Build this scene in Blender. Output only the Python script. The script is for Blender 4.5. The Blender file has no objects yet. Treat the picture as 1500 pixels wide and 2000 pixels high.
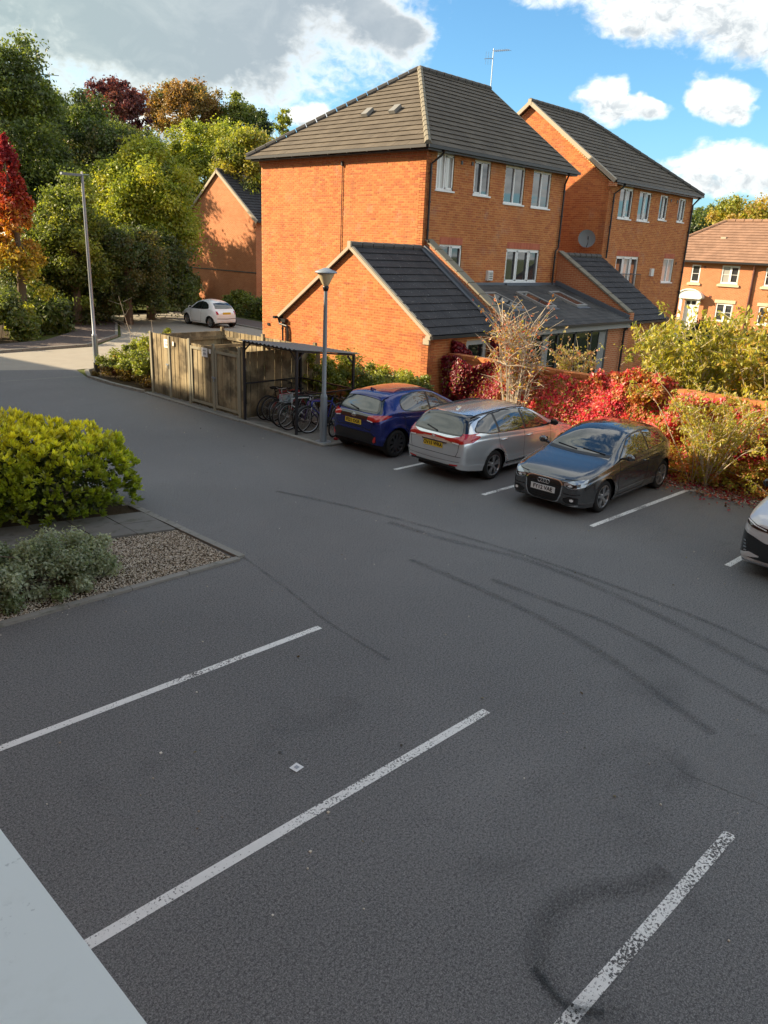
import bpy, math, random
import numpy as np
from mathutils import Vector, Matrix
from mathutils.bvhtree import BVHTree

R = math.radians
rng = np.random.default_rng(11)
random.seed(4)
S = bpy.context.scene
COL = S.collection

# ------------------------------------------------------------------ camera
# world: +X runs away to the right along the house fronts, +Y away to the left, metres
YAW, PITCH, ROLL, FPX, CAMZ = R(43.29), R(18.91), R(2.592), 1502.2, 4.6
_F = np.array([math.cos(YAW), math.sin(YAW), 0.0]); _R0 = np.array([math.sin(YAW), -math.cos(YAW), 0.0]); _Z = np.array([0, 0, 1.0])
_fw = _F * math.cos(PITCH) - _Z * math.sin(PITCH); _up = _F * math.sin(PITCH) + _Z * math.cos(PITCH)
_r = math.cos(ROLL) * _R0 + math.sin(ROLL) * _up; _u = -math.sin(ROLL) * _R0 + math.cos(ROLL) * _up
cam_data = bpy.data.cameras.new("camera")
cam = bpy.data.objects.new("camera", cam_data); COL.objects.link(cam)
M = Matrix(((_r[0], _u[0], -_fw[0], 0), (_r[1], _u[1], -_fw[1], 0), (_r[2], _u[2], -_fw[2], CAMZ), (0, 0, 0, 1)))
cam.matrix_world = M
cam_data.sensor_fit = 'VERTICAL'; cam_data.sensor_height = 24.0; cam_data.lens = FPX / 2000 * 24.0
cam_data.clip_start = 0.05; cam_data.clip_end = 3000
S.camera = cam

def look(px, py):
    d = _fw * FPX + _r * (px - 750) - _u * (py - 1000); return d / np.linalg.norm(d)
def far_point(px, py, dist):
    """world point seen at photo pixel px,py at a horizontal distance dist: used to read positions of far trees"""
    d = look(px, py); return np.array([0, 0, CAMZ]) + d * dist / math.hypot(d[0], d[1])

# ------------------------------------------------------------------ light
SUN = Vector((-1.0, 1.28, 0.77)).normalized()
sun_el = math.asin(SUN.z); sun_az = math.atan2(SUN.x, SUN.y)
ld = bpy.data.lights.new("sun", 'SUN'); ld.energy = 4.4; ld.angle = R(0.6); ld.color = (1.0, 0.80, 0.54)
sun = bpy.data.objects.new("sun", ld); COL.objects.link(sun)
sun.rotation_euler = SUN.to_track_quat('Z', 'Y').to_euler()
sun.location = (0, 0, 40)

S.view_settings.view_transform = 'Standard'; S.view_settings.look = 'None'
S.view_settings.gamma = 1.0; S.view_settings.use_curve_mapping = False
S.view_settings.exposure = 1.48

world = bpy.data.worlds.new("World"); S.world = world; world.use_nodes = True
class NT:
    """tiny expression builder for shader nodes"""
    def __init__(s, tree): s.t = tree; s.n = tree.nodes; s.l = tree.links
    def new(s, k, **kw):
        a = s.n.new(k)
        for q, v in kw.items(): setattr(a, q, v)
        return a
    def put(s, sock, v):
        if v is None: return
        if hasattr(v, 'is_output'): s.l.new(v, sock)
        elif isinstance(v, (tuple, list)) and len(v) == 3 and sock.type == 'RGBA': sock.default_value = (*v, 1)
        else: sock.default_value = v
    def m(s, op, a, b=None, c=None, clamp=False):
        n = s.new('ShaderNodeMath', operation=op, use_clamp=clamp)
        s.put(n.inputs[0], a); s.put(n.inputs[1], b); s.put(n.inputs[2], c); return n.outputs[0]
    def ss(s, lo, hi, v):
        n = s.new('ShaderNodeMapRange', interpolation_type='SMOOTHSTEP')
        s.put(n.inputs['Value'], v); n.inputs['From Min'].default_value = lo; n.inputs['From Max'].default_value = hi
        return n.outputs[0]
    def mix(s, f, a, b, blend='MIX'):
        n = s.new('ShaderNodeMix', data_type='RGBA', blend_type=blend)
        s.put(n.inputs[0], f); s.put(n.inputs[6], a); s.put(n.inputs[7], b); return n.outputs[2]
    def noise(s, vec, scale, detail=3, rough=.5, dist=0.0, out=0):
        n = s.new('ShaderNodeTexNoise'); s.put(n.inputs['Vector'], vec)
        n.inputs['Scale'].default_value = scale; n.inputs['Detail'].default_value = detail
        n.inputs['Roughness'].default_value = rough; n.inputs['Distortion'].default_value = dist
        return n.outputs[out]
    def comb(s, x, y, z):
        n = s.new('ShaderNodeCombineXYZ'); s.put(n.inputs[0], x); s.put(n.inputs[1], y); s.put(n.inputs[2], z); return n.outputs[0]

def build_world():
    T = NT(world.node_tree); T.n.clear()
    out = T.new('ShaderNodeOutputWorld'); bg = T.new('ShaderNodeBackground'); T.l.new(bg.outputs[0], out.inputs[0])
    sky = T.new('ShaderNodeTexSky', sky_type='NISHITA'); sky.sun_disc = False
    sky.sun_elevation = sun_el; sky.sun_rotation = sun_az; sky.air_density = 1.0; sky.dust_density = 0.6; sky.ozone_density = 2.2
    tc = T.new('ShaderNodeTexCoord'); sep = T.new('ShaderNodeSeparateXYZ'); T.l.new(tc.outputs['Generated'], sep.inputs[0])
    x, y, z = sep.outputs
    az = T.m('MULTIPLY', T.m('ARCTAN2', y, x), 57.2958)
    el = T.m('MULTIPLY', T.m('ARCSINE', z), 57.2958)
    # clouds painted in direction space: azimuth and elevation in degrees
    p = T.comb(az, T.m('MULTIPLY', el, 1.4), 0.0)
    w1 = T.m('SUBTRACT', T.noise(p, .16, 4, .55), .5); w2 = T.m('SUBTRACT', T.noise(T.comb(el, az, 3.3), .16, 4, .55), .5)
    az2 = T.m('ADD', az, T.m('MULTIPLY', w1, 7.5)); el2 = T.m('ADD', el, T.m('MULTIPLY', w2, 3.6))
    fine = T.m('ADD', T.m('SUBTRACT', T.noise(p, .55, 9, .62, .4), .5), T.m('MULTIPLY', T.m('SUBTRACT', T.noise(p, 1.5, 6, .5, .6), .5), .5))
    big = [(58, 12.6, 13.5, 5.0), (66, 16, 14, 7), (50, 16.5, 9, 4.5), (44.8, 13.4, 2.9, 2.2), (62, 4.9, 9, 1.6), (70, 7.0, 9, 2.6)]
    small = [(50.0, 8.1, 2.0, .8), (57.5, 6.9, 5.5, .7), (29.6, 9.6, 2.1, 1.5), (27.6, 9.3, 1.5, .8), (23.2, 9.7, 1.8, 1.4), (27.0, 14.8, 4.8, 2.2), (21.5, 14.2, 5.0, 2.6), (33.5, 16.6, 5, 1.7), (19.0, 11.8, 2.6, 1.4),
             (20.5, 5.8, 4.8, 1.7), (17.0, 8.4, 2.6, 1.0), (14, 5, 6, 3), (24.8, 4.6, 3, .8)]
    def field(bl):
        D = None; V = None
        for a, e, ra, re in bl:
            u = T.m('DIVIDE', T.m('SUBTRACT', az2, a), ra); v = T.m('DIVIDE', T.m('SUBTRACT', el2, e), re)
            d = T.m('SUBTRACT', 1.0, T.m('SQRT', T.m('ADD', T.m('MULTIPLY', u, u), T.m('MULTIPLY', v, v))))
            D = d if D is None else T.m('SMOOTH_MAX', D, d, .2)
            q = T.m('MULTIPLY', T.ss(-.05, .35, d), T.ss(.35, -.55, v)); V = q if V is None else T.m('MAXIMUM', V, q)
        return D, V
    DB, _v = field(big); DS, low = field(small)
    D = T.m('MAXIMUM', DB, DS)
    # broken cloud over the rest of the sky
    sp = T.new('ShaderNodeVectorMath', operation='DIVIDE'); T.l.new(tc.outputs['Generated'], sp.inputs[0])
    zz = T.m('MAXIMUM', T.m('ADD', z, .12), .05); T.l.new(T.comb(zz, zz, zz), sp.inputs[1])
    gen = T.m('SUBTRACT', T.noise(sp.outputs[0], 1.5, 8, .6, .3), .435)
    gen = T.m('MULTIPLY', gen, 6.0)
    dot = T.new('ShaderNodeVectorMath', operation='DOT_PRODUCT'); T.l.new(tc.outputs['Generated'], dot.inputs[0]); dot.inputs[1].default_value = (.715, .673, .19)
    away = T.ss(.93, .80, dot.outputs['Value'])
    gen = T.m('SUBTRACT', gen, T.m('MULTIPLY', T.m('SUBTRACT', 1.0, away), 3.0))
    D = T.m('MAXIMUM', D, gen)
    cover = T.ss(-.14, .34, T.m('ADD', D, T.m('MULTIPLY', fine, .70)))
    body = T.ss(-.06, .50, T.m('ADD', DB, T.m('MULTIPLY', fine, .55)))
    lump = T.ss(.42, .66, T.noise(T.comb(T.m('ADD', az, .5), T.m('MULTIPLY', T.m('SUBTRACT', el, .35), 1.4), 0.0), .9, 6, .6, .5))
    body = T.m('MAXIMUM', body, T.m('MULTIPLY', T.ss(.3, 1.2, gen), .75))
    shade = T.m('MAXIMUM', body, T.m('ADD', T.m('MULTIPLY', low, .45), T.m('MULTIPLY', lump, .42)))
    shade = T.m('MULTIPLY', shade, T.m('ADD', .72, T.m('MULTIPLY', T.noise(p, .28, 6, .6, .5), .5)), clamp=True)
    warm = T.ss(45, 75, az)
    white = T.mix(warm, (5.2, 5.2, 5.0), (4.6, 4.8, 4.3))
    grey = T.mix(warm, (1.70, 1.95, 2.15), (1.70, 2.10, 2.08))
    cloud = T.mix(shade, white, grey)
    blue = T.mix(1.0, sky.outputs[0], (.46, .70, .80), 'MULTIPLY')
    hz = T.ss(9, 1, el)
    blue = T.mix(T.m('MULTIPLY', hz, .5), blue, (1.45, 2.6, 3.35))
    col = T.mix(T.m('MULTIPLY', cover, .97), blue, cloud)
    T.l.new(col, bg.inputs[0]); bg.inputs[1].default_value = 0.10
build_world()
try:
    world.cycles.sampling_method = 'MANUAL'; world.cycles.sample_map_resolution = 1024
except Exception: pass

# ------------------------------------------------------------------ materials
MATS = {}
def mat(name, base=(.5, .5, .5), rough=.6, metal=0.0, spec=.5, coat=0.0, build=None):
    if name in MATS: return MATS[name]
    m = bpy.data.materials.new(name); m.use_nodes = True; MATS[name] = m
    T = NT(m.node_tree); b = m.node_tree.nodes['Principled BSDF']
    b.inputs['Base Color'].default_value = (*base, 1); b.inputs['Roughness'].default_value = rough; b.inputs['Metallic'].default_value = metal
    b.inputs['Specular IOR Level'].default_value = spec; b.inputs['Coat Weight'].default_value = coat; b.inputs['Coat Roughness'].default_value = .03
    if build: build(T, b)
    return m
def obco(T):
    return T.new('ShaderNodeTexCoord').outputs['Object']
def wpos(T):
    return T.new('ShaderNodeNewGeometry').outputs['Position']
def bump(T, b, h, strength=.3, dist=.02):
    n = T.new('ShaderNodeBump'); n.inputs['Strength'].default_value = strength; n.inputs['Distance'].default_value = dist
    T.l.new(h, n.inputs['Height']); T.l.new(n.outputs[0], b.inputs['Normal'])
def isl(T):
    """a random number per piece, for pieces of their own and for pieces joined in one mesh"""
    a = T.new('ShaderNodeNewGeometry').outputs['Random Per Island']; o = T.new('ShaderNodeObjectInfo').outputs['Random']
    return T.m('FRACT', T.m('ADD', T.m('MULTIPLY', a, 7.31), T.m('MULTIPLY', o, 3.77)))
def ramp(T, f, stops):
    n = T.new('ShaderNodeValToRGB'); e = n.color_ramp.elements
    while len(e) < len(stops): e.new(.5)
    for q, (p, c) in zip(e, stops): q.position = p; q.color = (*c, 1)
    T.l.new(f, n.inputs[0]); return n.outputs[0]

def b_asphalt(T, b):
    p = wpos(T)
    big = T.noise(p, .22, 6, .6, .4); mid = T.noise(p, 2.2, 4, .6); fine = T.noise(p, 85, 2, .75); vo = T.new('ShaderNodeTexVoronoi'); T.l.new(p, vo.inputs['Vector']); vo.inputs['Scale'].default_value = 95
    c = ramp(T, big, [(.26, (.086, .085, .086)), (.42, (.116, .114, .114)), (.55, (.138, .135, .134)), (.70, (.180, .177, .174))])
    c = T.mix(T.m('MULTIPLY', T.ss(.55, .75, mid), .35), c, (.080, .080, .083))
    c = T.mix(T.m('MULTIPLY', T.ss(.44, .66, fine), .85), c, (.27, .27, .262))
    g2 = T.noise(p, 42, 3, .75); c = T.mix(T.m('MULTIPLY', T.ss(.52, .70, g2), .55), c, (.30, .295, .285)); c = T.mix(T.m('MULTIPLY', T.ss(.50, .34, g2), .75), c, (.035, .035, .036))
    sp = T.ss(.82, .95, vo.outputs['Color'])
    c = T.mix(T.m('MULTIPLY', sp, .5), c, (.26, .255, .24))
    c = T.mix(T.m('MULTIPLY', T.ss(.50, .38, T.noise(p, 95, 2, .6)), .6), c, (.040, .040, .042))
    T.l.new(c, b.inputs['Base Color']); bump(T, b, fine, .28, .010)
mat('asphalt', rough=.72, spec=.4, build=b_asphalt)
def b_paint(T, b):
    p = wpos(T); n = T.noise(p, 45, 3, .75); m = T.noise(p, 1.1, 3, .6); thr = T.m('ADD', n, T.m('MULTIPLY', T.m('SUBTRACT', m, .5), .55))
    w = T.ss(.43, .52, thr)
    c = T.mix(w, (.09, .088, .086), T.mix(T.noise(p, 8, 3), (.66, .66, .63), (.86, .86, .84)))
    T.l.new(c, b.inputs['Base Color'])
mat('line_paint', rough=.8, spec=.3, build=b_paint)
def b_paint2(T, b):
    p = wpos(T); n = T.noise(p, 45, 3, .75); m = T.noise(p, 1.1, 3, .6); thr = T.m('ADD', n, T.m('MULTIPLY', T.m('SUBTRACT', m, .5), .6))
    w = T.ss(.38, .46, thr)
    c = T.mix(w, (.09, .088, .086), T.mix(T.noise(p, 8, 3), (.68, .68, .65), (.86, .86, .84)))
    T.l.new(c, b.inputs['Base Color'])
mat('line_paint_firm', rough=.8, spec=.3, build=b_paint2)
def brick_palette(T, b, stops, dark=.35):
    r = isl(T); c = ramp(T, r, stops); p = wpos(T)
    c = T.mix(T.m('MULTIPLY', T.ss(.45, .8, T.noise(p, 9, 3, .6)), .25), c, tuple(v * dark for v in stops[1][1]))
    c = T.mix(T.m('MULTIPLY', T.ss(.45, .75, T.noise(p, .55, 4, .55)), .4), c, tuple(min(1, v * 1.35 + .02) for v in stops[2][1]))
    c = T.mix(T.m('MULTIPLY', T.ss(.55, .72, T.noise(p, 1.7, 5, .6)), .22), c, (.42, .33, .26)); sp_ = T.new('ShaderNodeSeparateXYZ'); T.l.new(p, sp_.inputs[0]); st_ = T.noise(T.comb(T.m('MULTIPLY', sp_.outputs[0], 2.2), T.m('MULTIPLY', sp_.outputs[1], 2.2), T.m('MULTIPLY', sp_.outputs[2], .35)), 1.0, 5, .65); c = T.mix(T.m('MULTIPLY', T.ss(.52, .75, st_), .35), c, (.20, .085, .05))
    T.l.new(c, b.inputs['Base Color']); bump(T, b, T.noise(p, 60, 2, .6), .3, .004)
mat('brick', rough=.85, spec=.2, build=lambda T, b: brick_palette(T, b, [(0, (.39, .120, .052)), (.3, (.44, .150, .055)), (.65, (.48, .175, .062)), (.93, (.53, .21, .075)), (1, (.33, .10, .05))]))
def b_mortar(T, b):
    p = wpos(T); T.l.new(T.mix(T.noise(p, 3, 4, .6), (.60, .38, .17), (.72, .49, .24)), b.inputs['Base Color'])
mat('mortar', rough=.95, spec=.1, build=b_mortar)
def b_farbrick(T, b):
    p = wpos(T); s = T.new('ShaderNodeSeparateXYZ'); T.l.new(p, s.inputs[0])
    bt = T.new('ShaderNodeTexBrick'); T.l.new(T.comb(T.m('ADD', s.outputs[0], s.outputs[1]), s.outputs[2], 0.0), bt.inputs['Vector'])
    bt.inputs['Scale'].default_value = 1.0; bt.inputs['Brick Width'].default_value = .225; bt.inputs['Row Height'].default_value = .075; bt.inputs['Mortar Size'].default_value = .010
    bt.inputs['Color1'].default_value = (.42, .135, .06, 1); bt.inputs['Color2'].default_value = (.50, .180, .08, 1); bt.inputs['Mortar'].default_value = (.50, .31, .18, 1)
    c = T.mix(T.m('MULTIPLY', T.ss(.4, .75, T.noise(p, .8, 5, .6)), .4), bt.outputs[0], (.33, .11, .05))
    T.l.new(c, b.inputs['Base Color'])
mat('far_brick', rough=.9, spec=.15, build=b_farbrick)
def b_soldier(T, b):
    p = wpos(T); r = isl(T); T.l.new(T.mix(r, (.42, .12, .07), (.52, .17, .10)), b.inputs['Base Color'])
mat('lintel_brick', rough=.85, spec=.2, build=b_soldier)
def tile_mat(name, a, c2, lich, la, amt):
    def f(T, b):
        p = wpos(T); r = isl(T); c = T.mix(r, a, c2)
        c = T.mix(T.m('MULTIPLY', T.ss(.4, .7, T.noise(p, 1.3, 5, .6)), .35), c, tuple(v * 1.6 for v in c2))
        n = T.noise(p, 17, 4, .72); c = T.mix(T.m('MULTIPLY', T.ss(lich, lich + .06, n), amt), c, la)
        T.l.new(c, b.inputs['Base Color']); bump(T, b, T.noise(p, 40, 3, .6), .35, .006)
    return mat(name, rough=.82, spec=.3, build=f)
tile_mat('roof_tile', (.092, .076, .058), (.112, .094, .072), .66, (.25, .24, .19), .5)
tile_mat('garage_tile', (.034, .035, .040), (.044, .044, .048), .63, (.42, .42, .38), .75)
tile_mat('slate', (.052, .054, .056), (.080, .080, .078), .75, (.2, .2, .17), .3)
tile_mat('brown_tile', (.22, .13, .088), (.26, .155, .105), .68, (.36, .28, .2), .5)
mat('ridge', (.20, .18, .135), .85)
mat('ridge_dark', (.085, .08, .075), .85)
mat('verge', (.38, .33, .25), .8)
mat('upvc', (.80, .80, .79), .35, spec=.5)
mat('white_paint', (.72, .72, .69), .5)
mat('black_plastic', (.018, .018, .020), .35, spec=.5)
mat('rail_metal', (.03, .03, .035), .45, metal=.3)
mat('grey_fascia', (.30, .30, .29), .5)
mat('grey_frame', (.050, .054, .058), .4)
mat('grey_window', (.42, .43, .43), .5)
mat('lead', (.12, .14, .17), .5, metal=.2)
mat('stone', (.56, .48, .33), .85)
mat('black', (.006, .006, .007), .8)
def b_glass(T, b):
    p = wpos(T); T.l.new(T.mix(T.noise(p, 1.2, 2), (.02, .024, .028), (.05, .055, .06)), b.inputs['Base Color'])
mat('window_glass', rough=.02, spec=1.0, coat=.6, build=b_glass)
mat('dark_glass', (.012, .015, .016), .03, spec=.7, coat=.2)
def b_curtain(T, b):
    s = T.new('ShaderNodeSeparateXYZ'); T.l.new(wpos(T), s.inputs[0]); w = T.m('SINE', T.m('MULTIPLY', s.outputs[0], 48))
    T.l.new(T.mix(T.ss(-1, 1, w), (.36, .36, .34), (.62, .62, .59)), b.inputs['Base Color'])
mat('curtain', rough=.15, spec=.8, coat=.9, build=b_curtain)
mat('room_wood', (.14, .07, .03), .6)
def b_board(T, b):
    p = wpos(T); s = T.new('ShaderNodeSeparateXYZ'); T.l.new(p, s.inputs[0]); r = isl(T)
    q = T.comb(T.m('MULTIPLY', s.outputs[0], 6), T.m('MULTIPLY', s.outputs[1], 6), T.m('MULTIPLY', s.outputs[2], .7))
    g = T.noise(q, 5, 5, .65, 1.0)
    c = T.mix(g, (.085, .064, .040), (.46, .37, .22)); c = T.mix(T.m('MULTIPLY', r, .5), c, (.48, .42, .28))
    c = T.mix(T.m('MULTIPLY', T.ss(.42, .62, T.noise(p, 1.6, 4, .6)), .7), c, (.045, .038, .030))
    low = T.ss(.35, 0, s.outputs[2]); c = T.mix(T.m('MULTIPLY', low, .6), c, (.04, .045, .03))
    T.l.new(c, b.inputs['Base Color']); bump(T, b, g, .4, .006)
mat('weathered_wood', rough=.9, spec=.15, build=b_board)
mat('wood_frame', (.30, .28, .21), .9, spec=.15)
def b_kerb(T, b):
    p = wpos(T); c = T.mix(T.noise(p, 4, 5, .65), (.16, .155, .14), (.34, .33, .30)); c = T.mix(T.m('MULTIPLY', isl(T), .35), c, (.22, .22, .2))
    c = T.mix(T.m('MULTIPLY', T.ss(.55, .7, T.noise(p, 9, 4, .6)), .5), c, (.08, .09, .05)); T.l.new(c, b.inputs['Base Color']); bump(T, b, T.noise(p, 50, 3), .3, .005)
mat('kerb', rough=.9, spec=.2, build=b_kerb)
def b_slab(T, b):
    p = wpos(T); c = T.mix(T.noise(p, 3, 5, .65), (.13, .128, .12), (.24, .235, .22)); c = T.mix(T.m('MULTIPLY', isl(T), .4), c, (.17, .165, .15))
    c = T.mix(T.m('MULTIPLY', T.ss(.5, .68, T.noise(p, 5, 4, .6)), .5), c, (.07, .08, .045)); T.l.new(c, b.inputs['Base Color']); bump(T, b, T.noise(p, 60, 3), .3, .005)
mat('slab', rough=.9, spec=.2, build=b_slab)
def b_soil(T, b):
    p = wpos(T); c = T.mix(T.noise(p, 6, 5, .7), (.035, .026, .018), (.11, .085, .055)); T.l.new(c, b.inputs['Base Color']); bump(T, b, T.noise(p, 20, 4), .6, .03)
mat('soil', rough=.98, spec=.1, build=b_soil)
def b_grass(T, b):
    p = wpos(T); c = T.mix(T.noise(p, .7, 5, .7), (.05, .075, .02), (.13, .14, .045)); T.l.new(c, b.inputs['Base Color'])
mat('grass', rough=.95, spec=.1, build=b_grass)
def b_pave(T, b):
    p = wpos(T); c = T.mix(T.noise(p, 2, 5, .7), (.085, .07, .066), (.15, .125, .115)); c = T.mix(T.m('MULTIPLY', T.ss(.5, .7, T.noise(p, 25, 2)), .4), c, (.2, .17, .15)); T.l.new(c, b.inputs['Base Color'])
mat('pavement', rough=.92, spec=.2, build=b_pave)
mat('road', rough=.85, spec=.3, build=lambda T, b: (T.l.new(T.mix(T.noise(wpos(T), 1.5, 5, .6), (.27, .25, .21), (.36, .335, .285)), b.inputs['Base Color']), bump(T, b, T.noise(wpos(T), 50, 2), .3, .01)))
def b_pebble(T, b):
    r = isl(T); c = ramp(T, r, [(0, (.28, .22, .16)), (.3, (.46, .39, .29)), (.6, (.60, .54, .44)), (.85, (.74, .70, .62)), (1, (.20, .17, .14))]); T.l.new(c, b.inputs['Base Color'])
mat('pebble', rough=.8, spec=.3, build=b_pebble)
mat('galvanised', (.30, .34, .38), .45, metal=.55)
mat('lamp_grey', (.22, .26, .29), .5, metal=.2)
mat('lamp_diffuser', (.62, .52, .32), .25, spec=.5)
mat('bark', (.14, .11, .08), .95, spec=.1)
mat('pale_bark', (.46, .40, .32), .9, spec=.1)
mat('sheet_metal', (.16, .165, .165), .65, metal=.2)
mat('paper', (.78, .78, .78), .7)
mat('paper_print', (.35, .38, .42), .7)
mat('render_white', (.70, .69, .66), .8)

def leafmat():
    m = bpy.data.materials.new('leaf'); m.use_nodes = True; MATS['leaf'] = m; T = NT(m.node_tree); T.n.clear()
    out = T.new('ShaderNodeOutputMaterial'); at = T.new('ShaderNodeAttribute', attribute_name='tint'); c = at.outputs['Color']
    d = T.new('ShaderNodeBsdfDiffuse'); tr = T.new('ShaderNodeBsdfTranslucent'); gl = T.new('ShaderNodeBsdfGlossy'); gl.inputs['Roughness'].default_value = .45
    T.l.new(c, d.inputs[0]); T.l.new(T.mix(1.0, c, (1.3, 1.25, .8), 'MULTIPLY'), tr.inputs[0]); gl.inputs[0].default_value = (.8, .8, .8, 1)
    a = T.new('ShaderNodeMixShader'); a.inputs[0].default_value = .5; T.l.new(d.outputs[0], a.inputs[1]); T.l.new(tr.outputs[0], a.inputs[2])
    f = T.new('ShaderNodeMixShader'); f.inputs[0].default_value = .045; T.l.new(a.outputs[0], f.inputs[1]); T.l.new(gl.outputs[0], f.inputs[2]); T.l.new(f.outputs[0], out.inputs[0])
leafmat()

# ------------------------------------------------------------------ mesh helpers
def tag(o, label=None, cat=None, group=None, kind=None):
    if label: o['label'] = label
    if cat: o['category'] = cat
    if group: o['group'] = group
    if kind: o['kind'] = kind
    return o
def empty(name, loc=(0, 0, 0), rz=0.0, label=None, cat=None, group=None):
    o = bpy.data.objects.new(name, None); COL.objects.link(o); o.location = loc; o.rotation_euler = (0, 0, rz); o.empty_display_size = .3
    return tag(o, label, cat, group)
class MB:
    """collects shapes and links them as ONE mesh object"""
    def __init__(s): s.v = []; s.f = []; s.m = []
    def add(s, vs, fs, mi=0):
        n = len(s.v); s.v.extend([tuple(map(float, q)) for q in vs]); s.f.extend([tuple(i + n for i in f) for f in fs]); s.m.extend([mi] * len(fs)); return s
    def box(s, a, b, mi=0):
        (x0, y0, z0), (x1, y1, z1) = a, b
        if x1 < x0: x0, x1 = x1, x0
        if y1 < y0: y0, y1 = y1, y0
        if z1 < z0: z0, z1 = z1, z0
        return s.add([(x0, y0, z0), (x1, y0, z0), (x1, y1, z0), (x0, y1, z0), (x0, y0, z1), (x1, y0, z1), (x1, y1, z1), (x0, y1, z1)],
                     [(0, 3, 2, 1), (4, 5, 6, 7), (0, 1, 5, 4), (1, 2, 6, 5), (2, 3, 7, 6), (3, 0, 4, 7)], mi)
    def beam(s, p, q, w, h, mi=0, up=(0, 0, 1)):
        p, q = Vector(p), Vector(q); d = (q - p).normalized(); u = Vector(up)
        a = d.cross(u)
        if a.length < 1e-4: a = d.cross(Vector((1, 0, 0)))
        a.normalize(); b = a.cross(d).normalized(); a *= w / 2; b *= h / 2
        return s.add([p - a - b, p + a - b, p + a + b, p - a + b, q - a - b, q + a - b, q + a + b, q - a + b],
                     [(0, 1, 2, 3), (7, 6, 5, 4), (0, 4, 5, 1), (1, 5, 6, 2), (2, 6, 7, 3), (3, 7, 4, 0)], mi)
    def tube(s, pts, r, n=8, mi=0, caps=True):
        pts = [Vector(p) for p in pts]; rr = r if isinstance(r, (list, tuple)) else [r] * len(pts); rings = []; prev = None
        for i, p in enumerate(pts):
            d = (pts[min(i + 1, len(pts) - 1)] - pts[max(i - 1, 0)]).normalized()
            a = prev - d * prev.dot(d) if prev is not None else d.cross(Vector((0, 0, 1)) if abs(d.z) < .9 else Vector((1, 0, 0)))
            if a.length < 1e-5: a = d.cross(Vector((0, 1, 0)))
            a.normalize(); prev = a; b = d.cross(a)
            rings.append([p + (a * math.cos(2 * math.pi * k / n) + b * math.sin(2 * math.pi * k / n)) * rr[i] for k in range(n)])
        vs = [v for rg in rings for v in rg]; fs = []
        for i in range(len(rings) - 1):
            for k in range(n): fs.append((i * n + k, i * n + (k + 1) % n, (i + 1) * n + (k + 1) % n, (i + 1) * n + k))
        if caps: fs.append(tuple(range(n))[::-1]); fs.append(tuple((len(rings) - 1) * n + k for k in range(n)))
        return s.add(vs, fs, mi)
    def lathe(s, prof, c=(0, 0, 0), n=24, axis='z', mi=0):
        vs = []; fs = []; c = Vector(c)
        for r, h in prof:
            for k in range(n):
                a = 2 * math.pi * k / n; x, y = r * math.cos(a), r * math.sin(a)
                vs.append(c + (Vector((x, y, h)) if axis == 'z' else Vector((x, h, y)) if axis == 'y' else Vector((h, x, y))))
        for i in range(len(prof) - 1):
            for k in range(n):
                q = (i * n + k, i * n + (k + 1) % n, (i + 1) * n + (k + 1) % n, (i + 1) * n + k); fs.append(q if axis != 'y' else q[::-1])
        return s.add(vs, fs, mi)
    def prism(s, poly, off, mi=0):
        """polygon (list of 3d points) extruded by the vector off"""
        n = len(poly); off = Vector(off); a = [Vector(p) for p in poly]; b = [p + off for p in a]
        fs = [tuple(range(n))[::-1], tuple(range(n, 2 * n))] + [(i, (i + 1) % n, n + (i + 1) % n, n + i) for i in range(n)]
        return s.add(a + b, fs, mi)
    def build(s, name, mats, parent=None, smooth=False, autos=None):
        me = bpy.data.meshes.new(name); me.from_pydata(s.v, [], s.f)
        if not isinstance(mats, (list, tuple)): mats = [mats]
        for m in mats: me.materials.append(MATS[m])
        if len(mats) > 1: me.polygons.foreach_set('material_index', s.m)
        if smooth: me.polygons.foreach_set('use_smooth', [True] * len(s.f))
        me.validate(); me.update()
        if autos is not None:
            try: me.set_sharp_from_angle(angle=R(autos))
            except Exception: pass
        o = bpy.data.objects.new(name, me); COL.objects.link(o); o.parent = parent; return o

def fast_mesh(name, verts, faces4, mats, parent=None, tint=None):
    """numpy quads, optionally a colour per vertex"""
    me = bpy.data.meshes.new(name); nv, nf = len(verts), len(faces4); k = faces4.shape[1]
    me.vertices.add(nv); me.vertices.foreach_set('co', np.ascontiguousarray(verts, dtype=np.float32).ravel())
    me.loops.add(nf * k); me.loops.foreach_set('vertex_index', np.ascontiguousarray(faces4, dtype=np.int32).ravel())
    me.polygons.add(nf); me.polygons.foreach_set('loop_start', np.arange(0, nf * k, k, dtype=np.int32))
    try: me.polygons.foreach_set('loop_total', np.full(nf, k, dtype=np.int32))
    except Exception: pass
    if tint is not None:
        a = me.color_attributes.new('tint', 'FLOAT_COLOR', 'POINT'); c = np.ones((nv, 4), dtype=np.float32); c[:, :3] = tint; a.data.foreach_set('color', c.ravel())
    for m in (mats if isinstance(mats, (list, tuple)) else [mats]): me.materials.append(MATS[m])
    me.update(calc_edges=True)
    me.polygons.foreach_set('use_smooth', [False] * nf)
    o = bpy.data.objects.new(name, me); COL.objects.link(o); o.parent = parent; return o
# ------------------------------------------------------------------ building kit
CAMP = np.array([0, 0, CAMZ])
def child_of(o, parent):
    """parent a mesh built in world coordinates to a thing's Empty that stands at its base"""
    o.parent = parent
    if parent is not None and parent.type == 'EMPTY': o.matrix_parent_inverse = Matrix.Translation(-Vector(parent.location))
    return o
def WB(mb, name, mats, parent, **k):
    o = mb.build(name, mats, None, **k); return child_of(o, parent)

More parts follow.
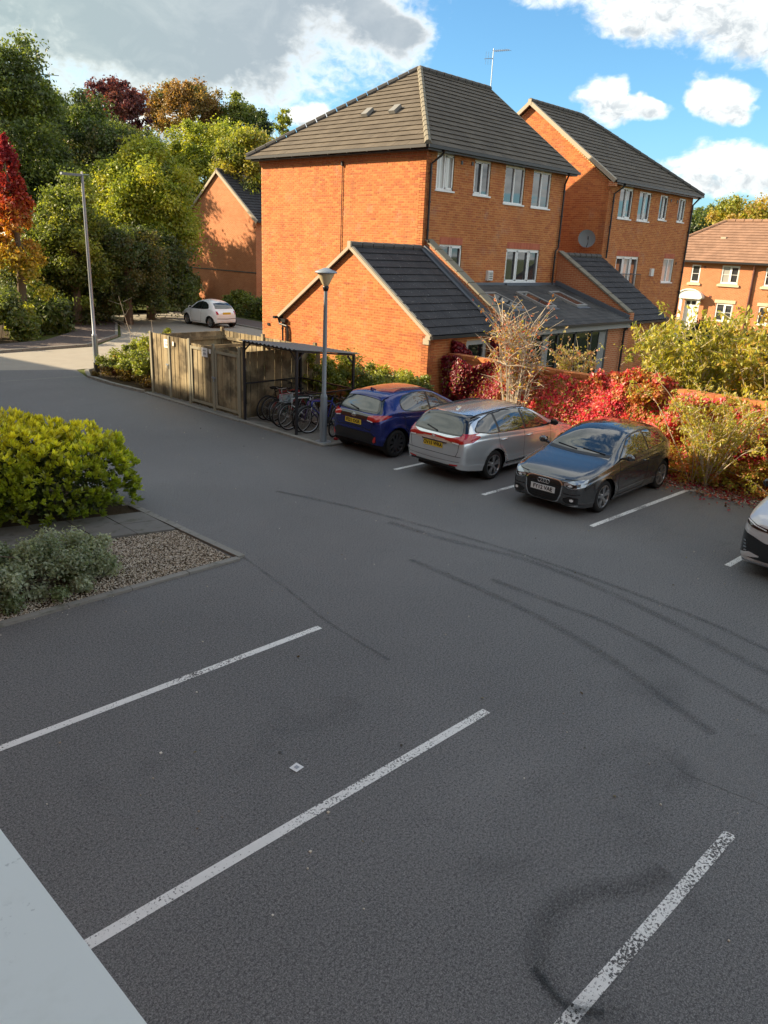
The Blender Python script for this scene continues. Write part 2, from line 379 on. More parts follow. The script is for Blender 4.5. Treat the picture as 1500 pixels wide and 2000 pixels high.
_brick_me = None
def brick_mesh(L=.215, H=.065):
    me = bpy.data.meshes.new('brick'); b = MB(); b.box((-L / 2, -.007, -H / 2), (L / 2, .02, H / 2))
    me.from_pydata(b.v, [], b.f); me.materials.append(MATS['brick']); return me

class Wall:
    """a brick wall in a vertical plane: axis 'y' runs along X and faces -Y, axis 'x' runs along Y and faces -X"""
    def __init__(s, axis, at): s.axis = axis; s.at = at
    def P(s, u, d, z): return (u, s.at + d, z) if s.axis == 'y' else (s.at + d, u, z)
    def build(s, parent, u0, u1, z0, z1, holes=(), gable=None, depth=.1, thick=.25, bricks=True, keep=0, brick_z0=None, wallmat='mortar'):
        mb = MB(); us = sorted({u0, u1, *[h[0] for h in holes], *[h[1] for h in holes]}); zs = sorted({z0, z1, *[h[2] for h in holes], *[h[3] for h in holes]})
        us = [u for u in us if u0 <= u <= u1]; zs = [z for z in zs if z0 <= z <= z1]
        inside = lambda u, z: any(h[0] < u < h[1] and h[2] < z < h[3] for h in holes)
        for i in range(len(us) - 1):
            for j in range(len(zs) - 1):
                a, b, c, d = us[i], us[i + 1], zs[j], zs[j + 1]
                if inside((a + b) / 2, (c + d) / 2): continue
                mb.add([s.P(a, 0, c), s.P(b, 0, c), s.P(b, 0, d), s.P(a, 0, d)], [(0, 1, 2, 3)])
        for h in holes:
            a, b, c, d = h[:4]
            for q in (((a, c), (b, c)), ((b, c), (b, d)), ((b, d), (a, d)), ((a, d), (a, c))):
                mb.add([s.P(q[0][0], 0, q[0][1]), s.P(q[1][0], 0, q[1][1]), s.P(q[1][0], depth + .04, q[1][1]), s.P(q[0][0], depth + .04, q[0][1])], [(0, 1, 2, 3)])
        if gable:  # (apex u, apex z)
            ga, gz = gable; mb.add([s.P(u0, 0, z1), s.P(u1, 0, z1), s.P(ga, 0, gz)], [(0, 1, 2)])
        mb.add([s.P(u0, thick, z0), s.P(u1, thick, z0), s.P(u1, thick, z1), s.P(u0, thick, z1)], [(0, 1, 2, 3)])
        for u in (u0, u1): mb.add([s.P(u, 0, z0), s.P(u, thick, z0), s.P(u, thick, z1), s.P(u, 0, z1)], [(0, 1, 2, 3)])
        w = WB(mb, 'wall', wallmat, parent)
        if not bricks: return w
        items = []; rows = int(((gable[1] if gable else z1) - z0) / .075)
        for j in range(rows):
            za = z0 + j * .075 + .005; zb = za + .065; zc = (za + zb) / 2
            if brick_z0 is not None and zc < brick_z0: continue
            lo, hi = u0, u1
            if zc > z1:
                if not gable: continue
                t = (zb - z1) / (gable[1] - z1); lo = u0 + (gable[0] - u0) * t; hi = u1 + (gable[0] - u1) * t
            k = u0 + (-.1125 if j % 2 else 0)
            while k < hi:
                segs = [(max(k, lo), min(k + .215, hi))]
                for h in holes:
                    if h[2] - .02 < zc < h[3] + .02:
                        nx = []
                        for a, b in segs:
                            if b <= h[0] or a >= h[1]: nx.append((a, b))
                            else:
                                if a < h[0]: nx.append((a, h[0]))
                                if b > h[1]: nx.append((h[1], b))
                        segs = nx
                for a, b in segs:
                    if b - a > .03: items.append((a, b, za, zb))
                k += .225
        if not items: return w
        arr = np.array(items); c = np.array([s.P((a + b) / 2, 0, (za + zb) / 2) for a, b, za, zb in items])
        dist = np.linalg.norm(c - CAMP, axis=1); full = (arr[:, 1] - arr[:, 0]) > .214
        order = np.argsort(np.where(full, dist, 1e9)); one = set(order[:keep].tolist()) if keep else set()
        global _brick_me
        if _brick_me is None: _brick_me = brick_mesh()
        for i in sorted(one):
            o = bpy.data.objects.new('brick', _brick_me); COL.objects.link(o); o.location = c[i]
            if s.axis == 'x': o.rotation_euler = (0, 0, -math.pi / 2)
            o.parent = w
        rest = np.array([items[i] for i in range(len(items)) if i not in one])
        if len(rest):
            n = len(rest); V = np.zeros((n, 8, 3)); jit = rng.normal(0, .0012, n)
            for q, (ui, d, zi) in enumerate([(0, 1, 2), (1, 1, 2), (1, 0, 2), (0, 0, 2), (0, 1, 3), (1, 1, 3), (1, 0, 3), (0, 0, 3)]):
                dd = np.where(d == 1, -.007 + jit, .02)
                if s.axis == 'y': V[:, q, 0] = rest[:, ui]; V[:, q, 1] = s.at + dd
                else: V[:, q, 1] = rest[:, ui]; V[:, q, 0] = s.at + dd
                V[:, q, 2] = rest[:, zi]
            F = np.array([(0, 1, 5, 4), (1, 2, 6, 5), (3, 0, 4, 7), (4, 5, 6, 7), (0, 3, 2, 1)])
            FF = (np.arange(n)[:, None, None] * 8 + F[None]).reshape(-1, 4)
            
            if s.axis == 'x': FF = FF[:, ::-1]
            o = fast_mesh('brickwork', V.reshape(-1, 3), FF, 'brick'); o['kind'] = 'stuff'; o.parent = w
        return w

def uspan(poly, v):
    xs = []
    for i in range(len(poly)):
        (a, b), (c, d) = poly[i], poly[(i + 1) % len(poly)]
        if (b - v) * (d - v) <= 0 and abs(b - d) > 1e-9: xs.append(a + (c - a) * (v - b) / (d - b))
    return (min(xs), max(xs)) if len(xs) > 1 else None
def roof(parent, P0, u, v, poly, gauge=.31, width=.3, tm='roof_tile', keep=0, lip=.05, skip=None, name='roof'):
    """roof slope: P0 an eaves point, u along the eaves, v up the slope, poly its outline in (u,v); tiles laid course by course"""
    P0, u, v = np.array(P0, float), np.array(u, float), np.array(v, float); u /= np.linalg.norm(u); v /= np.linalg.norm(v); n = np.cross(u, v)
    if n[2] < 0: n = -n
    W = lambda a, b, c: P0 + u * a + v * b + n * c
    mb = MB(); ring = [W(a, b, 0) for a, b in poly]; under = [W(a, b, -.06) for a, b in poly]; k = len(poly)
    mb.add(ring + under, [tuple(range(k)), tuple(range(k, 2 * k))[::-1]] + [(i, (i + 1) % k, k + (i + 1) % k, k + i) for i in range(k)])
    deck = WB(mb, name, tm, parent)
    vmax = max(b for a, b in poly); items = []
    for i in range(int(vmax / gauge) + 1):
        b0 = i * gauge; b1 = min(b0 + gauge + .05, vmax)
        if vmax - b0 < .08: break
        sp = uspan(poly, min(b0 + gauge * .5, vmax - .01))
        if not sp: continue
        a = math.floor(sp[0] / width) * width + (width / 2 if i % 2 else 0) - width
        while a < sp[1]:
            p, q = max(a, sp[0]), min(a + width, sp[1])
            if q - p > .04 and not (skip and skip((p + q) / 2, (b0 + b1) / 2)): items.append((p + .0015, q - .0015, b0, b1))
            a += width
    T = np.array(items); c = P0 + u * T[:, :2].mean(1)[:, None] + v * T[:, 2:].mean(1)[:, None]
    full = (T[:, 1] - T[:, 0] > width - .004) & (T[:, 3] - T[:, 2] > gauge + .045); dist = np.linalg.norm(c - CAMP, axis=1)
    order = np.argsort(np.where(full, dist, 1e9)); one = set(order[:min(keep, int(full.sum()))].tolist())
    if one:
        me = bpy.data.meshes.new('roof_tile'); m2 = MB(); L = gauge + .05; h = width / 2 - .0015
        m2.add([(-h, .05, .0), (h, .05, .0), (h, L, .0), (-h, L, .0), (-h, 0, lip), (h, 0, lip), (h, L, .02), (-h, L, .02)], [(0, 1, 5, 4), (1, 2, 6, 5), (3, 0, 4, 7), (4, 5, 6, 7)])
        me.from_pydata(m2.v, [], m2.f); me.materials.append(MATS[tm])
        eul = Matrix((u, v, n)).transposed().to_euler()
        if np.dot(np.cross(u, v), n) < 0: eul = Matrix((-u, v, n)).transposed().to_euler()
        for i in sorted(one):
            o = bpy.data.objects.new('roof_tile', me); COL.objects.link(o); o.rotation_euler = eul
            o.location = W((T[i, 0] + T[i, 1]) / 2, T[i, 2], random.uniform(0, .004)); o.parent = deck
    idx = [i for i in range(len(T)) if i not in one]
    if idx:
        Q = T[idx]; m = len(Q); V = np.zeros((m, 8, 3)); jit = rng.uniform(0, .003, m)
        for q, (ui, vi, kind) in enumerate([(0, 2, 0), (1, 2, 0), (1, 3, 0), (0, 3, 0), (0, 2, 1), (1, 2, 1), (1, 3, 2), (0, 3, 2)]):
            hgt = np.where(kind == 0, 0, np.where(kind == 1, lip, .02)) + jit
            V[:, q] = P0 + u * Q[:, ui][:, None] + v * (Q[:, vi] + (.05 if kind == 0 and vi == 2 else 0))[:, None] + n * np.broadcast_to(hgt, (m,))[:, None]
        F = np.array([(0, 1, 5, 4), (1, 2, 6, 5), (3, 0, 4, 7), (4, 5, 6, 7)])
        o = fast_mesh('roof_tile', V.reshape(-1, 3), (np.arange(m)[:, None, None] * 8 + F[None]).reshape(-1, 4), tm); o['kind'] = 'stuff'; o.parent = deck
    return deck
def ridge_run(parent, a, b, r=.11, L=.42, m='ridge', single=True):
    a, b = Vector(a), Vector(b); n = max(1, round((b - a).length / L)); st = (b - a) / n; me = None; mm = MB()
    q = (b - a).normalized().to_track_quat('X', 'Z')
    for i in range(n):
        if me is None:
            k = MB(); k.tube([(0, 0, 0), (st.length * .93, 0, 0)], [r, r * .9], 8); me = bpy.data.meshes.new('ridge_tile'); me.from_pydata(k.v, [], k.f); me.materials.append(MATS[m])
        o = bpy.data.objects.new('ridge_tile', me); COL.objects.link(o); o.location = a + st * i; o.rotation_euler = q.to_euler(); child_of(o, parent)
        if parent.type == 'EMPTY': pass

def window(parent, W, u0, u1, z0, z1, splits=(.5,), fm='upvc', glass=None, depth=.08, fr=.055, sill=True, bars=(), name='window', sash=None, cur=()):
    """framed window in wall plane W; splits are mullion positions 0..1, bars are glazing bars"""
    f = MB(); d0, d1 = depth - .05, depth + .02
    B = lambda a, b, c, d, e0=d0, e1=d1: f.box(W.P(a, e0, c), W.P(b, e1, d))
    B(u0, u1, z1 - fr, z1); B(u0, u1, z0, z0 + fr); B(u0, u0 + fr, z0 + fr, z1 - fr); B(u1 - fr, u1, z0 + fr, z1 - fr)
    ed = [u0] + [u0 + (u1 - u0) * t for t in splits] + [u1]
    for m in ed[1:-1]: B(m - fr * .55, m + fr * .55, z0 + fr, z1 - fr)
    for k in range(len(ed) - 1):
        if sash is None or k in sash:     # opening casement, a second slimmer frame standing proud
            a, b = ed[k] + fr * .6, ed[k + 1] - fr * .6; e0, e1 = d0 - .018, d0 - .001; t = .04
            B(a, b, z1 - fr - t, z1 - fr * .7, e0, e1); B(a, b, z0 + fr * .7, z0 + fr + t, e0, e1); B(a, a + t, z0 + fr, z1 - fr, e0, e1); B(b - t, b, z0 + fr, z1 - fr, e0, e1)
    for t in bars:
        z = z0 + (z1 - z0) * t; B(u0 + fr, u1 - fr, z - .012, z + .012, d0 + .01, d1)
    w = WB(f, name, fm, parent)
    for k in range(len(ed) - 1):
        g = MB(); a, b = ed[k] + fr * .5, ed[k + 1] - fr * .5; g.box(W.P(a, depth - .008, z0 + fr * .8), W.P(b, depth + .012, z1 - fr * .8))
        gm = 'curtain' if k in cur else (glass or 'window_glass')
        o = g.build('pane', gm); o.parent = w
    if sill:
        q = MB(); q.box(W.P(u0 - .05, -.05, z0 - .045), W.P(u1 + .05, depth, z0 + .002)); o = q.build('sill', fm if sill is True else sill); o.parent = w
    return w
def lintel(parent, W, u0, u1, z0, h=.225):
    m = MB(); k = u0
    while k < u1 - .02: m.box(W.P(k, -.011, z0), W.P(min(k + .068, u1), .01, z0 + h)); k += .075
    o = WB(m, 'lintel', 'lintel_brick', parent); o['kind'] = 'stuff'; return o
def pipe(parent, pts, r=.036, name='downpipe', m='black_plastic', clips=True):
    b = MB(); b.tube(pts, r, 8)
    if clips:
        for p, q in zip(pts[:-1], pts[1:]):
            if abs(q[2] - p[2]) > 1.2:
                n = int(abs(q[2] - p[2]) / 1.0)
                for i in range(n + 1):
                    t = (i + .3) / (n + .6); c = Vector(p).lerp(Vector(q), t); b.tube([c - Vector((0, 0, .03)), c + Vector((0, 0, .03))], r * 1.35, 8)
    return WB(b, name, m, parent)
def gutter(parent, a, b, r=.06, m='black_plastic'):
    g = MB(); g.beam(a, b, r * 1.9, r * 1.5); return WB(g, 'gutter', m, parent)

# ------------------------------------------------------------------ ground
def sheet(name, pts, z, m, kind='structure', label=None):
    b = MB(); b.add([(x, y, z) for x, y in pts], [tuple(range(len(pts)))]); o = b.build(name, m)
    o['kind'] = kind
    if label: o['label'] = label
    return o
g = MB(); n = 60
def hill_z(x, y):
    t = max(0, (y - 52) / 60) ; s = max(0, min(1, (y * .9 - x * .35 - 22) / 60)); return min(16, 22 * s ** 1.3) if y > 45 else 0
sheet('ground', [(-700, -400), (900, -400), (900, 900), (-700, 900)], -.02, 'grass')
hv = []; hf = []
for i in range(41):
    for j in range(41):
        x = -90 + 6 * i; y = 46 + 5 * j; s = max(0, min(1, (y * .95 - max(x, 0) * .5 - 26) / 75)); hv.append((x, y, -.05 + 17 * s ** 1.5))
for i in range(40):
    for j in range(40): k = i * 41 + j; hf.append((k, k + 41, k + 42, k + 1))
h = MB(); h.add(hv, hf); ho = h.build('hill', 'grass', smooth=True); ho['kind'] = 'structure'
sheet('car_park', [(-2, -14), (16.2, -14), (16.2, 12.4), (13.6, 13.42), (12.25, 13.42), (12.2, 22.0), (12.0, 25.6), (12.4, 27.2), (10, 28.4), (4, 28.6), (-2, 28.6)], 0.0, 'asphalt')
sheet('road', [(-60, 28.4), (-2, 28.6), (4, 28.6), (10, 28.4), (12.4, 27.2), (15.5, 27.6), (19.6, 28.2), (24.4, 31.2), (27.0, 35.0), (27.6, 41), (27.6, 47), (23.6, 47), (21.4, 41.0), (18.6, 35.6), (15.8, 32.7), (11.7, 32.4), (0, 32.6), (-60, 32.8)], -.004, 'road')
sheet('grass_verge', [(11.9, 33.9), (19.5, 41), (22, 48), (28, 60), (-60, 60), (-60, 34.5)], -.01, 'soil')

def strip(name, pts, w, z, m, h=None, parent=None, seg=None, kind=None):
    """kerb or painted ribbon along a line; with h it is a row of separate stones"""
    out = []
    if h is None:
        b = MB(); P = [Vector((x, y, 0)) for x, y in pts]; L = []
        for i, p in enumerate(P):
            d = (P[min(i + 1, len(P) - 1)] - P[max(i - 1, 0)]).normalized(); nrm = Vector((-d.y, d.x, 0)) * w / 2; L += [p + nrm, p - nrm]
        b.add([(q.x, q.y, z) for q in L], [(2 * i, 2 * i + 1, 2 * i + 3, 2 * i + 2) for i in range(len(P) - 1)]); return b.build(name, m)
    root = empty(name, (*pts[0], 0)); root['kind'] = 'structure'
    for (x0, y0), (x1, y1) in zip(pts[:-1], pts[1:]):
        L = math.hypot(x1 - x0, y1 - y0); n = max(1, round(L / (seg or .9)))
        for i in range(n):
            a = (x0 + (x1 - x0) * (i + .006) / n, y0 + (y1 - y0) * (i + .006) / n); c = (x0 + (x1 - x0) * (i + .994) / n, y0 + (y1 - y0) * (i + .994) / n)
            b = MB(); b.beam((*a, z + h / 2 + random.uniform(-.004, .004)), (*c, z + h / 2 + random.uniform(-.004, .004)), w, h); WB(b, 'kerb_stone', m, root)
    return root
def pline(px): return [tuple(p) for p in px]
k = strip('kerb', [(15.6, 32.95), (11.7, 32.55), (6, 32.65), (-4, 32.8)], .13, -.03, 'kerb', h=.13)
k = strip('kerb', [(15.6, 32.95), (18.45, 35.75), (21.25, 41.1), (23.4, 47)], .13, -.03, 'kerb', h=.13)
k = strip('kerb', [(12.12, 22.0), (11.98, 24.0), (12.02, 25.4), (12.5, 26.6), (13.8, 27.4), (15.6, 27.75), (19.4, 28.3), (24.3, 31.4), (26.9, 35.1), (27.45, 41), (27.45, 46)], .13, -.03, 'kerb', h=.11)
k = strip('kerb', [(12.15, 21.9), (12.12, 16.9)], .14, -.05, 'kerb', h=.09)
k = strip('kerb', [(16.25, 12.3), (16.25, 3.0), (16.3, -10)], .10, -.06, 'kerb', h=.085)
sheet('pavement', [(11.7, 32.62), (15.55, 33.02), (18.4, 35.8), (21.2, 41.1), (23.4, 47), (21.6, 47), (19.4, 42), (16.9, 37.4), (14.6, 35.0), (11.7, 34.3), (-60, 34.8), (-60, 32.9), (-4, 32.87), (6, 32.72)], .085, 'pavement')
sheet('footpath', [(27.52, 46), (27.52, 41), (26.97, 35.1), (24.4, 31.3), (19.5, 28.25), (19.5, 26.2), (21, 26.2), (25.8, 30.2), (28.9, 34.6), (29.5, 41), (29.5, 46)], .07, 'pavement')
sheet('bed_soil', [(12.2, 22.0), (12.06, 24), (12.1, 25.4), (12.55, 26.55), (13.9, 27.3), (15.6, 27.65), (19.4, 28.2), (19.4, 22.0)], .03, 'soil')
sheet('bed_soil', [(14.3, 13.4), (16.5, 13.4), (16.5, 21.9), (14.95, 21.9), (14.95, 14.6), (14.3, 14.6)], .03, 'soil')
sheet('bed_soil', [(16.3, -10), (17.3, -10), (17.3, 14.1), (16.4, 14.1), (16.3, 12.3)], .012, 'soil')
# concrete apron under bins, bicycles and lamp
root = empty('concrete_apron', (12.2, 15, 0)); root['kind'] = 'structure'
for x0, x1 in ((12.22, 13.55), (13.56, 14.93)):
    for y0, y1 in ((13.45, 15.2), (15.21, 16.9), (16.91, 19.3), (19.31, 21.9)):
        b = MB(); b.box((x0 + (.02 if y0 < 14 else 0), y0, -.03), (x1, y1, .035 + random.uniform(-.003, .003))); WB(b, 'slab', 'slab', root)
b = MB(); b.beam((12.13, 13.5, .02), (12.13, 16.85, .02), .12, .07); WB(b, 'edging', 'kerb', root)

# painted bays
def line(a, c, w=.1, m='line_paint'):
    o = strip('bay_line', [a, c], w, .004, m); o['kind'] = 'structure'; return o
line((.4, 6.77), (5.88, 6.57), .095, 'line_paint_firm'); line((.4, 4.16), (5.95, 3.98), .10, 'line_paint_firm'); line((.4, 1.60), (6.02, 1.44), .10)
line((12.15, 6.28), (15.9, 6.12), .1, 'line_paint_firm'); line((12.1, 8.69), (15.9, 8.55), .1, 'line_paint_firm'); line((12.02, 11.06), (15.9, 10.92), .1, 'line_paint_firm'); line((12.2, 3.85), (15.9, 3.7), .1, 'line_paint_firm'); line((.4, -.9), (6.05, -1.05)); line((12.25, 1.4), (15.9, 1.3))
o = strip('channel_line', [(-3, 25.6), (6.5, 25.75), (9.3, 26.1), (10.9, 25.9), (12.0, 25.75)], .09, .004, 'kerb'); o['kind'] = 'structure'

# tyre marks and tar seams: stains that lie on the asphalt, their shape read from the photograph once and fixed in metres
def b_mark(T, b):
    p = wpos(T); n = T.noise(p, 2.0, 4, .6); f = T.noise(p, 60, 2, .7)
    b.inputs['Base Color'].default_value = (.016, .016, .017, 1); T.l.new(T.m('MULTIPLY', T.ss(.15, .60, n), T.m('MULTIPLY', .105, T.ss(.3, .6, f))), b.inputs['Alpha'])
mat('rubber_mark', rough=.75, build=b_mark)
def gpx(px, py):
    d = look(px, py); t = -CAMZ / d[2]; return (d[0] * t, d[1] * t)
def smooth_line(pts, n=6):
    out = []
    for i in range(len(pts) - 1):
        p0, p1, p2, p3 = (np.array(pts[max(i - 1, 0)]), np.array(pts[i]), np.array(pts[i + 1]), np.array(pts[min(i + 2, len(pts) - 1)]))
        for k in range(n):
            t = k / n; out.append(tuple(.5 * ((2 * p1) + (-p0 + p2) * t + (2 * p0 - 5 * p1 + 4 * p2 - p3) * t * t + (-p0 + 3 * p1 - 3 * p2 + p3) * t ** 3)))
    out.append(tuple(pts[-1])); return out
MARKS = [([(1395, 1435), (1300, 1366), (1200, 1293), (1100, 1232), (1000, 1180), (900, 1135), (800, 1093)], .13), ([(1520, 1405), (1400, 1338), (1290, 1272), (1180, 1215), (1060, 1170), (960, 1132)], .12),
         ([(1520, 1325), (1400, 1262), (1280, 1200), (1150, 1140), (1020, 1092), (880, 1056), (760, 1020)], .15), ([(1520, 1280), (1380, 1215), (1240, 1160), (1100, 1110), (950, 1062), (800, 1020), (660, 985), (540, 960)], .11),
         ([(1240, 1975), (1120, 1975), (1058, 1900), (1050, 1835), (1085, 1775), (1150, 1742), (1235, 1735), (1300, 1700)], .19), ([(1180, 1980), (1100, 1960), (1040, 1890)], .10),
         ([(760, 1290), (640, 1215), (560, 1150), (470, 1085)], .05)]
for pts, w in MARKS:
    for kk, zz in ((1.35, .0055), (.9, .0065), (.5, .0075)): o = strip('tyre_mark', smooth_line([gpx(*q) for q in pts]), w * kk, zz, 'rubber_mark'); o['kind'] = 'structure'
mat('tar_seam', (.02, .02, .021), .6)
for pts, w in [([(1500, 1437), (1390, 1440), (1330, 1458), (1312, 1490), (1345, 1515), (1420, 1545)], .012), ([(640, 1170), (760, 1245), (900, 1310), (1030, 1370), (1150, 1425), (1200, 1455)], .008)]:
    o = strip('tar_seam', smooth_line([gpx(*q) for q in pts]), w, .007, 'rubber_mark'); o['kind'] = 'structure'

def b_stain(T, b):
    p = wpos(T); b.inputs['Base Color'].default_value = (.03, .03, .032, 1); T.l.new(T.m('MULTIPLY', T.ss(.50, .80, T.noise(p, 1.1, 4, .55, .4)), .16), b.inputs['Alpha'])
mat('oil_stain', rough=.6, build=b_stain)
for cx, cy, rx, ry in ((5.6, 2.3, 1.6, 1.2), (7.4, 2.6, 1.6, 1.6), (3.4, 5.3, 1.6, .9), (13.6, 5.0, 1.4, .9)):
    pts = [(cx + rx * math.cos(a) * (1 + .18 * math.sin(3 * a + cx)), cy + ry * math.sin(a) * (1 + .15 * math.cos(4 * a + cy))) for a in [2 * math.pi * k / 26 for k in range(26)]]
    sheet('oil_stain', pts, .003, 'oil_stain')
mat('patch_asphalt', rough=.8, spec=.3, build=lambda T, b: (T.l.new(T.mix(T.ss(.4, .65, T.noise(wpos(T), 85, 2, .75)), T.mix(T.noise(wpos(T), .8, 4, .6), (.088, .088, .090), (.122, .121, .122)), (.22, .218, .212)), b.inputs['Base Color']), bump(T, b, T.noise(wpos(T), 85, 2, .75), .28, .01)))
sheet('asphalt_patch', [gpx(*q) for q in [(1390, 1440), (1330, 1458), (1312, 1490), (1345, 1515), (1420, 1545), (1560, 1600), (1700, 1520), (1560, 1435)]], .0025, 'patch_asphalt')

# small litter on the bays
b = MB(); x, y = 3.87, 4.61; b.add([(x - .045, y - .05, .008), (x + .055, y - .04, .008), (x + .04, y + .055, .012), (x - .055, y + .045, .008)], [(0, 1, 2, 3)])
p = b.build('paper_scrap', 'paper'); tag(p, 'small square of white paper lying on the dark asphalt of an empty bay', 'litter')
q = MB(); q.add([(x - .02, y - .022, .0125), (x + .022, y - .018, .0125), (x + .018, y + .024, .0135), (x - .022, y + .02, .0125)], [(0, 1, 2, 3)]); o = q.build('print', 'paper_print'); o.parent = p
crumbs = MB()
for px, py in [(117, 1451), (314, 1471), (606, 1664), (601, 1697), (641, 1587), (1423, 1838), (1268, 1492), (360, 845), (380, 818), (430, 905), (350, 888), (1355, 1078), (1395, 1077), (405, 1146), (240, 840), (1290, 1572), (870, 1240)]:
    gx, gy = gpx(px, py); r = .006 + random.random() * .006; crumbs.box((gx - r, gy - r, .0), (gx + r, gy + r * .8, .01))
for i in range(120):
    gx, gy = random.uniform(1, 12), random.uniform(0, 22); r = .004 + random.random() * .004; crumbs.box((gx - r, gy - r, .0), (gx + r, gy + r, .006))
o = crumbs.build('grit', 'pebble'); tag(o, 'pale grit and crumbs scattered over the car park', 'grit', kind='stuff')

# planting bed with the path, edging and gravel
strip('kerb', [(6.40, 12.3), (6.44, 10.6), (6.48, 9.06)], .12, -.04, 'kerb', h=.085, seg=.62)
strip('kerb', [(6.42, 9.06), (2.9, 9.18), (.4, 9.25)], .11, -.04, 'kerb', h=.075, seg=.9)
sheet('gravel_bed_soil', [(.4, 9.3), (6.36, 9.1), (6.36, 10.75), (.4, 12.6)], .008, 'soil')
sheet('shrub_bed_soil', [(.4, 13.6), (6.36, 11.85), (6.34, 16.3), (.4, 18)], .008, 'soil')
strip('kerb', [(6.34, 12.4), (6.2, 14.6), (5.0, 16.2), (.4, 17.6)], .11, -.04, 'kerb', h=.08, seg=.9)
root = empty('footpath', (6, 11, 0)); root['kind'] = 'structure'
dx, dy = -5.96, 1.85
for i in range(10):
    for j in range(2):
        t0, t1 = i / 10 + .0015, (i + 1) / 10 - .0015
        A = lambda t, s: (6.35 + dx * t, 10.72 + dy * t + s * .0 + s)
        s0, s1 = (0.004, .55) if j == 0 else (.556, 1.10)
        q = [A(t0, s0), A(t1, s0), A(t1, s1), A(t0, s1)]; z = .045 + random.uniform(-.004, .004)
        b = MB(); b.prism([(x, y, -.02) for x, y in q][::-1], (0, 0, z + .02)); WB(b, 'paving_slab', 'slab', root)
# gravel: thousands of small stones
def pebbles(name, inside, x0, x1, y0, y1, n, z, smin, smax, label, m='pebble'):
    base = np.array([(1, 0, 0), (-.5, .87, 0), (-.5, -.87, 0), (0, 0, .8), (0, 0, -.5)]); F = np.array([(0, 1, 3), (1, 2, 3), (2, 0, 3)])
    P = np.column_stack([rng.uniform(x0, x1, n), rng.uniform(y0, y1, n)]); P = P[[inside(a, c) for a, c in P]]; n = len(P)
    s = rng.uniform(smin, smax, n); a = rng.uniform(0, 6.28, n); el = rng.uniform(.6, 1.6, n); V = np.zeros((n, 5, 3))
    ca, sa = np.cos(a), np.sin(a)
    for i, q in enumerate(base):
        X = q[0] * el; Y = q[1] / el; V[:, i, 0] = P[:, 0] + s * (X * ca - Y * sa); V[:, i, 1] = P[:, 1] + s * (X * sa + Y * ca); V[:, i, 2] = z + s * q[2] * .8 + rng.uniform(0, .008, n) * (1 if i == 3 else .3)
    o = fast_mesh(name, V.reshape(-1, 3), (np.arange(n)[:, None, None] * 5 + F[None]).reshape(-1, 3), m); return tag(o, label, 'gravel', kind='stuff')
pebbles('gravel', lambda x, y: y > 9.12 + (6.4 - x) * .03 and y < 10.72 + (6.35 - x) * .31 - .02, .5, 6.36, 9.1, 12.6, 52000, .014, .006, .016, 'buff and brown gravel filling the bed beside the slab path')
pebbles('gravel', lambda x, y: True, 15.85, 17.1, 3.0, 12.3, 9000, .02, .008, .02, 'grey stone chippings along the foot of the creeper wall')
pebbles('gravel', lambda x, y: (y < 9.12 and y > 9.0 + (6.5 - x) * .03 - .2) or (x > 6.5 and y > 9.2), 1.0, 6.62, 8.9, 11.5, 420, .002, .004, .010, 'loose stones spilt over the edging onto the asphalt')

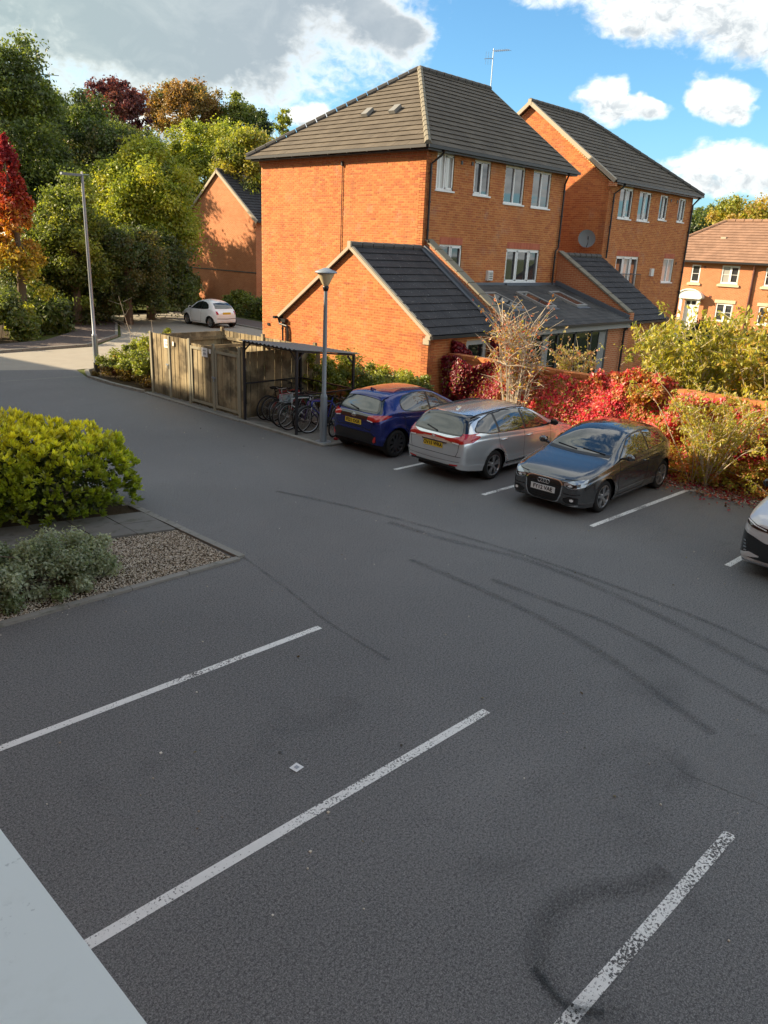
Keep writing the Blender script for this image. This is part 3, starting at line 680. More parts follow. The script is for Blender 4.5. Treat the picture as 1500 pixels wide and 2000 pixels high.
# ------------------------------------------------------------------ the brick house with its garage and glazed extension
EAV, RDG = 7.62, 10.83
mat('vent_grey', (.20, .20, .19), .6)
def house_one():
    H = empty('brick_house', (19.57, 17.3, 0), label='tall orange brick house with hipped roof, side garage and glazed lean-to extension', cat='house')
    front, left, gab, gfr = Wall('y', 17.3), Wall('x', 19.57), Wall('x', 16.5), Wall('y', 14.14)
    wins = [(20.07, 20.93, 6.44, 7.52), (21.99, 22.89, 6.43, 7.50), (23.74, 24.93, 6.28, 7.50), (25.46, 26.65, 6.26, 7.49), (20.43, 21.62, 3.55, 4.80), (24.20, 26.33, 3.60, 4.78)]
    front.build(H, 19.57, 27.65, 3.0, 7.6, holes=wins)
    for i, (a, b, c, d) in enumerate(wins):
        if i < 4: window(H, front, a, b, c, d, sash=(1,) if i == 0 else (0,) if i == 1 else (), cur=(0, 1) if i == 0 else ())
        elif i == 4: window(H, front, a, b, c, d, sash=(1,), cur=()); lintel(H, front, a, b, d + .005)
        else: window(H, front, a, b, c, d, splits=(.32, .68), sash=(0, 1, 2), fr=.06); lintel(H, front, a, b, d + .005)
    left.build(H, 17.3, 25.65, 0, 7.6, brick_z0=.4)
    b = MB(); b.box((19.535, 17.25, 7.36), (19.58, 25.7, 7.42)); b.box((19.505, 17.24, 7.425), (19.58, 25.71, 7.60)); WB(b, 'brick_corbel', 'far_brick', H)
    b = MB(); b.box((19.6, 17.262, 7.49 + .06), (27.66, 17.31, 7.61)); WB(b, 'brick_corbel', 'far_brick', H)
    b = MB(); b.add([(27.65, 17.3, 0), (27.65, 25.65, 0), (27.65, 25.65, 7.6), (27.65, 21.5, 10.78), (27.65, 17.3, 7.6)], [(0, 1, 2, 3, 4)]); b.add([(19.57, 25.65, 0), (27.65, 25.65, 0), (27.65, 25.65, 7.6), (19.57, 25.65, 7.6)], [(3, 2, 1, 0)]); WB(b, 'wall', 'far_brick', H)
    # roof: hip on the left, gable on the right
    L = (RDG - EAV); fr = math.hypot(4.5, L); hp = math.hypot(4.42, L)
    roof(H, (19.25, 17.0, EAV), (1, 0, 0), (0, 4.5, L), [(0, 0), (8.7, 0), (8.7, fr), (4.42, fr)], keep=150, lip=.055)
    roof(H, (19.25, 17.0, EAV), (0, 1, 0), (4.42, 0, L), [(0, 0), (9.0, 0), (4.5, hp)], keep=100, lip=.055)
    roof(H, (27.95, 26.0, EAV), (-1, 0, 0), (0, -4.5, L), [(0, 0), (8.7, 0), (4.28, fr), (0, fr)], keep=0, lip=.055)
    ridge_run(H, (19.2, 16.95, EAV + .04), (23.67, 21.5, RDG + .07)); ridge_run(H, (23.67, 21.5, RDG + .06), (27.98, 21.5, RDG + .06), m='ridge_dark'); ridge_run(H, (19.2, 26.05, EAV + .04), (23.67, 21.5, RDG + .07), m='ridge_dark')
    b = MB(); b.beam((27.97, 16.98, EAV - .02), (27.97, 21.5, RDG), .05, .12); b.beam((27.97, 26.0, EAV - .02), (27.97, 21.5, RDG), .05, .12); WB(b, 'verge', 'ridge', H)
    b = MB(); b.box((19.28, 17.0, 7.5), (27.95, 17.28, 7.60)); b.box((19.28, 17.29, 7.5), (19.50, 25.9, 7.60)); WB(b, 'soffit', 'black_plastic', H)
    gutter(H, (19.2, 16.95, 7.60), (28.0, 16.95, 7.60)); gutter(H, (19.2, 16.98, 7.60), (19.2, 26.05, 7.60))
    for y in np.arange(17.6, 25.8, .95):
        b = MB(); b.box((19.14, y, 7.53), (19.5, y + .025, 7.56)); WB(b, 'gutter_bracket', 'black_plastic', H)
    pipe(H, [(20.0, 16.95, 7.58), (20.0, 17.0, 7.45), (19.72, 17.22, 7.15), (19.72, 17.22, 4.95), (19.66, 17.1, 4.85)])
    pipe(H, [(27.35, 16.97, 7.58), (27.35, 17.0, 7.5), (27.5, 17.22, 7.2), (27.5, 17.22, 4.9), (27.3, 17.2, 4.78), (27.3, 17.2, 3.52)])
    pipe(H, [(19.53, 21.08, 7.34), (19.53, 21.08, 4.3), (19.53, 21.08, .1)], .014, 'cable', clips=False)
    b = MB(); b.box((19.48, 21.05, 7.2), (19.57, 21.11, 7.34)); WB(b, 'cable_clip', 'black_plastic', H)
    for y in (21.54, 20.2):                      # two tile vents on the hip slope
        z = 8.95; b = MB(); x = 19.25 + (z - EAV) * 4.42 / L; b.prism([(x - .12, y - .14, z - .02), (x + .2, y - .14, z + .22), (x + .2, y + .14, z + .22), (x - .12, y + .14, z - .02)], (-.07, 0, .09)); WB(b, 'roof_vent', 'vent_grey', H)
    b = MB(); b.tube([(28.05, 21.55, 10.0), (28.05, 21.55, 12.35)], .02, 6)     # television aerial
    b.tube([(28.05, 21.55, 12.25), (28.05, 20.75, 12.2)], .012, 5)
    for k in range(8): y = 21.5 - k * .1; b.tube([(27.87, y, 12.25 - k * .006), (28.23, y, 12.25 - k * .006)], .006, 4)
    b.tube([(28.05, 21.55, 12.0), (27.75, 21.75, 11.95)], .012, 5)
    for k in range(4): b.tube([(28.0 - k * .08, 21.5 + k * .06, 11.75), (28.0 - k * .08, 21.5 + k * .06, 12.2)], .006, 4)
    WB(b, 'aerial', 'galvanised', H)
    for x, z, s in ((21.25, 7.28, .09), (21.80, 7.30, .09)): b = MB(); b.box((x, 17.27, z), (x + s, 17.3, z + .11)); WB(b, 'air_vent', 'black_plastic', H)
    b = MB(); b.box((23.07, 17.20, 3.67), (23.37, 17.3, 4.01)); b.box((23.10, 17.17, 3.70), (23.34, 17.2, 3.98)); WB(b, 'boiler_flue', 'render_white', H)
    b = MB(); [b.box((23.13, 17.16, 3.74 + .06 * k), (23.31, 17.169, 3.76 + .06 * k)) for k in range(4)]; WB(b, 'flue_grille', 'black', H)
    # garage
    gz0, gz1 = 2.36, 4.60
    gab.build(H, 14.14, 20.5, 0, 2.40, gable=(17.31, 4.55), keep=300)
    gdoor = [(18.2, 19.2, 0.05, 2.14)]
    gfr.build(H, 16.5, 19.95, 0, 2.36, holes=gdoor)
    window(H, gfr, 18.2, 19.2, .05, 2.14, splits=(), fm='grey_window', glass='dark_glass', fr=.13, sill=False, name='side_door', sash=())
    b = MB(); b.add([(16.5, 20.5, 0), (19.57, 20.5, 0), (19.57, 20.5, 2.4), (16.5, 20.5, 2.4)], [(3, 2, 1, 0)]); WB(b, 'wall', 'far_brick', H)
    sl = math.hypot(3.33, gz1 - gz0)
    roof(H, (16.42, 13.98, gz0), (1, 0, 0), (0, 3.33, gz1 - gz0), [(0, 0), (3.30, 0), (3.30, sl), (0, sl)], gauge=.335, width=.33, tm='garage_tile', keep=140, lip=.05)
    roof(H, (19.57, 20.64, gz0), (-1, 0, 0), (0, -3.33, gz1 - gz0), [(0, 0), (3.15, 0), (3.15, sl), (0, sl)], gauge=.335, width=.33, tm='garage_tile', keep=0)
    ridge_run(H, (16.42, 17.31, 4.66), (19.56, 17.31, 4.66), m='ridge_dark', r=.10)
    for y0, s in ((13.98, 1), (20.64, -1)):
        b = MB(); b.beam((16.40, y0, gz0 - .03), (16.40, 17.31, gz1 - .0), .07, .09); b.beam((16.44, y0, gz0 + .03), (16.44, 17.31, gz1 + .06), .09, .025); WB(b, 'verge', 'verge', H)
    b = MB(); b.box((16.36, 17.24, 4.56), (16.5, 17.38, 4.76)); WB(b, 'ridge_end', 'verge', H)
    b = MB(); b.box((16.36, 13.96, 2.27), (16.5, 14.16, 2.36)); b.box((16.46, 14.10, 2.12), (16.52, 14.32, 2.28)); WB(b, 'kneeler', 'verge', H)
    gutter(H, (16.36, 13.93, 2.33), (19.9, 13.93, 2.33), .055); gutter(H, (16.25, 20.70, 2.30), (19.56, 20.70, 2.30), .055)
    pipe(H, [(16.44, 20.68, 2.25), (16.42, 20.60, 2.1), (16.44, 20.25, 2.05), (16.44, 20.20, 1.9), (16.44, 20.20, .05)], .04); pipe(H, [(16.42, 20.45, 2.2), (16.44, 20.43, .05)], .03)
    b = MB(); b.box((16.38, 20.28, 2.16), (16.5, 20.62, 2.27)); WB(b, 'hopper', 'black_plastic', H)
    b = MB(); b.box((19.53, 25.15, 2.08 - .6), (19.57, 25.3, 2.18 - .6)); WB(b, 'air_vent', 'black_plastic', H)
    # parapet between garage and extension, with its coping and lead flashing
    def parapet(x0, x1, yt, zt, yb, zb, zlow):
        b = MB(); b.prism([(x0, yt, zt), (x0, yb, zb), (x0, yb, zlow), (x0, yt, zlow)], (x1 - x0, 0, 0)); WB(b, 'parapet', 'far_brick', H)
        b = MB(); n = 7
        for i in range(n):
            a = Vector(((x0 + x1) / 2, yt, zt + .03)).lerp(Vector(((x0 + x1) / 2, yb, zb + .03)), i / n + .004); c = Vector(((x0 + x1) / 2, yt, zt + .03)).lerp(Vector(((x0 + x1) / 2, yb, zb + .03)), (i + 1) / n - .004)
            q = MB(); q.beam(a, c, (x1 - x0) + .09, .06); WB(q, 'coping_stone', 'ridge', H)
        b = MB(); b.box((x0 - .02, yb - .06, zlow - .1), (x1 + .02, yb - .002, zb + .03)); WB(b, 'kneeler', 'far_brick', H)
    parapet(19.72, 19.98, 17.28, 4.90, 14.0, 2.72, 2.2); parapet(27.66, 27.92, 17.28, 4.76, 13.95, 2.68, 2.2)
    for x0 in (19.66,):
        b = MB(); b.beam((x0, 17.25, 4.70), (x0, 14.0, 2.50), .12, .10); b.beam((x0 - .12, 17.25, 4.645), (x0 - .12, 14.0, 2.45), .14, .03); WB(b, 'lead_flashing', 'lead', H)
    b = MB(); b.beam((20.04, 17.2, 3.62), (20.04, 13.9, 2.56), .10, .12); b.beam((27.58, 17.2, 3.62), (27.58, 13.9, 2.56), .10, .14); b.box((20.0, 17.19, 3.50), (27.6, 17.295, 3.60)); b.box((24.15, 17.1, 3.5), (26.4, 17.2, 3.57)); WB(b, 'lead_flashing', 'lead', H)
    b = MB(); b.box((27.655, 14.0, 0), (27.915, 17.3, 2.2)); b.box((19.76, 14.15, 0), (19.98, 17.3, 2.3)); WB(b, 'wall', 'far_brick', H)
    # extension
    ez0, ez1, ey0, ey1 = 2.42, 3.52, 13.75, 17.25; es = math.hypot(ey1 - ey0, ez1 - ez0)
    lights = [(1.70, 2.45), (3.70, 4.42), (5.78, 6.52)]
    def sk(u, v): return any(a - .06 < u < b + .06 for a, b in lights) and 1.38 < v < 2.82
    roof(H, (20.0, ey0, ez0), (1, 0, 0), (0, ey1 - ey0, ez1 - ez0), [(0, 0), (7.62, 0), (7.62, es), (0, es)], gauge=.245, width=.25, tm='slate', keep=0, lip=.028, skip=sk, name='lean_to_roof')
    up = Vector((0, ey1 - ey0, ez1 - ez0)).normalized(); nn = Vector((0, -up.z, up.y))
    for a, b_ in lights:
        Q = lambda u, v, h: Vector((20.0 + u, ey0, ez0)) + up * v + nn * h
        f = MB()
        for (u0, u1, v0, v1) in ((a, b_, 1.42, 1.50), (a, b_, 2.70, 2.78), (a, a + .07, 1.5, 2.7), (b_ - .07, b_, 1.5, 2.7)):
            f.prism([Q(u0, v0, 0), Q(u1, v0, 0), Q(u1, v1, 0), Q(u0, v1, 0)][::1], nn * .10)
        w = WB(f, 'skylight', 'grey_fascia', H)
        f = MB(); f.prism([Q(a + .07, 1.5, .05), Q(b_ - .07, 1.5, .05), Q(b_ - .07, 2.7, .05), Q(a + .07, 2.7, .05)], nn * .03); o = f.build('pane', 'window_glass'); o.parent = w
        f = MB(); f.prism([Q(a - .04, 1.26, .03), Q(b_ + .04, 1.26, .03), Q(b_ + .04, 1.42, .03), Q(a - .04, 1.42, .03)], nn * .012); o = f.build('apron', 'lead'); o.parent = w
    b = MB(); b.box((20.0, 13.80, 2.20), (27.62, 13.86, 2.40)); b.box((20.0, 13.86, 2.19), (27.62, 14.2, 2.205)); WB(b, 'fascia', 'grey_fascia', H)
    gutter(H, (20.0, 13.72, 2.41), (27.7, 13.72, 2.41), .055)
    pipe(H, [(27.62, 13.74, 2.36), (27.62, 13.9, 2.2), (27.45, 13.95, 2.05), (27.45, 13.95, .05)], .036)
    b = MB(); b.box((26.42, 14.05, 0), (27.6, 14.3, 2.19)); WB(b, 'brick_pier', 'far_brick', H)
    posts = [20.55, 21.35, 22.12, 23.05, 24.17, 25.25, 26.36]
    b = MB()
    for x in posts: b.box((x - .045, 14.05, .05), (x + .045, 14.16, 2.17))
    b.box((20.5, 14.05, 2.10), (26.42, 14.16, 2.19)); b.box((20.5, 14.05, 0), (26.42, 14.16, .10)); fr_ = WB(b, 'glazed_doors', 'grey_frame', H)
    for x0, x1 in zip(posts[:-1], posts[1:]):
        b = MB(); b.box((x0 + .045, 14.095, .10), (x1 - .045, 14.115, 2.10)); o = b.build('pane', 'dark_glass'); o.parent = fr_
    for x0, x1 in ((22.18, 22.5), (25.85, 26.28), (20.62, 21.3)):
        b = MB(); k = x0
        while k < x1: b.box((k, 14.07, .12), (k + .07, 14.094, 2.08)); k += .085
        WB(b, 'curtain', 'grey_fascia', H)
    b = MB(); b.box((20.0, 14.05, 0), (20.5, 14.16, 2.19)); WB(b, 'infill_panel', 'grey_window', H)
    return H
house_one()

def house_two():
    H = empty('brick_house', (31.04, 17.3, 0), label='second tall brick house, gable end lit orange, with satellite dish and link garage', cat='house')
    front, left = Wall('y', 17.3), Wall('x', 31.04)
    wins = [(31.98, 33.12, 6.24, 7.46), (33.72, 34.84, 6.24, 7.44), (35.75, 36.55, 6.38, 7.44), (37.72, 38.45, 6.39, 7.43), (32.37, 34.44, 3.05, 4.72), (37.02, 38.16, 3.62, 4.71)]
    front.build(H, 31.04, 39.2, 1.2, 7.6, holes=wins)
    for i, (a, b, c, d) in enumerate(wins):
        if i == 4: window(H, front, a, b, c, d, splits=(.33, .66), sash=(0, 1, 2), fr=.07, sill=False, cur=(1,)); lintel(H, front, a, b, d + .005)
        else: window(H, front, a, b, c, d, sash=(1,) if i != 5 else (), cur=(0, 1) if i == 5 else ())
        if i == 5: lintel(H, front, a, b, d + .005)
    left.build(H, 17.3, 25.65, 2.6, 7.6, gable=(21.5, 10.72), keep=300)
    b = MB(); b.add([(39.2, 17.3, 0), (39.2, 25.65, 0), (39.2, 25.65, 7.6), (39.2, 17.3, 7.6)], [(0, 1, 2, 3)]); b.add([(31.04, 25.65, 0), (39.2, 25.65, 0), (39.2, 25.65, 7.6), (31.04, 25.65, 7.6)], [(3, 2, 1, 0)]); b.add([(31.04, 17.31, 0), (39.2, 17.31, 0), (39.2, 17.31, 1.3), (31.04, 17.31, 1.3)], [(0, 1, 2, 3)]); b.add([(31.05, 17.3, 0), (31.05, 25.65, 0), (31.05, 25.65, 2.7), (31.05, 17.3, 2.7)], [(3, 2, 1, 0)]); WB(b, 'wall', 'far_brick', H)
    L = RDG - EAV; fr = math.hypot(4.5, L); hp = math.hypot(4.42, L)
    roof(H, (30.86, 17.0, EAV), (1, 0, 0), (0, 4.5, L), [(0, 0), (8.60, 0), (4.18, fr), (0, fr)], keep=150, lip=.055)
    roof(H, (39.46, 26.0, EAV), (0, -1, 0), (-4.42, 0, L), [(0, 0), (9.0, 0), (4.5, hp)], lip=.055)
    roof(H, (39.46, 26.0, EAV), (-1, 0, 0), (0, -4.5, L), [(0, 0), (8.6, 0), (8.6, fr), (4.42, fr)], lip=.055)
    ridge_run(H, (30.86, 21.5, RDG + .06), (35.04, 21.5, RDG + .06), m='ridge_dark'); ridge_run(H, (39.5, 16.95, EAV + .04), (35.04, 21.5, RDG + .07), m='ridge_dark')
    for y0 in (16.98, 26.02):
        b = MB(); b.beam((30.84, y0, EAV - .03), (30.84, 21.5, RDG - .02), .06, .15); b.beam((30.90, y0, EAV + .05), (30.90, 21.5, RDG + .06), .12, .03); WB(b, 'verge', 'verge', H)
    b = MB(); b.box((30.8, 21.42, RDG - .12), (31.0, 21.58, RDG + .12)); WB(b, 'ridge_end', 'verge', H)
    b = MB(); b.box((30.86, 16.98, 7.40), (31.04, 17.28, 7.60)); WB(b, 'kneeler', 'far_brick', H)
    b = MB(); b.box((31.05, 17.0, 7.5), (39.45, 17.28, 7.60)); WB(b, 'soffit', 'black_plastic', H)
    b = MB(); b.box((31.06, 17.262, 7.50), (39.2, 17.31, 7.499 + .06)); WB(b, 'brick_corbel', 'far_brick', H)
    gutter(H, (30.85, 16.95, 7.60), (39.5, 16.95, 7.60))
    pipe(H, [(31.75, 16.95, 7.58), (31.7, 17.0, 7.45), (31.35, 17.22, 7.15), (31.35, 17.22, 4.6)]); pipe(H, [(39.2, 16.95, 7.58), (39.2, 17.0, 7.5), (39.1, 17.22, 7.2), (39.1, 17.22, .1)], .045)
    for x, z in ((36.78, 7.2), (37.45, 7.2), (38.35, 4.45), (37.9, 2.2)): b = MB(); b.box((x, 17.27, z), (x + .09, 17.3, z + .12)); WB(b, 'air_vent', 'black_plastic', H)
    b = MB(); b.box((35.7, 17.2, 3.90), (35.98, 17.3, 4.24)); WB(b, 'boiler_flue', 'render_white', H)
    # juliet balcony in front of the french doors
    b = MB(); z0, z1 = 3.0, 3.98
    for z in (z0, z1): b.tube([(32.3, 17.28, z), (32.3, 17.1, z), (33.4, 16.98, z), (34.5, 17.1, z), (34.5, 17.28, z)], .014, 6)
    for k in range(19):
        x = 32.3 + 2.2 * k / 18; y = 17.1 - .12 * (1 - abs(x - 33.4) / 1.1); b.tube([(x, y, z0), (x, y, z1)], .008, 5)
    WB(b, 'balcony_rail', 'black_plastic', H)
    # satellite dish
    d = MB(); R0 = .36; prof = []; c = Vector((30.62, 17.85, 5.32)); q = Vector((-.75, -.62, .3)).normalized().to_track_quat('Z', 'Y')
    vs = []; fs = []
    for i in range(9):
        r = R0 * i / 8
        for k in range(24): a = 2 * math.pi * k / 24; vs.append(c + q @ Vector((r * math.cos(a), r * 1.05 * math.sin(a), .28 * r * r / R0)))
    for i in range(8):
        for k in range(24): fs.append((i * 24 + k, i * 24 + (k + 1) % 24, (i + 1) * 24 + (k + 1) % 24, (i + 1) * 24 + k))
    d.add(vs, fs); dd = WB(d, 'satellite_dish', 'sheet_metal', H, smooth=True)
    e = MB(); e.tube([c - q @ Vector((0, 0, .01)), (31.03, 17.95, 5.1)], .02, 6); e.tube([c + q @ Vector((0, -.36, .1)), c + q @ Vector((0, -.30, .42)), c + q @ Vector((0, -.1, .46))], .014, 6); e.tube([c + q @ Vector((0, -.14, .44)), c + q @ Vector((0, -.02, .42))], .035, 8); o = e.build('dish_arm', 'black_plastic'); o.parent = dd
    # link garage
    gfr = Wall('y', 14.14); gfr.build(H, 27.95, 31.04, 0, 2.36)
    sl = math.hypot(3.33, 2.24)
    roof(H, (27.95, 13.98, 2.36), (1, 0, 0), (0, 3.33, 2.24), [(0, 0), (3.25, 0), (3.25, sl), (0, sl)], gauge=.335, width=.33, tm='garage_tile', keep=100, lip=.05)
    ridge_run(H, (27.95, 17.31, 4.66), (31.03, 17.31, 4.66), m='ridge_dark', r=.10)
    b = MB(); b.add([(31.04, 14.14, 0), (31.04, 17.3, 0), (31.04, 17.3, 4.55), (31.04, 14.14, 2.4)], [(0, 1, 2, 3)]); WB(b, 'wall', 'far_brick', H)
    gutter(H, (27.95, 13.93, 2.33), (31.25, 13.93, 2.33), .055); pipe(H, [(31.0, 13.95, 2.3), (31.0, 14.06, .05)], .036)
    return H
house_two()

def house_three():
    H = empty('brick_house', (33, 44, 0), label='gabled brick house beyond the little white car, dappled by tree shadow', cat='house')
    X, y0, y1, ze, zr = 33.0, 43.9, 52.3, 6.0, 9.1; ym = (y0 + y1) / 2
    b = MB(); b.add([(X, y0, 0), (X, y1, 0), (X, y1, ze), (X, ym, zr - .05), (X, y0, ze)], [(4, 3, 2, 1, 0)]); b.add([(X, y0, 0), (X + 10, y0, 0), (X + 10, y0, ze), (X, y0, ze)], [(0, 1, 2, 3)]); b.add([(X + 10, y0, 0), (X + 10, y1, 0), (X + 10, y1, ze), (X + 10, ym, zr), (X + 10, y0, ze)], [(0, 1, 2, 3, 4)]); b.add([(X, y1, 0), (X + 10, y1, 0), (X + 10, y1, ze), (X, y1, ze)], [(3, 2, 1, 0)]); WB(b, 'wall', 'far_brick', H)
    run = ym - y0 + .25; L = zr - ze + .1; s = math.hypot(run, L)
    roof(H, (X - .12, y0 - .25, ze - .1), (1, 0, 0), (0, run, L), [(0, 0), (10.3, 0), (10.3, s), (0, s)], tm='garage_tile', keep=120, lip=.06)
    roof(H, (X + 10.18, y1 + .25, ze - .1), (-1, 0, 0), (0, -run, L), [(0, 0), (10.3, 0), (10.3, s), (0, s)], tm='garage_tile', lip=.06)
    ridge_run(H, (X - .12, ym, zr + .08), (X + 10.1, ym, zr + .08), m='ridge_dark', r=.11)
    for yy in (y0 - .28, y1 + .28):
        b = MB(); b.beam((X - .14, yy, ze - .16), (X - .14, ym, zr - .02), .07, .16); b.beam((X - .09, yy, ze - .04), (X - .09, ym, zr + .09), .12, .03); WB(b, 'verge', 'verge', H)
    b = MB(); b.box((X - .03, y0, 2.62), (X + .02, y1, 2.69)); WB(b, 'string_course', 'ridge_dark', H)
    b = MB(); b.box((X - .1, y0 - .12, ze - .42), (X, y0 + .2, ze - .12)); b.box((X - .1, y1 - .2, ze - .42), (X, y1 + .12, ze - .12)); WB(b, 'kneeler', 'far_brick', H)
    gutter(H, (X - .1, y0 - .33, ze - .12), (X + 10.2, y0 - .33, ze - .12), .07); pipe(H, [(X + 1.6, y0 + .6, 8.0), (X + 1.6, y0 - .15, 6.1)], .05, 'roof_pipe', 'lead', clips=False)
    b = MB(); b.box((X + 1.5, ym - 1.0, zr - .7), (X + 1.9, ym - .7, zr - .15)); WB(b, 'roof_vent', 'verge', H)
    return H
house_three()

def house_four():
    H = empty('brick_house', (55, 24, 0), label='low red brick house in full sun with brown hipped roof and arched white porch', cat='house')
    W = Wall('x', 55.0); wins = [(22.95, 23.58, 3.30, 4.45), (20.32, 21.50, 3.32, 4.49), (17.5, 18.65, 3.32, 4.49), (20.32, 21.48, .85, 2.04), (17.5, 18.65, .85, 2.04)]
    W.build(H, 2.0, 27.3, 0, 4.75, holes=wins, bricks=False, wallmat='far_brick', depth=.12)
    for i, (a, b, c, d) in enumerate(wins):
        window(H, W, a, b, c, d, splits=() if i == 0 else (.5,), bars=(.5,), sash=(0,) if i else (), fr=.09, sill='stone', cur=(1,) if i == 1 else ())
        if i > 2: q = MB(); q.box((54.95, a - .12, d + .01), (55.01, b + .12, d + .22)); WB(q, 'stone_lintel', 'stone', H)
        if i < 3: q = MB(); q.box((54.90, a - .15, c - .19), (55.0, b + .15, c - .05)); WB(q, 'stone_sill', 'stone', H)
    b = MB(); b.add([(55, 27.3, 0), (63, 27.3, 0), (63, 27.3, 4.75), (55, 27.3, 4.75)], [(3, 2, 1, 0)]); b.add([(55, 2, 0), (63, 2, 0), (63, 2, 4.75), (55, 2, 4.75)], [(0, 1, 2, 3)]); WB(b, 'wall', 'far_brick', H)
    L = 7.46 - 4.68; s = math.hypot(4.3, L)
    roof(H, (54.7, 27.6, 4.68), (0, -1, 0), (4.3, 0, L), [(0, 0), (26, 0), (21.7, s), (4.3, s)], tm='brown_tile', keep=300, lip=.06, gauge=.33)
    roof(H, (63.3, 27.6, 4.68), (-1, 0, 0), (0, -4.3, L), [(0, 0), (8.6, 0), (4.3, s)], tm='brown_tile', lip=.06, gauge=.33)
    roof(H, (63.3, 1.6, 4.68), (0, 1, 0), (-4.3, 0, L), [(0, 0), (26, 0), (21.7, s), (4.3, s)], tm='brown_tile', lip=.06, gauge=.33)
    ridge_run(H, (59, 5.9, 7.5), (59, 23.3, 7.5), m='brown_tile', r=.13, L=.6); ridge_run(H, (54.7, 27.65, 4.72), (59, 23.3, 7.5), m='brown_tile', r=.13, L=.6)
    b = MB(); b.box((57.0, 22.4, 6.05), (57.35, 22.75, 6.35)); WB(b, 'roof_vent', 'verge', H)
    gutter(H, (54.62, 27.6, 4.66), (54.62, 1.6, 4.66), .08)
    mat('brown_plastic', (.12, .045, .035), .4)
    pipe(H, [(54.65, 19.3, 4.62), (54.9, 19.35, 4.3), (54.9, 19.35, .05)], .07, m='brown_plastic')
    for y, z in ((22.6, 4.25), (21.9, 2.35), (19.85, 1.75)): b = MB(); b.box((54.97, y, z), (55, y + .15, z + .13)); WB(b, 'air_vent', 'brown_plastic', H)
    # arched white porch and door
    yc = 23.2; b = MB(); arch = [(yc + .85 * math.cos(math.pi * k / 14), 2.28 + .50 * math.sin(math.pi * k / 14)) for k in range(15)]
    b.prism([(54.45, y, z) for y, z in arch] + [(54.45, yc - .72, 2.20), (54.45, yc + .72, 2.20)], (.55, 0, 0)); pp = WB(b, 'porch', 'white_paint', H)
    b = MB(); b.box((54.6, yc - .72, 0), (54.72, yc - .52, 2.2)); b.box((54.6, yc + .52, 0), (54.72, yc + .72, 2.2)); o = b.build('porch_post', 'white_paint'); o.parent = pp
    b = MB(); b.tube([(54.43, yc + .87 * math.cos(math.pi * k / 14), 2.3 + .53 * math.sin(math.pi * k / 14)) for k in range(15)], .05, 6); o = b.build('porch_trim', 'white_paint'); o.parent = pp
    b = MB(); b.box((54.93, yc - .46, .1), (54.99, yc + .46, 2.15)); dd = WB(b, 'door', 'white_paint', H)
    for yy in (yc - .32, yc + .06):
        for z0, z1 in ((.3, .95), (1.1, 1.7), (1.8, 2.05)):
            b = MB(); b.box((54.915, yy, z0), (54.93, yy + .26, z1)); o = b.build('door_panel', 'upvc' if z1 < 1.75 else 'window_glass'); o.parent = dd
    return H
house_four()

# white upright by the link garage, seen through the shrub
b = MB(); b.box((32.2, 14.0, 0), (32.34, 14.12, 2.35)); o = b.build('garden_post', 'upvc'); tag(o, 'white upright gate post beside the link garage, half hidden by yellow shrub', 'post')

# ------------------------------------------------------------------ the photographer's own building (left of and behind the window)
def own_building():
    H = empty('apartment_block', (0, 0, 0), label='white window ledge and brick face of the block the photo is taken from', cat='apartment block')
    e = .245; zt = 3.9
    b = MB(); b.box((-.42, -1.6, zt - .05), (e, 2.6, zt)); 
    o = WB(b, 'window_ledge', 'ledge_white', H); o['label'] = 'white window ledge with dark specks of dirt'
    b = MB(); b.box((-.3, -14, 0), (e - .03, 34.4, zt - .06)); b.box((-.3, 2.7, zt - .06), (e - .03, 34.4, 12.3)); b.box((-.3, -14, zt - .06), (e - .03, -1.7, 12.3)); b.box((-.3, -1.7, 5.9), (e - .03, 2.7, 12.3)); WB(b, 'wall', 'far_brick', H)
    b = MB(); b.prism([(e + .25, -14, 12.45), (-6, -14, 15.6), (-12.5, -14, 12.45), (-12.5, -14, 12.3), (e + .25, -14, 12.3)], (0, 48.2, 0)); WB(b, 'roof', 'slate', H)
    b = MB(); b.box((-12, -14, 0), (-11.7, 34.4, 12.1)); b.box((-12, -14, 0), (-.3, -13.7, 12.1)); WB(b, 'wall', 'far_brick', H)
    b = MB(); b.box((-12, 34.4, 0), (e - .05, 47.5, 8.2)); WB(b, 'unseen_annexe', 'far_brick', H)  # unseen wing, added to shape the shadow over the car park
    b = MB(); b.add([(e + .1, 34.2, 8.1), (e + .1, 48, 8.1), (-3.2, 44.6, 12.4), (-3.2, 34.2, 12.4), (-12, 34.2, 8.1), (-12, 48, 8.1)], [(0, 1, 2, 3), (2, 1, 5), (3, 2, 5, 4)]); WB(b, 'unseen_annexe_roof', 'slate', H)  # roof outline shaped for the shadow edge on the bins and road
def b_ledge(T, b):
    p = wpos(T); c = T.mix(T.noise(p, 3, 4, .6), (.86, .87, .84), (.90, .92, .89)); n = T.noise(p, 60, 3, .7); c = T.mix(T.m('MULTIPLY', T.ss(.59, .66, n), T.m('MULTIPLY', T.ss(.53, .66, T.noise(p, 7, 2)), .85)), c, (.14, .15, .15)); c = T.mix(T.m('MULTIPLY', T.ss(.5, .8, T.noise(p, 12, 5, .7)), .25), c, (.62, .62, .55)); T.l.new(c, b.inputs['Base Color'])
mat('ledge_white', rough=.35, spec=.5, build=b_ledge)
own_building()
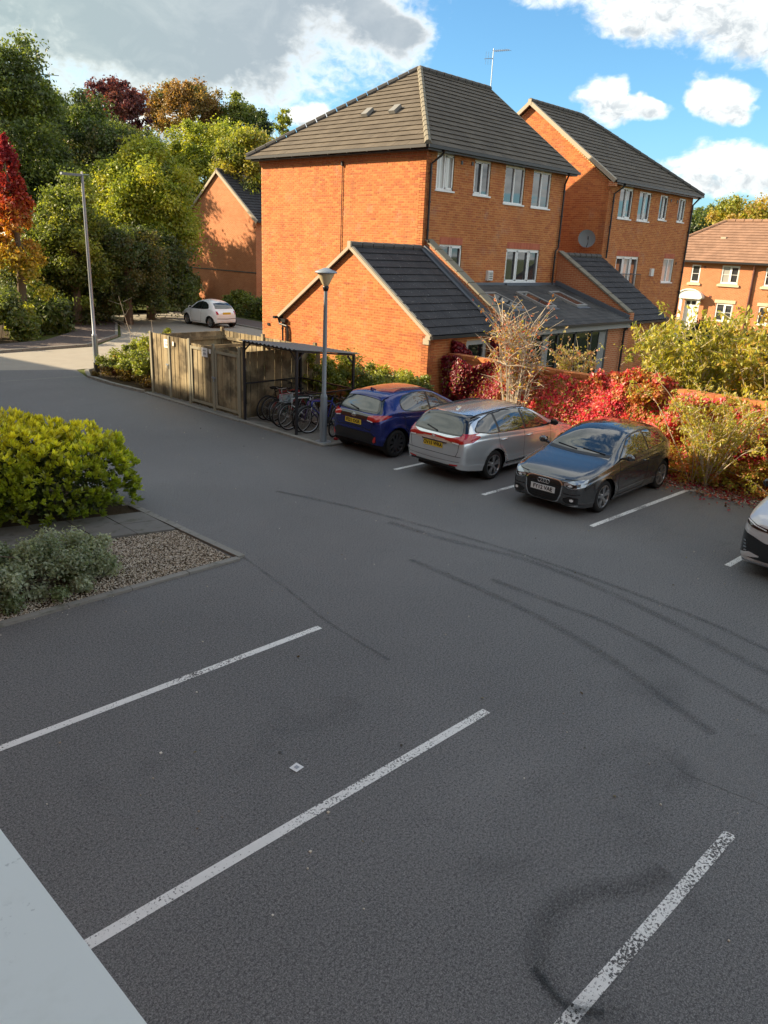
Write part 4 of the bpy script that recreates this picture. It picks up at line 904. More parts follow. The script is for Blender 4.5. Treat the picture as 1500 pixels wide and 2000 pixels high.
# ------------------------------------------------------------------ cars
def pchip(pts):
    xs = np.array([p[0] for p in pts], float); ys = np.array([p[1] for p in pts], float); h = np.diff(xs); d = np.diff(ys) / h; m = np.zeros(len(xs)); m[0], m[-1] = d[0], d[-1]
    for i in range(1, len(xs) - 1):
        if d[i - 1] * d[i] > 0: w1 = 2 * h[i] + h[i - 1]; w2 = h[i] + 2 * h[i - 1]; m[i] = (w1 + w2) / (w1 / d[i - 1] + w2 / d[i])
    def f(x):
        x = min(max(x, xs[0]), xs[-1]); i = min(max(int(np.searchsorted(xs, x)) - 1, 0), len(h) - 1); t = (x - xs[i]) / h[i]
        return (2 * t**3 - 3 * t**2 + 1) * ys[i] + (t**3 - 2 * t**2 + t) * h[i] * m[i] + (-2 * t**3 + 3 * t**2) * ys[i + 1] + (t**3 - t**2) * h[i] * m[i + 1]
    return f
def carpaint(name, col, metal=.5, rough=.28):
    def f(T, b):
        p = obco(T); n = T.noise(p, 3, 4, .6); T.l.new(T.mix(T.m('MULTIPLY', T.ss(.4, .7, n), .12), col, tuple(c * .8 + .03 for c in col)), b.inputs['Base Color'])
    return mat(name, col, rough, metal=metal, spec=.5, coat=1.0, build=f)
carpaint('paint_grey', (.115, .118, .122), .75, .18); carpaint('paint_silver', (.76, .80, .82), .68, .22); carpaint('paint_blue', (.002, .010, .14), .5, .2); carpaint('paint_white', (.84, .88, .88), .0, .3); carpaint('paint_pearl', (.62, .62, .63), .1, .3)
mat('car_glass', (.014, .019, .022), .015, spec=.9, coat=1.0)
mat('trim_black', (.012, .012, .013), .38, spec=.5)
mat('gloss_black', (.008, .008, .009), .08, spec=.7, coat=.6)
mat('tyre', (.018, .018, .018), .8, spec=.3)
mat('alloy', (.42, .43, .44), .32, metal=.8)
mat('alloy_dark', (.07, .07, .075), .35, metal=.6)
mat('chrome', (.62, .63, .64), .15, metal=.95)
mat('lamp_red', (.46, .008, .010), .12, spec=.8, coat=.8)
mat('lamp_clear', (.34, .38, .42), .12, metal=.6, coat=1.0)
mat('lamp_white', (.75, .76, .78), .2, spec=.7)
mat('plate_yellow', (.72, .50, .03), .45)
mat('plate_white', (.72, .73, .73), .45)
mat('seat_dark', (.03, .03, .03), .9)

class Car:
    """car body lofted in local space: +X forward, origin under the middle of the car; d is measured back from the nose"""
    def __init__(s, root, L, paint, top, belt, bottom, wide, railw, axles, wr, kz=.82, capf=.10, capr=.10, zc=.52, arch=1.17, tyre_w=.20, crease=.84):
        s.root = root; s.L = L; s.paint = paint; s.ax = axles; s.wr = wr; s.arch = wr * arch; s.tw = tyre_w
        T, Bt, Bo, Wd, Rw = map(pchip, (top, belt, bottom, wide, railw)); s.T = T; s.Bt = Bt; s.Wd = Wd
        ns = 230; ds = [capf + (L - capf - capr) * i / (ns - 1) for i in range(ns)]
        NS, NG, NR = 44, 16, 20
        def section(d):
            w, zb, zs, zt, rw = Wd(d), Bo(d), min(Bt(d), T(d) - .02), T(d), Rw(d); zr = zs + (zt - zs) * kz; P = [(w * .5, zb - .0), (w * .86, zb)]
            wsh = w * .965
            for i in range(NS + 1):
                t = i / NS; y = w - w * .05 * max(0, (.40 - t) / .40) ** 1.6 - (w - wsh) * max(0, (t - .55) / .45) ** 2.0
                if t > crease: y -= .010 * min(1, (t - crease) / .04)
                y += .010 * math.exp(-((t - .20) / .07) ** 2)
                P.append((y, zb + (zs - zb) * t))
            for ax in axles:  # arch flare
                q = abs(d - ax)
                if q < s.arch + .12:
                    P = [(y + .018 * math.exp(-((math.hypot(q, z - wr) - s.arch) / .07) ** 2) if y > w * .8 else y, z) for y, z in P]
            y0 = P[-1][0]
            for i in range(1, NG + 1):
                t = i / NG; P.append((y0 + (rw - y0) * t + .012 * math.sin(math.pi * t), zs + (zr - zs) * t))
            for i in range(1, NR + 1):
                t = i / NR; y = rw * (1 - t); P.append((y, zr + (zt - zr) * (1 - (y / rw) ** 2.4)))
            P = np.array(P); k0 = 2 + NS - 3
            for _ in range(5):
                Q = P.copy(); Q[k0:-1] = P[k0:-1] * .5 + (P[k0 - 1:-2] + P[k0 + 1:]) * .25; P = Q
            P[-1, 0] = 0
            return P
        half = [section(d) for d in ds]; rows = []
        def full(P, x): return [(x, y, z) for y, z in P] + [(x, -y, z) for y, z in P[::-1][1:]]
        X = lambda d: L / 2 - d
        s.X = X; NC = 22
        def cap(P, d, b, sign):
            out = []
            for k in range(1, NC + 1):
                t = (k / NC); f = (1 - t) if t < 1 else 0.0; f = 1 - t ** 1.0; bul = b * (1 - f ** 3.2) ** (1 / 2.2)
                out.append(full(np.column_stack([P[:, 0] * f, zc + (P[:, 1] - zc) * f]), X(d) + sign * bul))
            return out
        fr = cap(half[0], ds[0], capf, 1)[::-1]; rr = cap(half[-1], ds[-1], capr, -1)
        rows = fr + [full(P, X(d)) for P, d in zip(half, ds)] + rr
        A = np.array(rows); nr, nc = A.shape[:2]; idx = np.arange(nr * nc).reshape(nr, nc)
        F = np.stack([idx[:-1, :-1], idx[:-1, 1:], idx[1:, 1:], idx[1:, :-1]], -1).reshape(-1, 4)
        close = np.stack([idx[:-1, -1], idx[:-1, 0], idx[1:, 0], idx[1:, -1]], -1).reshape(-1, 4); F = np.vstack([F, close])
        V = A.reshape(-1, 3).copy(); s.full_bvh = BVHTree.FromPolygons([tuple(v) for v in V], [tuple(f) for f in F])
        # wheel arches cut out
        for ax in axles:
            xa = X(ax); d = np.hypot(V[:, 0] - xa, V[:, 2] - wr); side = np.abs(V[:, 1]) > .45; near = side & (np.abs(d - s.arch) < .011)
            k = s.arch / np.maximum(d[near], 1e-6); V[near, 0] = xa + (V[near, 0] - xa) * k; V[near, 2] = wr + (V[near, 2] - wr) * k
        C = V[F].mean(1); keep = np.ones(len(F), bool)
        for ax in axles: keep &= ~((np.hypot(C[:, 0] - X(ax), C[:, 2] - wr) < s.arch) & (np.abs(C[:, 1]) > .40) & (C[:, 2] < wr + s.arch))
        o = fast_mesh('body', V, F[keep], paint, root); o.data.polygons.foreach_set('use_smooth', [True] * len(o.data.polygons)); s.body = o
        b = MB()   # dark wheel wells
        for ax in axles:
            for sg in (1, -1):
                yo = sg * (Wd(ax) - .03); yi = sg * .42; N = 20
                vs = []; fs = []
                for k in range(N + 1):
                    a = -0.35 + (math.pi + .7) * k / N; x, z = X(ax) + s.arch * math.cos(a), wr + s.arch * math.sin(a); vs += [(x, yo, z), (x, yi, z)]
                for k in range(N): fs.append((2 * k, 2 * k + 1, 2 * k + 3, 2 * k + 2))
                vs.append((X(ax), yi, wr)); c = len(vs) - 1
                for k in range(N): fs.append((2 * k + 1, c, 2 * k + 3))
                b.add(vs, fs)
        b.box((X(L - .25), -.6, .20), (X(.25), .6, .30)); b.build('wheel_arch', 'black', root)
    def hit(s, o, d):
        h = s.full_bvh.ray_cast(Vector(o), Vector(d)); return h[0], h[1]
    def proj(s, axis, u, v, off):
        """point on the skin: axis 'L'/'R' side view (u=x, v=z), 'F'/'B' front or back view (u=y, v=z), 'T' from above (u=x, v=y)"""
        o, d = {'L': ((u, 3, v), (0, -1, 0)), 'R': ((u, -3, v), (0, 1, 0)), 'F': ((5, u, v), (-1, 0, 0)), 'B': ((-5, u, v), (1, 0, 0)), 'T': ((u, v, 3), (0, 0, -1))}[axis]
        p, n = s.hit(o, d)
        if p is None: return None
        if n.dot(Vector(d)) > 0: n = -n
        return p + n * off
    def panel(s, name, axis, lo, hi, m, off=.004, nu=26, nv=12, parent=None, thick=.0):
        """panel lying on the skin between two curves lo(u) and hi(u), given as point lists"""
        us0, us1 = max(lo[0][0], hi[0][0]), min(lo[-1][0], hi[-1][0]); L_ = lambda q, u: float(np.interp(u, [a for a, _ in q], [c for _, c in q]))
        G = []
        for i in range(nu + 1):
            u = us0 + (us1 - us0) * i / nu; a, c = L_(lo, u), L_(hi, u); col = []
            for j in range(nv + 1):
                v = a + (c - a) * j / nv; p = s.proj(axis, u, v, off); col.append(p)
            G.append(col)
        b = MB(); ok = {}
        for i in range(nu + 1):
            for j in range(nv + 1):
                if G[i][j] is not None: ok[(i, j)] = len(b.v); b.v.append(tuple(G[i][j]))
        for i in range(nu):
            for j in range(nv):
                q = [(i, j), (i + 1, j), (i + 1, j + 1), (i, j + 1)]
                if all(k in ok for k in q):
                    f = [ok[k] for k in q]
                    P = [Vector(b.v[k]) for k in f]
                    if max((P[0] - P[1]).length, (P[1] - P[2]).length, (P[2] - P[3]).length, (P[3] - P[0]).length) > .35: continue
                    b.f.append(tuple(f)); b.m.append(0)
        o = b.build(name, m, parent or s.root, smooth=True); return o
    def line(s, name, axis, pts, w, m, off=.003, parent=None):
        """narrow joint, trim line or painted crease shade on the skin"""
        P = []
        for (a, c), (e, f) in zip(pts[:-1], pts[1:]):
            n = max(2, int(math.hypot(e - a, f - c) / .04))
            for i in range(n): P.append((a + (e - a) * i / n, c + (f - c) * i / n))
        P.append(pts[-1]); b = MB(); L2 = []
        for i, p in enumerate(P):
            q0, q1 = P[max(i - 1, 0)], P[min(i + 1, len(P) - 1)]; dx, dy = q1[0] - q0[0], q1[1] - q0[1]; l = math.hypot(dx, dy) or 1; nx, ny = -dy / l * w / 2, dx / l * w / 2
            a, c = s.proj(axis, p[0] + nx, p[1] + ny, off), s.proj(axis, p[0] - nx, p[1] - ny, off); L2.append((a, c))
        for a, c in L2:
            b.v += [tuple(a or (0, 0, .3)), tuple(c or (0, 0, .3))]
        for i in range(len(L2) - 1):
            if None in L2[i] or None in L2[i + 1]: continue
            if (Vector(L2[i][0]) - Vector(L2[i + 1][0])).length > .3: continue
            b.f.append((2 * i, 2 * i + 1, 2 * i + 3, 2 * i + 2)); b.m.append(0)
        return b.build(name, m, parent or s.root)
    def wheels(s, spokes=5, m='alloy', twin=True):
        for ax in s.ax:
            for sg in (1, -1):
                r = s.wr; x = s.X(ax); w = s.tw; y1 = sg * (s.Wd(ax) - .015); y0 = y1 - sg * w
                b = MB(); rim = r * .70
                b.lathe([(rim, y0), (r * .93, y0), (r * .99, y0 + sg * .02), (r, y0 + sg * .05), (r, y1 - sg * .05), (r * .99, y1 - sg * .025), (r * .93, y1 - sg * .006), (r * .80, y1), (rim, y1 - sg * .008), (rim, y1 - sg * .04)], (x, 0, r), 40, 'y'); t = b.build('wheel', 'tyre', s.root, smooth=True)
                b = MB(); b.lathe([(rim * 1.02, y1 - sg * .004), (rim * .97, y1 - sg * .002), (rim * .93, y1 - sg * .02), (rim * .90, y1 - sg * .10)], (x, 0, r), 40, 'y', 0)
                b.lathe([(rim * .90, y1 - sg * .10), (.0, y1 - sg * .10)], (x, 0, r), 24, 'y', 1); b.lathe([(.0, y1 - sg * .012), (.05, y1 - sg * .014), (.065, y1 - sg * .03), (.065, y1 - sg * .09)], (x, 0, r), 20, 'y', 0)
                for k in range(spokes):
                    for tw in ((-.13, .13) if twin else (0,)):
                        a0 = 2 * math.pi * k / spokes + .3; a1 = a0 + tw * 1.35; p = (x + .04 * math.cos(a0 + tw * .6), y1 - sg * .028, r + .04 * math.sin(a0 + tw * .6)); q = (x + rim * .95 * math.cos(a1), y1 - sg * .018, r + rim * .95 * math.sin(a1)); b.beam(p, q, .034 if twin else .06, .03, 0, up=(0, 1, 0))
                rr = b.build('rim', [m, 'black'], t)
    def plate(s, axis, zc, text, m, w=.52, h=.111, tilt=0, off=.02):
        sg = 1 if axis == 'F' else -1; p = s.proj(axis, 0, zc, off) ; x = p.x; b = MB(); b.box((x - .006, -w / 2, zc - h / 2), (x + .006, w / 2, zc + h / 2)); o = b.build('number_plate', m, s.root)
        if not text: return o
        cu = bpy.data.curves.new('lettering', 'FONT'); cu.body = text; cu.size = .108; cu.align_x = 'CENTER'; cu.align_y = 'CENTER'; cu.extrude = .001; cu.offset = .0022; cu.space_character = 1.02
        t = bpy.data.objects.new('lettering', cu); COL.objects.link(t); t.parent = o; cu.materials.append(MATS['black'])
        t.rotation_euler = (math.pi / 2, 0, math.pi / 2 if axis == 'F' else -math.pi / 2); t.location = (x + sg * .0085, 0, zc); t.scale = (.93, 1, 1)
        me = bpy.data.meshes.new_from_object(t); bpy.data.objects.remove(t); t = bpy.data.objects.new('lettering', me); COL.objects.link(t); t.parent = o; t.rotation_euler = (math.pi / 2, 0, math.pi / 2 if axis == 'F' else -math.pi / 2); t.location = (x + sg * .0085, 0, zc); t.scale = (.93, 1, 1); return o
    def mirrors(s, d, z, m):
        for sg in (1, -1):
            y = sg * (s.Wd(d) * .97); x = s.X(d); b = MB(); N = 12; M_ = 8; vs = []; fs = []
            for i in range(M_ + 1):
                th = math.pi * i / M_
                for k in range(N):
                    a = 2 * math.pi * k / N; ca, sa = math.cos(a), math.sin(a); px = .075 * math.sin(th) ** .7 * (abs(ca) ** .7) * (1 if ca > 0 else -.55) ; pz = .068 * math.sin(th) ** .6 * (abs(sa) ** .8) * (1 if sa > 0 else -1)
                    vs.append((x + px, y + sg * (.03 + .20 * (i / M_)), z + pz + .02))
            for i in range(M_):
                for k in range(N): fs.append((i * N + k, i * N + (k + 1) % N, (i + 1) * N + (k + 1) % N, (i + 1) * N + k))
            b.add(vs, fs); o = b.build('wing_mirror', m, s.root, smooth=True); c = MB(); c.beam((x + .01, y - sg * .03, z - .03), (x + .01, y + sg * .08, z - .01), .05, .035); c.add([(x - .046, y + sg * .05, z - .035), (x - .046, y + sg * .21, z - .03), (x - .046, y + sg * .21, z + .07), (x - .046, y + sg * .05, z + .07)], [(0, 1, 2, 3)]); q = c.build('mirror_foot', 'trim_black'); q.parent = o
    def handle(s, side, d, z):
        sg = 1 if side == 'L' else -1; p = s.proj(side, s.X(d), z, .0); b = MB(); b.tube([p + Vector((-.1, 0, 0)), p + Vector((-.08, sg * .03, 0)), p + Vector((.08, sg * .03, 0)), p + Vector((.1, 0, 0))], .014, 6); b.build('door_handle', s.paint, s.root, smooth=True)
    def side_glass(s, lo, hi, splits, m='car_glass', pillar=.035):
        """side windows with black pillars between them, lo/hi in (d from nose, z)"""
        X = s.X; f = lambda q: [(X(d), z) for d, z in q][::-1]
        for sd in ('L', 'R'):
            lo2, hi2 = f(lo), f(hi)
            s.panel('window_surround', sd, [(u, z - .012) for u, z in lo2], [(u, z + .012) for u, z in hi2], 'trim_black', .0025, 60, 10)
            ed = [lo[0][0] + .03] + splits + [lo[-1][0] - .03]
            for k in range(len(ed) - 1):
                a, c = ed[k] + (pillar if k else 0), ed[k + 1] - (pillar if k < len(ed) - 2 else 0)
                cut = lambda q: [(X(c), float(np.interp(c, [p[0] for p in q], [p[1] for p in q])))] + [(X(d), z) for d, z in q[::-1] if a < d < c] + [(X(a), float(np.interp(a, [p[0] for p in q], [p[1] for p in q])))]
                s.panel('side_window', sd, [(u, z + .006) for u, z in cut(lo)], [(u, z - .008) for u, z in cut(hi)], m, .006, 30, 10)
    def door_lines(s, doors, zlo, ztop):
        for sd in ('L', 'R'):
            for pts in doors: s.line('door_seam', sd, [(s.X(d), z) for d, z in pts], .011, 'black', .002)

def place_car(root, x, y, heading): root.location = (x, y, 0); root.rotation_euler = (0, 0, heading)

# dark grey three-door hatchback, nose to the lane
def car_grey():
    R_ = empty('parked_car', label='dark grey three door hatchback parked nose out beside the creeper wall, four rings on grille', cat='car')
    L = 3.954
    c = Car(R_, L, 'paint_grey', top=[(0, .60), (.06, .665), (.14, .72), (.4, .815), (.8, .90), (1.1, .96), (1.22, 1.01), (1.5, 1.18), (1.85, 1.345), (2.1, 1.405), (2.4, 1.42), (2.8, 1.41), (3.2, 1.355), (3.48, 1.28), (3.62, 1.17), (3.78, 1.0), (3.88, .90), (L, .80)],
            belt=[(0, .55), (.06, .61), (.14, .665), (.4, .755), (.8, .84), (1.15, .885), (1.6, .91), (2.4, .95), (3.0, .985), (3.4, 1.01), (3.7, .93), (L, .76)],
            bottom=[(0, .21), (.3, .17), (.8, .175), (2, .185), (3.3, .2), (3.7, .24), (L, .29)],
            wide=[(0, .50), (.04, .62), (.10, .705), (.2, .775), (.35, .82), (.6, .85), (1.0, .865), (2, .87), (3.2, .87), (3.55, .84), (3.8, .76), (3.9, .68), (L, .62)],
            railw=[(0, .40), (.3, .62), (.8, .68), (1.15, .70), (1.5, .655), (1.9, .59), (2.4, .575), (3.2, .56), (3.55, .56), (3.75, .60), (L, .50)],
            axles=(.81, 3.28), wr=.312, zc=.46)
    X = c.X
    c.wheels(5, 'alloy', True)
    # windscreen and rear glass
    n = 9
    def arc(a, b, k): return [(-b + 2 * b * i / n, a - k * ((2 * i / n - 1) ** 2)) for i in range(n + 1)]
    c.panel('windscreen', 'F', [(-.66, 1.005), (-.3, .99), (0, .985), (.3, .99), (.66, 1.005)], [(-.66, 1.10), (-.60, 1.25), (-.565, 1.325), (-.3, 1.352), (0, 1.362), (.3, 1.352), (.565, 1.325), (.60, 1.25), (.66, 1.10)], 'car_glass', .004, 44, 22)
    c.panel('cowl', 'F', [(-.66, .965), (0, .952), (.66, .965)], [(-.66, 1.005), (-.3, .99), (0, .985), (.3, .99), (.66, 1.005)], 'trim_black', .003, 40, 3)
    c.panel('rear_window', 'B', [(-.52, 1.06), (0, 1.05), (.52, 1.06)], [(-.50, 1.24), (0, 1.27), (.50, 1.24)], 'car_glass', .004, 30, 12)
    c.side_glass([(1.36, .935), (2.0, .955), (2.6, .975), (3.12, 1.01), (3.30, 1.06)], [(1.36, .955), (1.6, 1.09), (1.86, 1.235), (2.1, 1.30), (2.5, 1.325), (2.9, 1.30), (3.2, 1.20), (3.30, 1.08)], [2.52], pillar=.03)
    c.door_lines([[(1.33, .90), (1.30, .5), (1.36, .24), (2.42, .26), (2.50, .5), (2.52, .94)]], 0, 0)
    for sd in 'LR': c.handle(sd, 2.36, .80); c.line('body_crease_shade', sd, [(X(.95), .70), (X(2.0), .74), (X(3.4), .79)], .010, 'trim_black', .0016)  # shade of the side crease painted on as a dark line
    c.line('bonnet_seam', 'F', [(-.70, .70), (-.40, .685), (-.36, .655), (0, .648), (.36, .655), (.40, .685), (.70, .70)], .010, 'black', .002)
    # single frame grille with a pale surround, four rings, plate
    gl = [(-.375, .56), (-.36, .40), (-.31, .275), (-.22, .235), (0, .228), (.22, .235), (.31, .275), (.36, .40), (.375, .56)]; gh = [(-.375, .57), (-.34, .625), (-.28, .645), (0, .652), (.28, .645), (.34, .625), (.375, .57)]
    c.panel('grille_surround', 'F', [(u * 1.07, z - .018) for u, z in gl], [(u * 1.07, z + .016) for u, z in gh], 'chrome', .005, 50, 16)
    gr = c.panel('grille', 'F', gl, gh, 'trim_black', .010, 50, 16)
    for k in range(9): c.line('grille_slat', 'F', [(-.33 + .006 * k, .60 - .04 * k), (.33 - .006 * k, .60 - .04 * k)], .006, 'gloss_black', .014, parent=gr)
    b = MB(); xx = c.proj('F', 0, .59, .026).x
    for k in range(4):
        yc = (k - 1.5) * .058; b.tube([(xx, yc + .039 * math.cos(a), .592 + .039 * math.sin(a)) for a in [2 * math.pi * i / 20 for i in range(21)]], .0065, 6, caps=False)
    b.build('badge', 'chrome', R_, smooth=True)
    c.plate('F', .455, 'FY12 VAE', 'plate_white')
    for sg, rev in ((1, 1), (-1, -1)):
        q = lambda pts: sorted([(sg * u, z) for u, z in pts])
        hl = c.panel('headlight', 'F', q([(.42, .585), (.50, .545), (.62, .545), (.765, .60)]), q([(.42, .628), (.52, .668), (.66, .705), (.765, .725)]), 'lamp_clear', .006, 24, 10)
        c.panel('headlight_housing', 'F', q([(.47, .575), (.60, .560), (.70, .60)]), q([(.47, .600), (.60, .625), (.70, .645)]), 'gloss_black', .009, 14, 6, parent=hl)
        c.panel('headlight_lens', 'F', q([(.50, .585), (.545, .575), (.59, .59)]), q([(.50, .60), (.545, .615), (.59, .605)]), 'lamp_white', .014, 8, 5, parent=hl)
        it = c.panel('air_intake', 'F', q([(.43, .30), (.50, .255), (.70, .275)]), q([(.43, .345), (.55, .395), (.70, .385)]), 'trim_black', .006, 20, 8)
        c.panel('fog_lamp', 'F', q([(.565, .315), (.60, .300), (.635, .315)]), q([(.565, .345), (.60, .36), (.635, .345)]), 'lamp_white', .012, 8, 5, parent=it)
        c.line('bumper_blade', 'F', [(sg * .40, .222), (sg * .55, .215), (sg * .70, .245)], .018, 'chrome', .008)
        c.line('bumper_crease_shade', 'F', [(sg * .42, .44), (sg * .58, .43), (sg * .72, .45)], .016, 'trim_black', .004)  # dark line stands in for the shade along the bumper fold
        c.panel('tail_lamp', 'B', q([(.46, .80), (.60, .79), (.72, .82)]), q([(.46, .90), (.60, .925), (.72, .93)]), 'lamp_red', .006, 16, 8)
    c.line('front_lip', 'F', [(-.70, .222), (-.4, .205), (0, .20), (.4, .205), (.70, .222)], .014, 'chrome', .006)
    c.mirrors(1.42, .985, 'paint_grey')
    b = MB()
    for y0, y1 in ((.55, .05), (-.05, -.52)): p, q = c.proj('F', y0, 1.0, .014), c.proj('F', y1, 1.03, .014); b.tube([p, q], .009, 5)
    b.build('wiper', 'trim_black', R_); b = MB(); p = c.proj('T', X(3.2), 0, 0); b.tube([p, p + Vector((-.12, 0, .16))], [.008, .003], 5); b.build('aerial', 'trim_black', R_)
    place_car(R_, 12.22 + L / 2, 7.42, math.pi + R(.5)); return R_
car_grey()

# silver estate, tail to the lane
def car_silver():
    R_ = empty('parked_car', label='silver estate car parked tail out between blue hatchback and dark grey hatchback', cat='car')
    L = 4.535
    c = Car(R_, L, 'paint_silver', top=[(0, .58), (.08, .66), (.2, .74), (.6, .86), (1.0, .95), (1.2, 1.01), (1.6, 1.21), (2.0, 1.39), (2.4, 1.46), (2.8, 1.48), (3.3, 1.47), (3.9, 1.43), (4.12, 1.395), (4.22, 1.32), (4.36, 1.10), (4.45, .99), (L, .92)],
            belt=[(0, .52), (.08, .60), (.2, .68), (.6, .80), (1.1, .89), (1.6, .93), (2.4, .96), (3.2, 1.0), (3.8, 1.03), (4.1, 1.03), (4.35, .98), (L, .88)],
            bottom=[(0, .22), (.3, .18), (1, .19), (3.4, .21), (3.9, .25), (4.3, .30), (L, .34)],
            wide=[(0, .50), (.05, .63), (.12, .73), (.3, .82), (.6, .865), (1.0, .88), (2, .885), (3.6, .885), (4.0, .87), (4.25, .84), (4.4, .79), (L, .70)],
            railw=[(0, .42), (.3, .64), (1.1, .71), (1.6, .65), (2.1, .59), (2.8, .58), (3.8, .56), (4.1, .555), (4.25, .57), (4.4, .64), (L, .60)],
            axles=(.92, 3.515), wr=.318, zc=.62, kz=.86)
    X = c.X; c.wheels(5, 'alloy', True)
    c.panel('windscreen', 'F', [(-.66, 1.01), (0, .99), (.66, 1.01)], [(-.66, 1.1), (-.58, 1.36), (0, 1.42), (.58, 1.36), (.66, 1.1)], 'car_glass', .004, 36, 18)
    c.panel('tailgate_surround', 'B', [(-.72, 1.02), (-.3, 1.0), (.3, 1.0), (.72, 1.02)], [(-.72, 1.08), (-.60, 1.34), (-.5, 1.385), (0, 1.40), (.5, 1.385), (.60, 1.34), (.72, 1.08)], 'gloss_black', .004, 48, 20)
    c.panel('rear_window', 'B', [(-.635, 1.035), (-.3, 1.022), (.3, 1.022), (.635, 1.035)], [(-.635, 1.08), (-.545, 1.29), (-.48, 1.325), (0, 1.338), (.48, 1.325), (.545, 1.29), (.635, 1.08)], 'car_glass', .009, 44, 18)
    c.side_glass([(1.45, .945), (2.2, .965), (3.0, .995), (3.7, 1.03), (4.12, 1.10)], [(1.45, .96), (1.8, 1.17), (2.1, 1.325), (2.5, 1.385), (3.0, 1.395), (3.5, 1.365), (3.9, 1.27), (4.12, 1.13)], [2.42, 3.38])
    c.door_lines([[(1.42, .90), (1.40, .5), (1.50, .27), (2.40, .27), (2.46, .5), (2.46, .95)], [(2.46, .27), (3.02, .27), (3.20, .55), (3.36, .70), (3.42, 1.0)]], 0, 0)
    for sd in 'LR': c.handle(sd, 2.28, .83); c.handle(sd, 3.24, .86); c.line('sill_strip', sd, [(X(1.35), .29), (X(3.1), .31)], .03, 'trim_black', .003)
    for sg in (1, -1):
        q = lambda pts: sorted([(sg * u, z) for u, z in pts])
        tl = c.panel('tail_lamp', 'B', q([(.30, .905), (.45, .89), (.60, .865), (.74, .875), (.80, .90)]), q([(.30, .945), (.45, .965), (.60, 1.0), (.74, 1.06), (.80, 1.07)]), 'lamp_red', .010, 26, 10)
        c.panel('tail_lamp', 'L' if sg > 0 else 'R', [(X(4.42), .89), (X(4.25), .895), (X(4.02), .985)], [(X(4.42), 1.07), (X(4.25), 1.06), (X(4.02), 1.01)], 'lamp_red', .009, 16, 8)
        c.panel('reversing_lamp', 'B', q([(.50, .872), (.66, .858)]), q([(.50, .892), (.66, .885)]), 'lamp_white', .014, 10, 3, parent=tl)
        c.panel('rear_reflector', 'B', q([(.46, .395), (.66, .405)]), q([(.46, .42), (.66, .432)]), 'lamp_red', .008, 10, 3)
        c.line('tailgate_seam', 'B', [(sg * .66, .86), (sg * .65, .72), (sg * .60, .60)], .011, 'black', .002)
        c.panel('headlight', 'F', q([(.42, .60), (.75, .66)]), q([(.42, .66), (.75, .80)]), 'lamp_clear', .006, 16, 8)
        p = [c.proj('T', X(d), sg * .56, .028) for d in (2.3, 2.7, 3.2, 3.7, 4.0)]; b = MB(); b.tube([p[0] - Vector((0, 0, .025))] + p + [p[-1] - Vector((.06, 0, .03))], .014, 6); b.build('roof_rail', 'trim_black', R_, smooth=True)
    c.panel('light_band', 'B', [(-.34, .915), (0, .925), (.34, .915)], [(-.34, .950), (0, .965), (.34, .950)], 'lamp_red', .012, 24, 4)
    b = MB(); x = c.proj('B', 0, .94, .03).x; b.tube([(x, .035, .975), (x, .035, .915)], .007, 5); b.tube([(x, -.035, .975), (x, -.035, .915)], .007, 5); b.tube([(x, .035, .945), (x, -.035, .945)], .006, 5); b.build('badge', 'chrome', R_)
    c.line('bumper_seam', 'B', [(-.72, .60), (-.60, .60), (.60, .60), (.72, .60)], .011, 'black', .002); c.panel('bumper_step', 'B', [(-.74, .545), (0, .53), (.74, .545)], [(-.74, .585), (0, .57), (.74, .585)], 'paint_silver', .016, 40, 4)
    c.panel('rear_skirt', 'B', [(-.62, .345), (0, .34), (.62, .345)], [(-.62, .395), (0, .39), (.62, .395)], 'trim_black', .004, 30, 4); c.line('bumper_crease_shade', 'B', [(-.70, .49), (0, .475), (.70, .49)], .008, 'trim_black', .003)  # bumper crease is its shade drawn as a thin dark line
    c.plate('B', .775, 'OV15 WRA', 'plate_yellow', off=.012); b = MB(); x = c.proj('B', 0, .845, .0).x; b.box((x - .03, -.36, .838), (x + .01, .30, .858)); b.build('boot_handle', 'gloss_black', R_)
    b = MB(); p, q = c.proj('B', 0, 1.03, .02), c.proj('B', -.02 + .33, 1.09, .02); b.tube([p, q], .014, 6); b.build('rear_wiper', 'trim_black', R_)
    p = c.proj('T', X(3.75), 0, 0); b = MB(); b.prism([p + Vector((.08, -.02, 0)), p + Vector((-.08, -.02, 0)), p + Vector((-.06, -.008, .05))], (0, .04, 0)); b.build('roof_aerial', 'paint_silver', R_)
    c.mirrors(1.48, 1.0, 'trim_black')
    place_car(R_, 12.15 + L / 2, 10.10, R(-.5)); return R_
car_silver()

